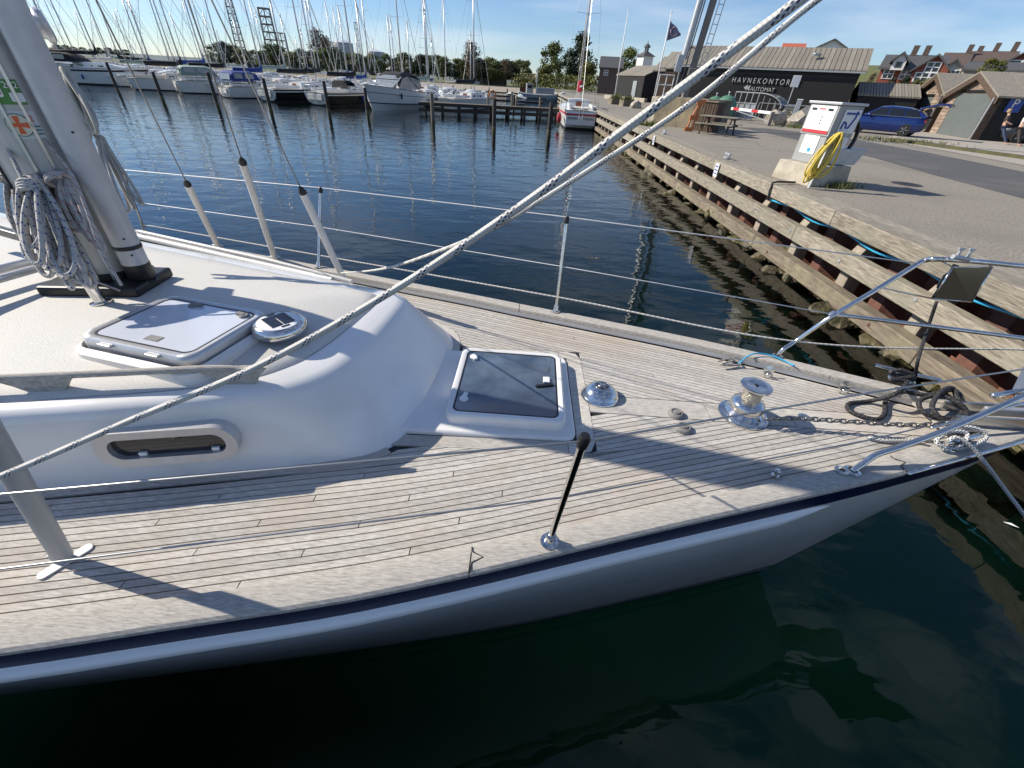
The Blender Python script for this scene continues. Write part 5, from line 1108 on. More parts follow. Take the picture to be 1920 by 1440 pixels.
# ---- sheds with gables towards the quay
def shed(name, label, C, Dp, depth, he, hr, door, group):
    """gable wall from C (near) to Dp (far); ridge runs away from the quay."""
    C = V((C.x, C.y, G)); Dp = V((Dp.x, Dp.y, G)); ex = (C-Dp); W_ = ex.length; ex.normalize(); n = V((-ex.y, ex.x, 0))
    if n.dot(C) < 0: n = -n
    t = thing(name, label, 'shed', Dp, 0, group); Mt = Matrix((ex, n, ZZ)).transposed()
    def q(mb): mb.v = [tuple(Mt @ V(p)) for p in mb.v]; return mb
    q(MB().add([(0, 0, 0), (W_, 0, 0), (W_, depth, 0), (0, depth, 0), (0, 0, he), (W_, 0, he), (W_, depth, he), (0, depth, he)], [(1, 2, 6, 5), (2, 3, 7, 6), (3, 0, 4, 7)])).build('side_wall', K['blackwall'], t)
    m_ = int(hr/.22); bh = hr/m_; d0, d1, dh = door
    for i in range(m_):                          # gable cladding, board by board
        z0, z1 = i*bh, (i+1)*bh-.015; f = lambda z: 0 if z <= he else (z-he)/(hr-he)*W_/2
        for xa, xb in ((0, d0), (d1, W_)) if z1 < dh else ((0, W_),):
            x00, x01 = max(xa, f(z0)), min(xb, W_-f(z0)); x10, x11 = max(xa, f(z1)), min(xb, W_-f(z1))
            if x01-x00 < .05 or x11-x10 < .01: continue
            q(MB().add([(x00, -.03, z0), (x01, -.03, z0), (x11, -.01, z1), (x10, -.01, z1), (x00, .05, z0), (x01, .05, z0), (x11, .05, z1), (x10, .05, z1)], [(0, 1, 2, 3), (0, 4, 5, 1), (1, 5, 6, 2), (3, 2, 6, 7), (0, 3, 7, 4)])).build('cladding_board', K['cladding'], t)
    q(MB().add([(0, .06, 0), (W_, .06, 0), (W_, .06, he), (W_/2, .06, hr), (0, .06, he)], [(0, 1, 2, 3, 4)])).build('gable_backing', K['wooddark'], t)
    q(MB().box(((d0+d1)/2, .01, dh/2), (d1-d0-.1, .06, dh-.05))).build('door', K['doorgrey'], t); q(MB().box(((d0+d1)/2, -.02, dh+.05), (d1-d0+.2, .1, .16))).build('lintel', K['black'], t)
    for s_ in (0, 1):
        x0, x1 = (-.3, W_/2) if s_ == 0 else (W_+.3, W_/2); zz = he-.3*(hr-he)/(W_/2); nb_ = 9
        for i in range(nb_):                     # roof boards run up the slope
            ya, yb = -.4+(depth+.4)*i/nb_, -.4+(depth+.4)*(i+1)/nb_-.03
            q(MB().add([(x0, ya, zz), (x1, ya, hr), (x1, yb, hr), (x0, yb, zz), (x0, ya, zz+.1), (x1, ya, hr+.1), (x1, yb, hr+.1), (x0, yb, zz+.1)], [(0, 1, 2, 3), (7, 6, 5, 4), (0, 4, 5, 1), (2, 6, 7, 3), (0, 3, 7, 4)])).build('roof_board', K['roofwood'], t)
        q(MB().add([(x0, -.38, zz-.35), (x1, -.38, hr-.35), (x1, -.38, hr+.02), (x0, -.38, zz+.02), (x0, -.1, zz-.35), (x1, -.1, hr-.35)], [(0, 1, 2, 3), (3, 2, 1, 0), (0, 4, 5, 1)])).build('barge_board', K['screenwood'], t)
        xx_ = 0 if s_ == 0 else W_
        q(MB().box((xx_, -.2, he/2), (.14, .36, he))).build('side_fin', K['screenwood'], t); q(MB().tube([(xx_, -.43, 0), (xx_, -.43, he-.1)], .05, 8)).build('down_pipe', K['galv'], t)
    return t, Mt, W_
C1, C2, C3 = P(1832, 263, G), P(1742, 248, G), P(1706, 241, G)
he = zat(C1, 180)-G; hr1 = zat((C1+C2)/2, 138)-G
s1_, Ms, Ws = shed('boat_shed', 'brown boarded shed with a wide grey roller door', C1, C2, 14, he, hr1, (1.2, (C1-C2).length-1.0, 2.55), 'gabled boat sheds')
n2 = Ms.col[1]; C3 = C2+(C2-C1).normalized()*5.6
s2_, Ms2, Ws2 = shed('boat_shed', 'brown boarded shed with narrow grey double doors and pallets outside', C2+V((0, 0, 0)), C3, 14, he, zat(C2+(C2-C1).normalized()*2.8, 140)-G, (1.3, 3.3, 2.3), 'gabled boat sheds')
for k_ in (1.9, 2.6): pass
t = thing('parking_sign', 'blue square parking sign with a white P on the black shed wall', 'sign', Ms @ V((Ws+.08, .75, 1.95))+C2.__class__((C2.x, C2.y, G)))
ex_ = Ms.col[1]; nn_ = Ms.col[0]; Mp = Matrix((ex_, ZZ, ex_.cross(ZZ))).transposed()
sgn = 1 if (ex_.cross(ZZ)).dot(nn_) > 0 else -1
MB().box((0, 0, 0), (.75, .75, .03), mat=Mp).build('plate', K['blue'], t)
tx = text('letter', 'P', .62, K['pwhite'], t, (Mp.to_4x4() if sgn > 0 else Matrix((-ex_, ZZ, (-ex_).cross(ZZ))).transposed().to_4x4()) @ Matrix.Translation((0, .06, .03)), .006)
# pallets
for k in range(3):
    t = thing('pallet', ['wooden pallet at the bottom of the stack by the double doors', 'wooden pallet in the middle of the stack by the double doors', 'wooden pallet on top of the stack by the double doors'][k], 'pallet', P(1738, 246, G)+V((-.6, .2, .15*k)), .5+.06*k, 'pallets by the shed')
    for i in range(5): MB().box((0, -.48+i*.24, .13), (1.2, .14, .024)).build('deck_board', K['pallet'], t)
    for i in range(3): MB().box((-.5+i*.5, 0, .06), (.1, 1.1, .11)).build('block', K['pallet'], t)
    for i in range(3): MB().box((0, -.45+i*.45, .012), (1.2, .1, .022)).build('base_board', K['pallet'], t)
# ================================================================== vehicles and people
def car(name, label, loc, rz, paint, tail=False, L_=4.6, h_=1.62, w_=1.86):
    t = thing(name, label, 'car', loc, rz); hw = w_/2
    def sec(x, pts): return [V((x, y, z)) for y, z in pts]
    rows = []                                    # lower body lofted over stations (front at -x)
    for x, zt, zb, ww in ((-L_/2, .62, .42, .55), (-L_/2+.10, .74, .26, .80), (-L_/2+.5, .86, .20, .95), (-1.15, .97, .20, 1.0), (-.2, 1.0, .20, 1.0), (1.0, 1.03, .20, 1.0), (1.75, 1.06, .22, .98), (L_/2-.12, 1.04, .30, .90), (L_/2, .95, .42, .80)):
        q = hw*ww; rows.append(sec(x, [(-q*.9, zb), (-q, zb+.12), (-q*1.0, (zb+zt)/2+.05), (-q*.95, zt-.06), (-q*.82, zt), (0, zt+.03), (q*.82, zt), (q*.95, zt-.06), (q, (zb+zt)/2+.05), (q, zb+.12), (q*.9, zb)]))
    b = MB().grid(rows, wrap=True); k = len(rows[0]); b.f.append(tuple(range(k-1, -1, -1))); b.f.append(tuple(range(len(b.v)-k, len(b.v)))); body = b.build('body', paint, t, smooth=45)
    gr_ = []
    for x, zt, top in ((-1.25, .99, .0), (-.35, h_-.06, 1), (.2, h_, 1), (1.1, h_-.05, 1), (1.75, h_-.22, 1), (2.15, 1.10, .0)):
        q0, q1 = hw*.90, hw*(.72 if top else .84); gr_.append(sec(x, [(-q0, 1.0), (-q1, zt-.03), (-q1*.8, zt), (q1*.8, zt), (q1, zt-.03), (q0, 1.0)]))
    b = MB().grid(gr_); b.build('cabin', paint, t, smooth=40)
    def gl(name, pts): b = MB().add(pts, [tuple(range(len(pts))), tuple(range(len(pts)-1, -1, -1))]); b.build(name, K['carglass'], t)
    for s_ in (-1, 1):
        y0, y1 = s_*(hw*.905), s_*(hw*.775)
        for xa, xb, xc, xd in ((-.95, .12, .10, -.32), (.20, .98, .95, .18), (1.05, 1.85, 1.55, 1.02)): gl('side_window', [(xa, y0, 1.04), (xb, y0, 1.04), (xc, y1, h_-.13), (xd, y1, h_-.13)])
        MB().box((-.72, s_*(hw+.08), 1.02), (.16, .2, .13)).build('mirror', paint, t, bevel=.03); MB().tube([(-1.05, y0*1.01, 1.02), (1.95, y0*1.01, 1.04)], .014, 6).build('trim', K['chrome'], t)
        MB().box((-L_/2+.14, s_*hw*.62, .70), (.22, .34, .12)).build('headlight', K['winlight'], t, bevel=.03); MB().box((L_/2-.06, s_*hw*.64, .88), (.16, .3, .18)).build('tail_light', K['red'], t, bevel=.02)
        for xw in (-1.38, 1.40):
            wq = MB().lathe([(.20, -.1), (.30, -.115), (.345, -.08), (.35, 0), (.345, .08), (.30, .115), (.20, .1)], (xw, s_*(hw-.11), .35), 24, axis=(0, 1, 0)).build('tyre', K['tyre'], t, smooth=40)
            MB().lathe([(.21, .02), (.20, .06), (.06, .075), (0, .08)], (xw, s_*(hw-.06), .35), 24, axis=(0, s_, 0)).build('rim', K['black'], wq, smooth=40)
            for k in range(5): a = k*1.2566; MB().bar((xw+.05*math.cos(a), s_*(hw+.02), .35+.05*math.sin(a)), (xw+.20*math.cos(a), s_*(hw+.012), .35+.20*math.sin(a)), .02, .055, up=(0, 1, 0)).build('spoke', K['galv'], wq)
    gl('windscreen', [(-1.17, -hw*.80, 1.04), (-1.17, hw*.80, 1.04), (-.43, hw*.62, h_-.11), (-.43, -hw*.62, h_-.11)])
    if tail:
        tp_ = [(1.62, 1.52, .0), (2.0, 1.66, .0), (2.5, 1.80, 0), (2.85, 1.81, 0), (3.0, 1.72, 0)]
        pf_ = [(x, z) for x, z, _ in tp_]+[(x-.03, z-.12) for x, z, _ in tp_[::-1]]
        MB().prism(pf_, -hw*.74, hw*.74, mat=Matrix(((1, 0, 0), (0, 0, 1), (0, 1, 0)))).build('tailgate', paint, t, bevel=.03)
        MB().prism([(2.06, 1.685), (2.45, 1.795), (2.447, 1.805), (2.057, 1.695)], -hw*.6, hw*.6, mat=Matrix(((1, 0, 0), (0, 0, 1), (0, 1, 0)))).build('rear_window', K['carglass'], t)
        MB().box((2.18, 0, .75), (.1, hw*1.5, .55)).build('boot_opening', K['black'], t)
    MB().box((0, 0, .28), (3.0, w_*.86, .2)).build('underside', K['black'], t)
    return t
car('parked_car', 'blue estate car with its tailgate open', P(1646, 252, G)+V((.5, .7, 0)), R(-47), K['carblue'], True, 4.4, 1.56, 1.8)
car('parked_car', 'dark grey car behind two people at the right edge', P(1935, 272, G)+V((1.0, .9, 0)), R(-20), K['cardark'], False, 4.3, 1.5)
def limb(name, chains, mat, parent, sub=1):
    me = bpy.data.meshes.new(name); vs_, es, rs = [], [], []; idx = {}
    for ch_ in chains:
        prev = None
        for (p, r_) in ch_:
            key = tuple(round(c, 3) for c in p)
            if key not in idx: idx[key] = len(vs_); vs_.append(p); rs.append(r_)
            if prev is not None and prev != idx[key]: es.append((prev, idx[key]))
            prev = idx[key]
    me.from_pydata(vs_, es, []); me.materials.append(mat); o = bpy.data.objects.new(name, me); col.objects.link(o); o.parent = parent
    sk_ = o.modifiers.new('skin', 'SKIN'); sk_.use_smooth_shade = True
    for i, r_ in enumerate(rs): v_ = me.skin_vertices[0].data[i]; v_.radius = (r_, r_); v_.use_root = (i == 0)
    ss = o.modifiers.new('sub', 'SUBSURF'); ss.levels = sub; ss.render_levels = sub; return o
def person(label, loc, rz, top, legs, lean=0.0, hair=None, arms=((.0, .0), (.0, .0))):
    t = thing('person', label, 'person', loc, rz)
    L_ = lambda x, y, z: (x, y+lean*z*.35, z)
    hp_ = L_(0, 0, .92); ch_ = L_(0, .02, 1.36); nk = L_(0, .03, 1.47); hd = L_(0, .05, 1.63)
    body = [[(hp_, .13), (L_(0, .0, 1.12), .12), (ch_, .15), (nk, .055), (hd, .095), (L_(0, .06, 1.72), .07)]]
    for s_ in (-1, 1): body += [[(ch_, .15), (L_(s_*.19, .0, 1.40), .06), (L_(s_*.24, -.02, 1.13), .045), (L_(s_*.12, -.24, 1.02), .035), (L_(s_*.06, -.30, 1.02), .03)], [(hp_, .13), (L_(s_*.09, 0, .86), .09), (L_(s_*.10, -.06-lean*.25, .48), .06), (L_(s_*.10, -lean*.9, .07), .045), (L_(s_*.10, -.16-lean*.9, .04), .035)]]
    limb('body', body, K['skin'], t)
    shirt = [[(L_(0, 0, .82), .15), (L_(0, 0, .92), .15), (L_(0, .0, 1.12), .135), (L_(0, .02, 1.34), .16), (L_(0, .025, 1.43), .09)]]
    for s_ in (-1, 1): shirt.append([(L_(0, .02, 1.34), .16), (L_(s_*.19, .0, 1.40), .07), (L_(s_*.24, -.02, 1.15), .055)])
    limb('shirt', shirt, top, t)
    tr_ = []
    for s_ in (-1, 1): tr_.append([(L_(0, 0, .92), .14), (L_(s_*.09, 0, .84), .10), (L_(s_*.10, -.06-lean*.25, .48), .07), (L_(s_*.10, -lean*.9, .10), .055)])
    limb('trousers', tr_, legs, t)
    b = MB().lathe([(.10, -.06), (.108, .02), (.09, .08), (.05, .115), (0, .125)], (0, hd[1]+.02, hd[2]+.01), 14); b.build('hair', hair or K['hair'], t, smooth=True)
    for s_ in (-1, 1): MB().box((s_*.035, hd[1]-.095, hd[2]+.01), (.02, .01, .012)).build('eye', K['black'], t)
    return t
person('person in a dark top and jeans leaning back against the grey car', P(1868, 270, G), R(40), K['darkcloth'], K['jeans'], .45)
person('person in a pale shirt standing at the right picture edge', P(1897, 273, G), R(30), K['paleshirt'], K['darkcloth'], .3)
person('person whose head shows above the roof of the blue car', P(1640, 240, G)+V((.8, 1.6, 0)), R(10), K['darkcloth'], K['jeans'], 0)
# ================================================================== marina
def boat(name, label, loc, rz, L_=10.0, bm_=3.2, fr=1.15, hull=None, deckm=None, cover=None, canopy=None, mast=12.0, stripe=None, cabin=True, detail=2, mast_x=.6, sprayhood=None, group=None, boom=True, reverse=False, rails=True):
    hull = hull or K['boatw']; deckm = deckm or K['boatw']; t = thing(name, label, 'sailboat' if mast else 'motorboat', loc, rz, group)
    st = [(-.5, .78, .92), (-.42, .88, .93), (-.2, .98, .95), (.05, 1.0, .98), (.25, .86, 1.04), (.4, .52, 1.12), (.47, .24, 1.17), (.5, .02, 1.2)]
    def hw(x):
        x /= L_
        for (a, w0, f0), (b, w1, f1) in zip(st, st[1:]):
            if a <= x <= b: k = (x-a)/(b-a); return (w0+(w1-w0)*k)*bm_/2, (f0+(f1-f0)*k)*fr
        return .05, fr
    def bnd(nm, fs, mat, off=0):
        rows = []
        for f in fs:
            r_ = []
            for x, w_, h_ in st:
                y = w_*bm_/2; r_.append((x*L_-(.06*L_*(1-f) if x > .3 else 0)*(x-.3)*5+(.04*L_*(1-f) if x == -.5 else 0), y, h_, f))
            line = [V((x, y*(.80+.20*f)+off, h_*fr*f)) for x, y, h_, f in r_]; line2 = [V((x, -y*(.80+.20*f)-off, h_*fr*f)) for x, y, h_, f in r_]
            rows.append(line2[::-1]+line if False else line[::-1]+line2)
        b = MB().grid(rows, wrap=True); return b.build(nm, mat, t, smooth=40)
    bnd('hull', (.10, .4, .75, 1.0), hull); bnd('boot_top', (-.25, .10), K['antifoul'])
    if stripe: bnd('stripe', (.80, .90), stripe, .012)
    rows = [[V((x*L_*.995, s_*w_*bm_/2*.985, h_*fr)) for x, w_, h_ in st] for s_ in (-1, 1)]
    MB().grid([rows[0], [V((p.x, 0, p.z+.06)) for p in rows[0]], rows[1]]).build('deck', deckm, t, smooth=True)
    if detail >= 1:
        MB().tube([V((x*L_, w_*bm_/2, h_*fr+.02)) for x, w_, h_ in st]+[V((x*L_, -w_*bm_/2, h_*fr+.02)) for x, w_, h_ in st[::-1]], .035, 6).build('rail_cap', K['boatcream'], t)
    if cabin:
        cs = [(-.10, .60, .0), (-.09, .58, .52), (.05, .56, .55), (.18, .46, .46), (.28, .34, .26), (.33, .25, .02)]
        rows = [[V((x*L_, y*w_*bm_/2, fr+(z if abs(y) < .95 else 0)+(.06 if abs(y) < .5 and z else 0))) for y in (-1.0, -.93, -.4, .4, .93, 1.0)] for x, w_, z in cs]
        cb = MB().grid(rows).build('cabin', deckm, t, smooth=30)
        if detail >= 1:
            for s_ in (-1, 1):
                for x0 in (-.04, .04, .12): MB().box((x0*L_, s_*(.55-.5*max(0, x0))*bm_/2, fr+.22), (.055*L_, .05, .13)).build('window', K['win'], cb)
            MB().box((-.105*L_, 0, fr+.2), (.04, .55, .45)).build('companionway', K['mahog'], cb)
        MB().box((-.28*L_, 0, fr+.03), (.3*L_, bm_*.42, .06)).build('cockpit_floor', K['boatcream'], t)
        for s_ in (-1, 1): MB().box((-.28*L_, s_*bm_*.27, fr+.16), (.32*L_, .16, .26)).build('coaming', deckm, t, bevel=.04)
    if detail >= 2:                               # swim platform and ladder on the transom
        tq = [(-.39*bm_, fr*.93), (-.385*bm_, fr*.6), (-.34*bm_, fr*.28), (-.22*bm_, fr*.12), (0, fr*.08), (.22*bm_, fr*.12), (.34*bm_, fr*.28), (.385*bm_, fr*.6), (.39*bm_, fr*.93)]
        MB().add([(-.5*L_-.05+.02*L_*max(0, 1-z/fr)*1.6, y, z) for y, z in tq]+[(-.5*L_+.25, y, z) for y, z in tq], [tuple(range(9)), tuple(range(8, -1, -1))]+[(i, i+1, i+10, i+9) for i in range(8)]).build('transom', K['boatw'], t)
        MB().box((-.5*L_-.03, 0, fr*.60), (.06, bm_*.54, fr*.42)).build('transom_panel', K['boatcream'], t, bevel=.03)
        for s_ in (-.12, .12): MB().tube([(-.5*L_-.06, s_, .15), (-.5*L_-.06, s_, fr+.2)], .02, 6).build('ladder_side', K['chrome'], t)
        for z_ in (.35, .6, .85): MB().tube([(-.5*L_-.06, -.12, z_), (-.5*L_-.06, .12, z_)], .018, 6).build('ladder_rung', K['chrome'], t)
        for s_ in (-1, 1):
            f_ = MB().lathe([(.0, 0), (.10, .08), (.11, .4), (.08, .5), (0, .55)], (.02*L_*s_, s_*(bm_/2+.1), fr*.3), 10).build('fender', K['boatw'] if s_ > 0 else K['canvasblue'], t, smooth=True)
    if rails:
        for s_ in (-1, 1):
            xs = [-.49, -.3, -.1, .1, .28, .42]; tp = []
            for x in xs: y, h_ = hw(x*L_); MB().tube([(x*L_, s_*(y-.06), h_), (x*L_, s_*(y-.06), h_+.6)], .014, 5).build('stanchion', K['chrome'], t); tp.append(V((x*L_, s_*(y-.06), h_+.6)))
            MB().tube(tp+[V((.49*L_, 0, 1.2*fr+.62))], .010, 5).build('lifeline', K['wire'], t)
        y, h_ = hw(-.49*L_); MB().tube(spl([(-.40*L_, -y, h_+.6), (-.49*L_, -y*.9, h_+.62), (-.51*L_, 0, h_+.62), (-.49*L_, y*.9, h_+.62), (-.40*L_, y, h_+.6)], 16), .02, 6).build('stern_rail', K['chrome'], t)
        y, h_ = hw(.44*L_); MB().tube(spl([(.38*L_, -y*1.4, h_+.6), (.47*L_, -y*.6, h_+.65), (.505*L_, 0, h_+.66), (.47*L_, y*.6, h_+.65), (.38*L_, y*1.4, h_+.6)], 14), .02, 6).build('pulpit', K['chrome'], t)
    if mast:
        mx = .10*L_; MB().tube([(mx, 0, fr+.3), (mx-.1, 0, mast)], .075, 8).build('mast', K['alu'], t, smooth=True)
        for f in ((.52, .78) if detail >= 1 else (.6,)):
            zz = fr+(mast-fr)*f; w_ = bm_*.34*(1.1-f*.5)
            for s_ in (-1, 1): MB().bar((mx-.05, 0, zz), (mx-.25, s_*w_, zz+.06), .05, .025).build('spreader', K['alu'], t)
        for s_ in (-1, 1): MB().tube([(mx-.2, s_*bm_*.46, fr), (mx-.2, s_*bm_*.30, fr+(mast-fr)*.52), (mx-.1, 0, mast*.97)], .009, 4).build('shroud', K['wire'], t)
        MB().tube([(.49*L_, 0, 1.2*fr), (mx-.05, 0, mast*.96)], .028 if detail >= 1 else .012, 5).build('forestay', K['boatcream'] if detail >= 1 else K['wire'], t); MB().tube([(-.49*L_, 0, fr), (mx-.1, 0, mast)], .009, 4).build('backstay', K['wire'], t)
        if boom:
            bz = fr+1.45; MB().tube([(mx, 0, bz), (mx-.40*L_, 0, bz+.12)], .07, 8).build('boom', K['alu'], t)
            if cover:
                sc_ = [(mx+.14, bz+1.55, .06), (mx+.12, bz+.9, .11), (mx-.1, bz+.42, .16), (mx-.5, bz+.30, .17), (mx-.2*L_, bz+.26, .15), (mx-.39*L_, bz+.25, .10)]
                rows = [[V((x+(.0 if i > 1 else .0), w_*math.cos(a*.785), lerp(bz-.12, z, .5+.5*math.sin(a*.785)))) for a in range(8)] for i, (x, z, w_) in enumerate(sc_)]
                b = MB().grid(rows, wrap=True); b.f.append(tuple(range(len(b.v)-8, len(b.v)))); b.build('sail_cover', cover, t, smooth=True)
    if canopy:
        arc = [(-.42, .95), (-.41, 1.62), (-.38, 1.80), (-.14, 1.86), (-.08, 1.70), (-.02, 1.0)]
        rows = [[V((x*L_, s_*bm_*.40, fr+(z-.35)*.95-(.12 if abs(s_) == 1 else 0))) for s_ in (-1, -.6, 0, .6, 1)] for x, z in arc]
        cn_ = MB().grid(rows).build('canopy', canopy, t, smooth=30)
        for s_ in (-1, 1):
            MB().add([(x*L_, s_*bm_*.405, fr+(z-.35)*.95-.12) for x, z in arc], [tuple(range(6)), tuple(range(5, -1, -1))]).build('canopy_side', canopy, t)
            for x0, x1 in ((-.38, -.27), (-.24, -.12)): MB().add([(x0*L_, s_*bm_*.415, fr+.75), (x1*L_, s_*bm_*.415, fr+.75), (x1*L_, s_*bm_*.415, fr+1.2), (x0*L_, s_*bm_*.415, fr+1.2)], [(0, 1, 2, 3), (3, 2, 1, 0)]).build('canopy_window', K['winlight'], cn_)
        MB().add([(-.428*L_, -bm_*.32, fr+.62), (-.428*L_, bm_*.32, fr+.62), (-.420*L_, bm_*.32, fr+1.15), (-.420*L_, -bm_*.32, fr+1.15)], [(0, 1, 2, 3), (3, 2, 1, 0)]).build('canopy_window', K['winlight'], cn_)
    if sprayhood:
        arc = [(-.15, .35), (-.14, .95), (-.06, 1.0), (.0, .5)]
        MB().grid([[V((x*L_, y*bm_*.31, fr+z-(.15 if abs(y) == 1 else 0))) for y in (-1, -.7, 0, .7, 1)] for x, z in arc]).build('sprayhood', sprayhood, t, smooth=30)
    return t
OW = 'first second third fourth fifth sixth seventh eighth ninth tenth eleventh twelfth thirteenth fourteenth fifteenth sixteenth seventeenth eighteenth nineteenth twentieth'.split()
def ordw(k): return OW[k] if k < 20 else 'twenty '+OW[k-20] if k < 29 else 'thirtieth' if k == 29 else 'thirty '+OW[k-30] if k < 39 else 'fortieth' if k == 39 else 'forty '+OW[k-40]
HD = R(68)
def atw(u, v, fwd=0.0, hd=HD):                     # berth so that the stern stands where the pixel meets the water
    p = P(u, v, 0); return V((p.x+math.cos(hd)*fwd, p.y+math.sin(hd)*fwd, 0))
boat('moored_yacht', 'white and black sailing yacht with open stern, left of its twin', atw(500, 191, 5.2), HD, 10.4, 3.4, 1.2, K['boatblack'], cover=K['canvasblk'], mast=14.5, stripe=K['boatw'])
boat('moored_yacht', 'white and black sailing yacht with open stern, next to the motor cruiser', atw(595, 198, 5.2), HD, 10.6, 3.5, 1.2, K['boatblack'], cover=K['canvasblk'], mast=15, sprayhood=K['canvasblk'], stripe=K['boatw'])
boat('moored_yacht', 'white yacht with royal blue cockpit tent and blue boom cover', atw(428, 184, 4.2), R(60), 8.4, 2.9, 1.05, cover=K['canvasblue'], canopy=K['canvasblue'], mast=11.5)
boat('moored_yacht', 'white yacht with dark green cockpit tent and pale window', atw(350, 176, 4.6), R(42), 9.4, 3.1, 1.25, cover=K['canvasblk'], canopy=K['canvasgrn'], mast=12.5)
boat('moored_yacht', 'old white ketch with mahogany hatch between two mooring piles', atw(262, 170, 4.8), R(30), 9.6, 3.0, 1.2, cover=K['canvasblk'], mast=12.5, deckm=K['boatcream'])
boat('moored_yacht', 'white motor sailer with black window band nearest the mast', atw(150, 158, 2.0), R(14), 13.0, 4.0, 1.75, cover=K['canvasblk'], mast=15, stripe=K['canvasblk'], canopy=K['canvasblk'])
# transoms of the twin yachts are white
# motor cruiser, bow towards the camera
def cruiser(label, loc, rz, L_=8.6, bm_=3.0, fr=1.35, detail=True, group=None):
    t = thing('motor_cruiser', label, 'motorboat', loc, rz, group); st = [(-.5, .95, .88), (-.3, 1, .92), (0, 1.0, 1.0), (.2, .92, 1.08), (.36, .62, 1.14), (.46, .26, 1.18), (.5, .03, 1.2)]
    def lv(f, k): return [V((x*L_-(1-f)*.9*max(0, x-.1)*L_*.28, s_*w_*bm_/2*k*(1 if x < .1 else lerp(1, .75, (1-f))), h_*fr*f)) for s_ in (1,) for x, w_, h_ in st[::-1]]+[V((x*L_-(1-f)*.9*max(0, x-.1)*L_*.28, -w_*bm_/2*k*(1 if x < .1 else lerp(1, .75, (1-f))), h_*fr*f)) for x, w_, h_ in st]
    MB().grid([lv(-.2, .6), lv(.12, .74), lv(.3, .9)], wrap=True).build('hull_bottom', K['boatw'], t, smooth=40)
    MB().grid([lv(.3, .93), lv(.62, .98), lv(1, 1)], wrap=True).build('hull', K['boatw'], t, smooth=40)
    MB().grid([lv(.29, .945), lv(.33, .95)], wrap=True).build('chine_stripe', K['navy'], t); MB().grid([lv(.70, 1.0), lv(.73, 1.004)], wrap=True).build('stripe', K['rubber'], t)
    MB().grid([[V((x*L_*.99, -w_*bm_/2*.99, h_*fr)) for x, w_, h_ in st], [V((x*L_*.99, 0, h_*fr+.16*(x > -.1)*(x < .42))) for x, w_, h_ in st], [V((x*L_*.99, w_*bm_/2*.99, h_*fr)) for x, w_, h_ in st]]).build('deck', K['boatw'], t, smooth=True)
    MB().tube(lv(1.0, 1.01), .03, 6, closed=True).build('rub_rail', K['rubber'], t)
    cs = [(.02, fr+.62, .72), (-.02, fr+.85, .74), (.16, fr+.15, .80)]
    ws = [V((.17*L_, y*bm_*.40*(1-.25*abs(y)**3), fr+.12)) for y in (-1, -.5, 0, .5, 1)]; wt = [V((.03*L_, y*bm_*.38, fr+.80)) for y in (-1, -.5, 0, .5, 1)]
    wsn = MB().grid([ws, wt]).build('windscreen', K['winlight'], t); 
    for a, b in zip(ws, wt): MB().tube([a, b], .022, 5).build('frame', K['boatw'], wsn)
    MB().tube(wt, .025, 5).build('top_frame', K['black'], wsn)
    arc = [(.03, .80), (-.02, 1.28), (-.12, 1.48), (-.28, 1.44), (-.40, 1.15), (-.44, .3)]
    cn_ = MB().grid([[V((x*L_, y*bm_*.41, fr+z-(.22 if abs(y) == 1 else 0))) for y in (-1, -.75, 0, .75, 1)] for x, z in arc]).build('canopy', K['canvasblk'], t, smooth=30)
    wf = [V((.034*L_, y*bm_*.385, fr+.84)) for y in (-1, -.5, 0, .5, 1)]; wf2 = [V((-.008*L_, y*bm_*.385, fr+1.17-(.12 if abs(y) == 1 else 0))) for y in (-1, -.5, 0, .5, 1)]
    MB().grid([wf, wf2]).build('front_window', K['winlight'], cn_)
    for s_ in (-1, 1):
        MB().add([(.1*L_, s_*bm_*.418, fr+.02), (-.40*L_, s_*bm_*.425, fr+.02), (-.40*L_, s_*bm_*.425, fr+.85), (-.12*L_, s_*bm_*.425, fr+1.15), (.0, s_*bm_*.42, fr+.95)], [(0, 1, 2, 3, 4), (4, 3, 2, 1, 0)]).build('side_window', K['winlight'], cn_)
        MB().tube([(-.1*L_, s_*bm_*.43, fr+1.2), (-.36*L_, s_*bm_*.43, fr+.05)], .03, 5).build('arch', K['black'], cn_)
        rl = [V((x*L_, s_*y*bm_/2, z*fr+.45)) for x, y, z in ((.05, .92, 1.02), (.2, .86, 1.08), (.36, .57, 1.14), (.46, .22, 1.18))]; MB().tube(rl+[V((.5*L_, 0, 1.2*fr+.45))], .018, 5).build('bow_rail', K['chrome'], t)
        for p in rl: MB().tube([p, p-V((0, 0, .45))], .014, 5).build('stanchion', K['chrome'], t)
    MB().lathe([(0, 0), (.09, .07), (.1, .4), (.05, .52), (0, .55)], (.1*L_, bm_/2+.02, fr*.55), 10).build('fender', K['black'], t, smooth=True); MB().box((.30*L_, 0, fr*1.15+.12), (.5, .5, .05)).build('deck_hatch', K['win'], t, bevel=.02)
    return t
hdm = R(254); pm_ = P(700, 207, 0); cruiser('white motor cruiser with black canopy lying bow on beside the pier', V((pm_.x-math.cos(hdm)*3.6, pm_.y-math.sin(hdm)*3.6, 0)), hdm, 9.2, 3.5, 1.75)
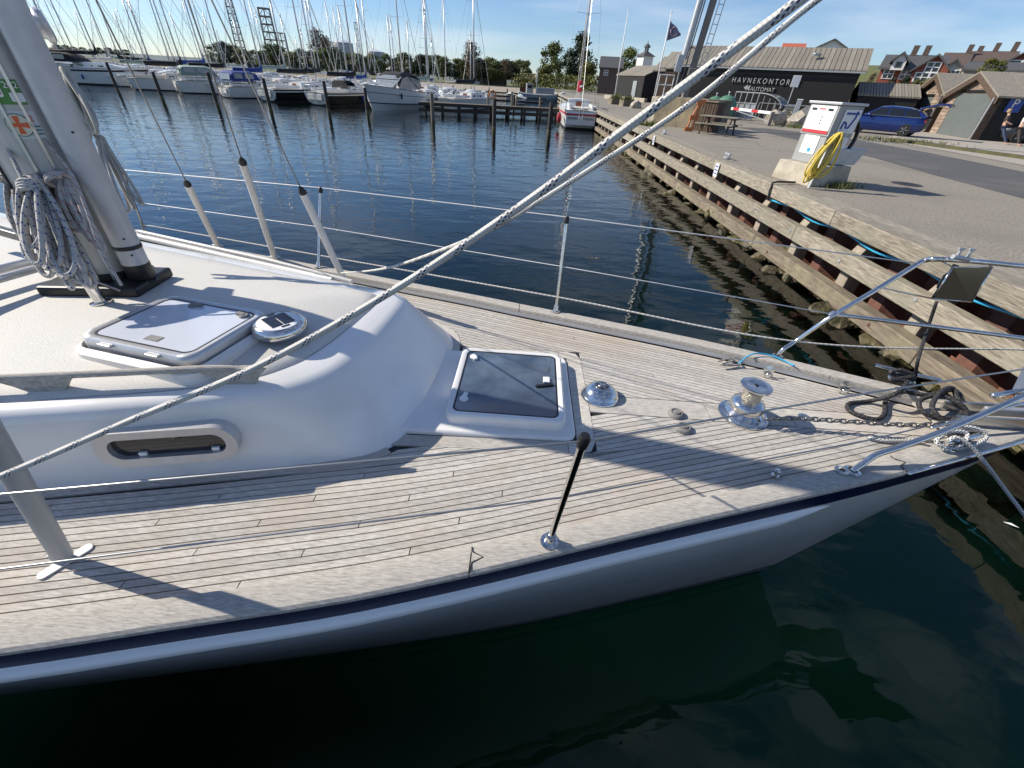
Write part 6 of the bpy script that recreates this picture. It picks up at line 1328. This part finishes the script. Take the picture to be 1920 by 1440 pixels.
# yacht ahead on the quay
ar = boat('moored_yacht', 'white yacht with red band moored stern on along the quay', P(1088, 244, 0)+V((.1, 5.4, 0)), R(88), 10.4, 3.5, 1.45, mast=14, cover=None, stripe=K['canvasred'], detail=1)
tw = K['boatw']; xs = -.5*10.4
MB().box((xs+.02, 0, 1.45*.92*.5+.1), (.1, 2.5, .95)).build('transom', tw, ar, bevel=.05); MB().box((xs-.045, 0, 1.06), (.02, 2.66, .13)).build('transom_band', K['canvasred'], ar)
for s_, y_ in (('ARWEN', .66), ('NYBORG', -.66)): text('name', s_, .24, K['canvasblk'], ar, Matrix(((0, 0, -1, xs-.05), (-1, 0, 0, y_), (0, 1, 0, .78), (0, 0, 0, 1))), .005)
for s_ in (-1, 1): MB().tube([(xs+.1, s_*1.3, 1.3), (xs+.1, s_*1.3, 2.0)], .03, 6).build('davit', K['galv'], ar)
for s_ in (-.15, .15): MB().tube([(xs-.07, s_, .55), (xs-.07, s_, 1.7)], .02, 6).build('ladder_side', K['chrome'], ar)
MB().lathe([(0, 0), (.18, .15), (.2, .5), (.08, .75), (0, .8)], (xs+.6, 1.75, .35), 12).build('fender', K['canvasred'], ar, smooth=True)
MB().box((.05*10.4, .0, 2.95), (.5, .45, .9)).build('sail_bundle', K['canvasred'], ar, bevel=.2)
# pale blue fishing boat
fp = P(1015, 190, 0); t = thing('fishing_boat', 'pale blue wooden fishing boat with open wheelhouse beyond the pier', 'boat', fp, R(8))
rows = []
for f, k in ((-.2, .5), (.15, .8), (.6, .95), (1, 1)):
    line = [(x*9.4, w_*1.4*k, h_*f) for x, w_, h_ in ((-.5, .45, 1.35), (-.4, .8, 1.15), (-.1, 1, 1.0), (.2, .9, 1.1), (.4, .5, 1.4), (.5, .03, 1.7))]; rows.append([V(p) for p in line]+[V((x, -y, z)) for x, y, z in line[::-1]])
MB().grid(rows, wrap=True).build('hull', K['paleblue'], t, smooth=40); MB().tube([p+V((0, 0, .04)) for p in rows[-1]], .08, 6, closed=True).build('gunwale', K['boatw'], t)
b = MB(); n_ = len(rows[-1]); b.v = [tuple(p-V((0, 0, .25))) for p in rows[-1]]; b.f = [tuple(range(n_))]; b.build('deck', K['boatcream'], t)
MB().box((-2.6, 0, 1.9), (1.2, 1.4, 1.9)).build('wheelhouse', K['greypanel'], t, bevel=.05); MB().box((-2.6, -.72, 2.3), (.8, .02, .5)).build('window', K['win'], t); MB().box((.6, 0, 1.75), (3.6, 1.6, 1.0)).build('shelter', K['winlight'], t, bevel=.1); MB().tube([(-1.2, 0, 1.0), (-1.2, 0, 5.5)], .07, 8).build('mast', K['alu'], t)
# rows of boats further back
rg = random.Random(21); proto = []
for i, (L_, bm_, cv, m_, st_) in enumerate(((9.0, 3.0, K['canvasblk'], 12, None), (8.0, 2.7, K['canvasblue'], 10.5, K['navy']), (10.5, 3.3, K['boatcream'], 14, None), (7.5, 2.6, K['canvasgrn'], 9.5, None))):
    o = boat('berthed_yacht', 'white sailing yacht in the crowded berths behind the front row', (-40-8*i, 74, 0), R(65), L_, bm_, 1.1, cover=cv, mast=m_, stripe=st_, detail=1, rails=i < 1, group='yachts in the rows behind'); proto.append(o)
spots = []
for k in range(13): spots.append((-66+k*4.9+rg.uniform(-.8, .8), 68-k*.55+rg.uniform(-1, 1), 62, f'{ordw(k)} from left, first row behind'))
for k in range(15): spots.append((-82+k*5.2+rg.uniform(-1, 1), 84+rg.uniform(-2, 2), 245, f'{ordw(k)} from left, second row behind'))
for k in range(14): spots.append((-104+k*6.4+rg.uniform(-1.5, 1.5), 104+rg.uniform(-3, 3), 65, f'{ordw(k)} from left, third row behind'))
for k in range(10): spots.append((-120+k*9+rg.uniform(-2, 2), 130+rg.uniform(-4, 4), 245, f'{ordw(k)} from left, farthest row'))
CV = ['black', 'blue', 'cream', 'green']
for i, (x, y, a, wl) in enumerate(spots):
    src = proto[i % 4]; lb_ = f'yacht with {CV[i % 4]} boom cover, {wl}'
    if i < 4: src.location = (x, y, 0); src.rotation_euler = (0, 0, R(a+rg.uniform(-5, 5))); src['label'] = lb_
    else: dup(src, (x, y, 0), R(a+rg.uniform(-5, 5)), lb_, sc=rg.uniform(.9, 1.12))
sb = boat('small_boat', 'small white covered boat beyond the pier, left of the orange lifebuoy', (-14, 66, 0), R(80), 5.6, 2.1, .75, canopy=None, mast=0, cabin=False, detail=1, rails=False, group='small boats beyond the pier')
MB().grid([[V((x, y*.9, .8+z*(1-abs(y)))) for y in (-1, -.5, 0, .5, 1)] for x, z in ((-2.6, .2), (-1, .5), (.8, .55), (2.4, .1))]).build('boat_cover', M('pale_tarpaulin', (.55, .60, .56), .7), sb, smooth=True)
for i, (x, y, a) in enumerate(((-10.5, 62, 85), (-6.5, 64, 80), (-12, 78, 90), (-7.2, 80, 95), (-1.6, 84, 85), (-14, 96, 80), (-9, 98, 92), (-4, 104, 88), (-22, 88, 84), (-18, 104, 80))): dup(sb, (x, y, 0), R(a), f'small white covered boat beyond the pier, {ordw(i+1)} of those nearest the pier first', sc=rg.uniform(.9, 1.15))
for u, v, m_ in ((800, 188, 13), (735, 178, 12.5), (652, 178, 12), (600, 172, 13)): p = P(u, v, 0); dup(proto[(u // 10) % 4], (p.x, p.y, 0), R(70), {800: 'white yacht with tall bare mast right behind the pier end', 735: 'white yacht directly behind the motor cruiser canopy', 652: 'white yacht between the twin yachts and the motor cruiser', 600: 'white yacht right behind the twin yachts'}[u], sc=m_/12)
# ---- mooring piles and pier
pl_ = [((222, 172), (201, 117)), ((305, 187), (292, 135)), ((408, 198), (392, 136)), ((508, 208), (497, 147)), ((617, 212), (610, 152)), ((690, 215), (684, 165)), ((812, 232), (809, 175)), ((926, 246), (929, 185)), ((1029, 252), (1035, 192))]
who = ['beside the motor sailer', 'before the old ketch', 'before the yacht with the green tent', 'before the left black and white yacht', 'before the right black and white yacht', 'before the motor cruiser bow', 'standing alone left of the pier middle', 'standing alone before the pier middle', 'beside the yacht on the quay']
for (bx, tx), wl in zip(pl_, who):
    B = P(*bx, 0); z = 0
    while prj((B.x, B.y, z))[1] > tx[1] and z < 6: z += .02
    t = thing('mooring_pile', 'dark timber mooring pile '+wl, 'mooring pile', B, 0, 'mooring piles'); pm = K['pilegrey'] if bx[0] == 812 else K['pilewood']
    MB().lathe([(.145, -2.0), (.145, 0), (.135, z-.03), (.12, z), (0, z+.01)], (0, 0, 0), 14).build('pile', pm, t, smooth=40); MB().lathe([(.15, -.3), (.152, .0), (.147, .32)], (0, 0, 0), 14).build('weed_band', K['algae'], t, smooth=True)
pa, pb_ = V((-10.7, 48.1, .95)), V((5.4, 51.6, .95)); dr = (pb_-pa).normalized(); sd_ = V((-dr.y, dr.x, 0)); Ln = (pb_-pa).length
t = thing('pier', 'dark timber pier crossing the basin behind the mooring piles', 'pier', pa)
n_ = 62
pk = MB().box((0, 0, 0), (Ln/n_-.03, 1.5, .06), rz=math.atan2(dr.y, dr.x)).build('deck_plank', K['pilegrey'], t)
for i in range(n_):
    o = pk if i == 0 else pk.copy()
    if i: col.objects.link(o); o.parent = t
    o.location = dr*(Ln*(i+.5)/n_)+sd_*.75
for s_ in (.0, 1.5):
    for z_ in (-.15, -.62): MB().bar(sd_*s_+V((0, 0, z_)), dr*Ln+sd_*s_+V((0, 0, z_)), .12, .2).build('stringer', K['pilewood'], t)
for i in range(10):
    for s_ in (.05, 1.45): MB().lathe([(.13, -3), (.12, .0)], dr*(Ln*(i+.4)/10)+sd_*s_, 10).build('pile', K['pilewood'], t)
for f in (.42, .57, .6, .75): MB().lathe([(.11, -.1), (.11, .85), (.09, .9), (0, .9)], dr*(Ln*f)+sd_*1.2, 10).build('post', K['pilegrey'], t, smooth=40)
lb = thing('lifebuoy', 'orange lifebuoy on a stand on the pier', 'lifebuoy', pa+dr*(Ln*.44)+sd_*.3); MB().tube([(.32*math.cos(a*.3142), 0, .9+.32*math.sin(a*.3142)) for a in range(20)], .07, 8, closed=True).build('ring', K['orange'], lb, smooth=True); MB().box((0, .08, .6), (.3, .06, 1.2)).build('stand', K['boatcream'], lb)
for k, (y_, x0, x1) in enumerate(((72, -95, 2), (92, -120, 3), (118, -130, 4))):
    t = thing('far_pier', ['long dark pontoon between the first berth rows', 'long dark pontoon farther back in the marina', 'farthest dark pontoon below the trees'][k], 'pier', (x0, y_, .7), 0, 'pontoons in the marina'); MB().box(((x1-x0)/2, 0, 0), (x1-x0, 1.6, .25)).build('deck', K['pilewood'], t)
    for i in range(int((x1-x0)/4)):
        MB().lathe([(.14, -1.5), (.13, .9), (0, .92)], (i*4+1, -5.5-((i*7) % 3)*.4, 0), 8).build('pile', K['pilewood'], t)
# ================================================================== trees
def crown(n, shape, size, seed, dens=.55):
    rg = random.Random(seed); b = MB()
    cl = []
    for i in range(34):
        a = rg.uniform(0, 6.28); z = rg.uniform(0, 1); r_ = shape(z)*math.sqrt(rg.uniform(.15, 1)); cl.append((V((r_*math.cos(a), r_*math.sin(a), z)), rg.uniform(.12, .22)))
    for i in range(n):
        c, r_ = cl[rg.randrange(34)]; d = V((rg.gauss(0, 1), rg.gauss(0, 1), rg.gauss(0, 1))).normalized()*r_*(.35+.7*rg.random()); p = c+V((d.x, d.y, d.z*.8))
        u = V((rg.gauss(0, 1), rg.gauss(0, 1), rg.gauss(0, 1))).normalized(); w_ = u.cross(d).normalized(); s_ = size*rg.uniform(.6, 1.3); b.add([p-u*s_, p+w_*s_*.6, p+u*s_, p-w_*s_*.6], [(0, 1, 2, 3)])
    return b
def trunk(h_, r_, limbs, seed):
    rg = random.Random(seed); b = MB().tube([(0, 0, -.05), (.01, 0, h_*.5), (0, .01, h_)], lambda t: r_*(1-.6*t), 8)
    for i in range(limbs): a = rg.uniform(0, 6.28); z = rg.uniform(.35, .9)*h_; q = V((math.cos(a), math.sin(a), 0))*rg.uniform(.12, .28); b.tube([(0, 0, z), q*.5+V((0, 0, z+.10)), q+V((0, 0, z+.26))], lambda t: r_*.4*(1-.7*t), 5)
    return b
kinds = {'leaf': (K['leaf'], lambda z: .34*math.sin(math.pi*min(1, .12+.86*z))**.6, 3600, .034), 'dark': (K['leafd'], lambda z: .36*math.sin(math.pi*min(1, .25+.72*z))**.7, 3800, .032), 'yellow': (K['leafy'], lambda z: .36*math.sin(math.pi*min(1, .15+.83*z))**.6, 3400, .034), 'brown': (K['leafbr'], lambda z: .24*math.sin(math.pi*min(1, .1+.88*z))**.7, 1900, .026)}
src = {}
for i, (kd, (mt, sh_, n_, sz)) in enumerate(kinds.items()):
    t = thing('tree', 'x', 'tree', (0, 0, -50)); tb = crown(n_, sh_, sz, i+3); tb.v = [(x, y, .16+z*.84) for x, y, z in tb.v]
    trunk(.8, .022, 12, i).build('trunk', K['bark'], t, smooth=True); tb.build('crown', mt, t); src[kd] = (t, [False])
def tree(kd, u, vb, vt, d, label, wide=1.0, group=None):
    B = HP(u, vb, d); z = B.z
    while prj((B.x, B.y, z))[1] > vt and z < B.z+60: z += .1
    h_ = z-B.z; s0, used = src[kd]; o = s0 if not used[0] else dup(s0, B)
    used[0] = True; o.location = (B.x, B.y, B.z-.3); o.rotation_euler = (0, 0, rnd.uniform(0, 6)); o.scale = (h_*wide, h_*wide, h_+.3); o['label'] = label
    if group: o['group'] = group
    elif 'group' in o: del o['group']
    return o
tree('brown', 884, 152, 79, 190, 'tall sparse brown autumn poplar in the middle of the far shore', 1.0)
tree('leaf', 1030, 163, 86, 150, 'big green tree left of the dark pine', 1.0)
tree('dark', 1080, 162, 70, 160, 'tall dark pine behind the yacht on the quay', 1.0)
tree('dark', 1062, 162, 98, 158, 'shorter dark pine left of the tall one', .9)
tree('yellow', 1098, 165, 120, 145, 'yellowing tree low behind the boom of the quay yacht', 1.2)
tree('yellow', 1022, 165, 128, 150, 'yellow green bush in front of the big green tree', 1.3)
tree('leaf', 1172, 150, 94, 150, 'round green tree behind the low black shed', 1.1)
tree('brown', 607, 140, 56, 200, 'brown leaved tall tree between the masts', 1.0); tree('brown', 622, 140, 70, 205, 'second brown leaved tree between the masts', .9)
tree('leaf', 985, 152, 117, 185, 'small round green tree on the far shore', 1.0); tree('brown', 948, 152, 114, 190, 'small brown autumn tree on the far shore', 1.3)
rg = random.Random(5)
for k in range(44):
    u = 415+k*13.0+rg.uniform(-4, 4); hor = 153+(u-995)*.0612; kd = ('leaf', 'dark', 'yellow', 'leaf')[k % 4]
    tree(kd, u, hor+3, hor-rg.uniform(22, 38)*(1.0 if u < 640 or u > 760 else .85), 195+rg.uniform(-12, 25), f'{dict(leaf="green", dark="dark", yellow="yellow green")[kd]} tree, {ordw(k)} from the left in the far shore belt', rg.uniform(1.3, 2.0), 'trees along the far shore')
for k in range(9): u = 20+k*16; hor = 153+(u-995)*.0612; tree('dark', u+90, hor+3, hor-rg.uniform(4, 9), 330, f'{ordw(k)} small tree from the left on the hazy distant shore', 2.5, 'trees on the distant shore')
for i, (u, vb, vt, d, w_, kd) in enumerate(((1690, 168, 147, 60, 1.6, 'dark'), (1712, 172, 152, 58, 1.5, 'leaf'), (1728, 176, 150, 56, 1.3, 'yellow'), (1668, 164, 149, 62, 1.5, 'dark'), (1848, 138, 112, 75, 1.7, 'yellow'), (1868, 138, 117, 75, 1.5, 'leaf'), (1630, 160, 138, 70, 1.2, 'brown'))):
    tree(kd, u, vb, vt, d, ['dark shrub below the brick house, right one', 'green shrub between the annex and the brick house', 'yellow green shrub left of the double door shed', 'dark shrub below the brick house, left one', 'yellow green bush above the roller door shed', 'green bush above the roller door shed, right one', 'brown shrub at the corner of the harbour office'][i], w_)
hd_ = MB(); rg = random.Random(2)
for k in range(2600):
    f = rg.random(); c = lerp(HP(965, 158, 150), HP(1120, 168, 120), f); p = c+V((rg.gauss(0, .5), rg.gauss(0, .5), rg.uniform(-.4, 2.6))); u = V((rg.gauss(0, 1), rg.gauss(0, 1), rg.gauss(0, 1))).normalized()*.28; w_ = V((rg.gauss(0, 1), rg.gauss(0, 1), rg.gauss(0, 1))).normalized()*.2; hd_.add([p-u, p+w_, p+u, p-w_], [(0, 1, 2, 3)])
tag(hd_.build('hedge', K['leafy']), 'clipped yellow green hedge on the far shore below the trees', 'hedge')
# ================================================================== houses on the hill and buildings far off
def house(label, u0, u1, vb, ve, vr, d, wall, roof, gable=False, chim=(), wins=(), depth=8, name='house'):
    """front wall spans u0..u1 at horizontal distance d; eaves at row ve, ridge at row vr."""
    A, B = HP(u0, vb, d), HP(u1, vb+(u1-u0)*.06, d); zb = min(A.z, B.z)-2.5; A.z = B.z = zb; ex = B-A; W_ = ex.length; ex.normalize(); n = V((-ex.y, ex.x, 0))
    if n.dot(A) < 0: n = -n
    t = thing(name, label, 'house', A); Mt = Matrix((ex, n, ZZ)).transposed(); mid = (A+B)/2
    he = zat(A, ve)-zb; hr = zat(mid+n*(0 if gable else depth/2), vr+(u1-u0)*.03)-zb
    def q(mb): mb.v = [tuple(Mt @ V(p)) for p in mb.v]; return mb
    if gable:
        q(MB().add([(0, 0, 0), (W_, 0, 0), (W_, 0, he), (W_/2, 0, hr), (0, 0, he), (0, depth, 0), (W_, depth, 0), (W_, depth, he), (W_/2, depth, hr), (0, depth, he)], [(0, 1, 2, 3, 4), (1, 6, 7, 2), (0, 4, 9, 5), (5, 9, 8, 7, 6)])).build('wall', wall, t)
        for x0, sg in ((-.35, 1), (W_+.35, -1)):
            z0 = he-.35*(hr-he)/(W_/2); q(MB().add([(x0, -.4, z0), (W_/2, -.4, hr), (W_/2, depth+.4, hr), (x0, depth+.4, z0), (x0, -.4, z0+.2), (W_/2, -.4, hr+.2), (W_/2, depth+.4, hr+.2), (x0, depth+.4, z0+.2)], [(0, 1, 2, 3), (7, 6, 5, 4), (0, 4, 5, 1), (2, 6, 7, 3), (0, 3, 7, 4)])).build('roof', roof, t)
    else:
        q(MB().add([(0, 0, 0), (W_, 0, 0), (W_, depth, 0), (0, depth, 0), (0, 0, he), (W_, 0, he), (W_, depth, he), (0, depth, he), (0, depth/2, hr), (W_, depth/2, hr)], [(0, 1, 5, 4), (1, 2, 6, 9, 5), (2, 3, 7, 6), (3, 0, 4, 8, 7)])).build('wall', wall, t)
        for y0 in (-.4, depth+.4):
            z0 = he-.4*(hr-he)/(depth/2); q(MB().add([(-.3, y0, z0), (W_+.3, y0, z0), (W_+.3, depth/2, hr), (-.3, depth/2, hr), (-.3, y0, z0+.2), (W_+.3, y0, z0+.2), (W_+.3, depth/2, hr+.2), (-.3, depth/2, hr+.2)], [(0, 1, 2, 3), (7, 6, 5, 4), (0, 4, 5, 1), (1, 5, 6, 2), (0, 3, 7, 4)])).build('roof', roof, t)
    for cx, cz in chim: q(MB().box((cx*W_, depth*.5, hr+cz*.25), (.6, .6, 1.7*cz))).build('chimney', K['tilebrown'], t)
    for wx, wz, ww, wh in wins:
        x_, z_ = wx*W_, 2.5+wz*(he-2.5)
        f_ = q(MB().box((x_, -.03, z_), (ww, .1, wh))).build('window', K['pwhite'], t)
        for i in range(2):
            for j in range(2): q(MB().box((x_+(-.5+i)*ww*.46, -.09, z_+(-.5+j)*wh*.46), (ww*.36, .02, wh*.36))).build('pane', K['win'], f_)
    return t
hbk = house('red brick house with slate roof and two chimneys above the annex', 1642, 1752, 152, 128, 104, 78, K['brick'], K['slate'], False, ((.42, 1.0), (.62, 1.0)), ((.16, .62, 1.1, 1.0), (.45, .62, 1.1, 1.0), (.62, .62, 1.1, 1.0)))
house('red brick gable wing of the brick house with large white windows', 1702, 1764, 156, 131, 103, 75, K['brick'], K['slate'], True, (), ((.5, 1.2, 1.3, .95), (.3, .5, 1.3, .9), (.72, .5, 1.3, .9)))
q0, q1 = HP(1668, 131, 77.0), HP(1692, 132, 77.0); ex_ = (q1-q0); ex_.z = 0; wd_ = ex_.length; ex_.normalize(); n_d = V((-ex_.y, ex_.x, 0)); n_d = n_d if n_d.dot(q0) > 0 else -n_d; ha = zat(q0, 114)-q0.z; hb_ = zat(q0, 100)-q0.z
Md = Matrix((ex_, n_d, ZZ)).transposed()
def qd(b): b.v = [tuple(Md @ V(p)+q0) for p in b.v]; return b
qd(MB().add([(0, 0, 0), (wd_, 0, 0), (wd_, 0, ha), (wd_/2, 0, hb_), (0, 0, ha), (0, 4, ha), (wd_, 4, ha), (0, 4, 0), (wd_, 4, 0)], [(0, 1, 2, 3, 4), (1, 8, 6, 2), (0, 4, 5, 7)])).build('dormer', K['wrender'], hbk, world=True)
for x0 in (-.3, wd_+.3): qd(MB().add([(x0, -.3, ha-.2), (wd_/2, -.3, hb_), (wd_/2, 5, hb_), (x0, 5, ha-.2), (x0, -.3, ha), (wd_/2, -.3, hb_+.2), (wd_/2, 5, hb_+.2), (x0, 5, ha)], [(0, 1, 2, 3), (7, 6, 5, 4), (0, 4, 5, 1)])).build('dormer_roof', K['slate'], hbk, world=True)
qd(MB().box((wd_/2, -.02, ha*.6), (wd_*.45, .06, ha*.6))).build('dormer_window', K['win'], hbk, world=True)
house('cream gabled house right of the brick house', 1748, 1800, 150, 138, 112, 80, K['render'], K['slate'], True, (), ((.3, .8, .9, 1.1), (.65, .8, .9, 1.1)))
house('white gabled house with brown tiled roof behind the cream house', 1757, 1802, 135, 124, 101, 96, K['wrender'], K['tilebrown'], False, ((.85, 1.0),))
house('white house with a wide brown tiled roof and three chimneys', 1800, 1882, 138, 116, 97, 98, K['wrender'], K['tilebrown'], False, ((.15, .7), (.5, 1.0), (.9, 1.1)), ((.1, .6, 1, 1.2),))
house('brick gabled house with dark roof at the right picture edge', 1872, 1930, 140, 118, 95, 92, K['brick'], K['slate'], True, (), ((.5, .75, 2.6, 1.3),))
house('grey roofed low house behind the yellow green bushes', 1800, 1925, 150, 132, 117, 84, K['render'], K['slate'], False)
house('dark roofed house rising behind the harbour office roof', 1512, 1590, 110, 97, 73, 105, K['wrender'], K['slate'], True, (), ((.5, .9, 1.6, 1.2),))
house('small red tiled roof peeping over the harbour office', 1462, 1500, 108, 96, 83, 110, K['brick'], K['tilered'], False)
house('dark roofed house behind the masts left of the low black shed', 1122, 1162, 150, 126, 107, 118, K['tilebrown'], K['slate'], False, (), ((.3, .6, 1.0, 1.0),))
house('low brown house between the trees on the far shore', 975, 1000, 160, 148, 138, 160, K['brick'], K['tilebrown'], False, ((.8, .6),)); house('long dark building behind the poplar on the far shore', 850, 915, 152, 136, 121, 210, K['indgrey'], K['slate'], False, depth=14); house('long pale roofed hall on the far shore', 905, 950, 152, 136, 128, 215, K['indgrey'], K['boatcream'], False, depth=14)
# church-like tower
p = HP(1202, 150, 120); t = thing('clock_tower', 'small white tower with hipped roof and open cupola behind the sheds', 'tower', V((p.x, p.y, p.z-3))); zb = p.z-3; h0, h1_, h2_, h3_ = zat(p, 106)-zb, zat(p, 97)-zb, zat(p, 88)-zb, zat(p, 76)-zb
MB().box((0, 0, h0/2), (2.5, 2.5, h0), rz=.4).build('shaft', K['wrender'], t); MB().box((0, 0, (h0+h1_)/2), (3.2, 3.2, h1_-h0), rz=.4, taper=.2).build('roof', K['slate'], t)
for a in range(6): MB().tube([(.36*math.cos(a*1.047), .36*math.sin(a*1.047), h1_-.2), (.36*math.cos(a*1.047), .36*math.sin(a*1.047), h2_)], .08, 5).build('column', K['slate'], t)
MB().lathe([(.8, h2_-.1), (.5, h2_+.3), (.08, h2_+.6), (.03, h3_), (0, h3_)], (0, 0, 0), 10).build('spire', K['slate'], t)
# flagpoles
for u, vb, vt, d, lb, fl in ((1222, 203, 25, 54, 'white flagpole with a dark flag beside the gabled sheds', True), (1152, 184, 20, 66, 'bare white flagpole left of the flag', False)):
    p = HP(u, vb, d); p.z = G; h_ = zat(p, vt)-G; t = thing('flagpole', lb, 'flagpole', p, 0, 'flagpoles'); MB().tube([(0, 0, 0), (0, 0, h_)], lambda k: .09-.05*k, 10).build('pole', K['pwhite'], t, smooth=True); MB().lathe([(0, 0), (.09, .05), (.09, .12), (0, .17)], (0, 0, h_), 10).build('finial', K['pwhite'], t); MB().box((0, 0, .2), (.4, .4, .4)).build('footing', K['concdark'], t)
    if fl:
        rows = [[V((.08+1.25*i/10, .18*math.sin(i*.9), h_-.5-.09*i+(-.75+.75*.09*i)*j-(.0))) for j in (0, .25, .5, .75, 1, 1.25, 1.5, 1.75, 2.0)] for i in range(11)]
        fg = MB().grid(rows).build('flag', M('grey_violet_flag', (.20, .18, .26), .8), t, smooth=True)
        MB().tube([(.55+.32*math.cos(a*.3142), -.16+.1*math.sin(a), h_-1.3+.32*math.sin(a*.3142)) for a in range(20)], .035, 5, closed=True).build('emblem', M('flag_emblem', (.45, .30, .38), .8), fg)
for i, (u, v, lb) in enumerate(((1153, 190, 'brown planter box at the foot of the bare flagpole'), (1175, 194, 'brown planter box left of the small boulder'))):
    p = HP(u, v, 60-i*4); p.z = G; t = thing('planter', lb, 'planter', p, .3, 'planter boxes')
    for s_ in (-1, 1): MB().box((0, s_*.45, .3), (1.3, .08, .6)).build('side_board', K['wooddark'], t); MB().box((s_*.62, 0, .3), (.08, .85, .6)).build('end_board', K['wooddark'], t)
    b = MB(); rg = random.Random(i)
    for k in range(160): q = V((rg.gauss(0, .3), rg.gauss(0, .2), .5)); d_ = V((rg.uniform(-1, 1), rg.uniform(-1, 1), 0))*.06; b.add([q-d_, q+d_, q+V((rg.gauss(0, .1), rg.gauss(0, .1), rg.uniform(.2, .7)))], [(0, 1, 2)])
    b.build('plants', K['leaf'], t)
# industrial towers and tanks across the water
def lattice(label, u0, u1, vb, vt, d, nx=2, nz=9, taper=.7):
    A, B = HP(u0, vb, d), HP(u1, vb, d); w_ = (B-A).length; c = (A+B)/2; z0 = c.z; h_ = zat(c, vt)-z0; ex = (B-A); ex.z = 0; ex.normalize(); n = V((-ex.y, ex.x, 0)); t = thing('plant_tower', label, 'tower', c)
    def q(x, y, f): k = 1-(1-taper)*f; return ex*(x*w_/2*k)+n*(y*w_/2*k)+V((0, 0, h_*f))
    for x in (-1, 0, 1):
        for y in (-1, 1): MB().bar(q(x, y, 0), q(x, y, 1), w_*.09, w_*.09).build('column', K['indgrey'], t)
    for i in range(nz+1):
        f = i/nz; MB().bar(q(-1.1, -1, f), q(1.1, -1, f), w_*.12, w_*.07).build('platform', K['indgrey'], t); MB().bar(q(-1.1, 1, f), q(1.1, 1, f), w_*.12, w_*.07).build('platform', K['indgrey'], t); MB().bar(q(-1, -1, f), q(-1, 1, f), w_*.07, w_*.07).build('platform', K['indgrey'], t)
        if i < nz: MB().bar(q(-1, -1, f), q(0, -1, f+1/nz), w_*.045, w_*.045).build('brace', K['indgrey'], t); MB().bar(q(1, -1, f), q(0, -1, f+1/nz), w_*.045, w_*.045).build('brace', K['indgrey'], t)
    return t
lattice('tall rusty steel process tower behind the masts, left one', 448, 466, 112, -14, 420, nz=10, taper=.6); lattice('dark steel scaffold tower behind the masts', 505, 528, 116, 16, 420, nz=7, taper=.85); lattice('low dark steel platform right of the scaffold tower', 528, 546, 118, 62, 420, nz=4, taper=.9)
lattice('thin lattice lighting mast above the far trees', 674, 681, 128, 42, 300, nz=8, taper=.8)
for u0, u1, vb, vt, d, lb in ((632, 668, 128, 73, 400, 'large pale storage tank behind the brown trees'), (690, 725, 132, 92, 420, 'low pale storage tank above the far trees')):
    A, B = HP(u0, vb, d), HP(u1, vb, d); r_ = (B-A).length/2; c = (A+B)/2; h_ = zat(c, vt)-c.z; t = thing('storage_tank', lb, 'tank', c); MB().lathe([(r_, 0), (r_, h_*.85), (r_*.98, h_*.87)], (0, 0, 0), 28).build('shell', K['greypanel'], t, smooth=40); MB().lathe([(r_, h_*.86), (0, h_)], (0, 0, 0), 28).build('roof', K['boatw'], t, smooth=40)
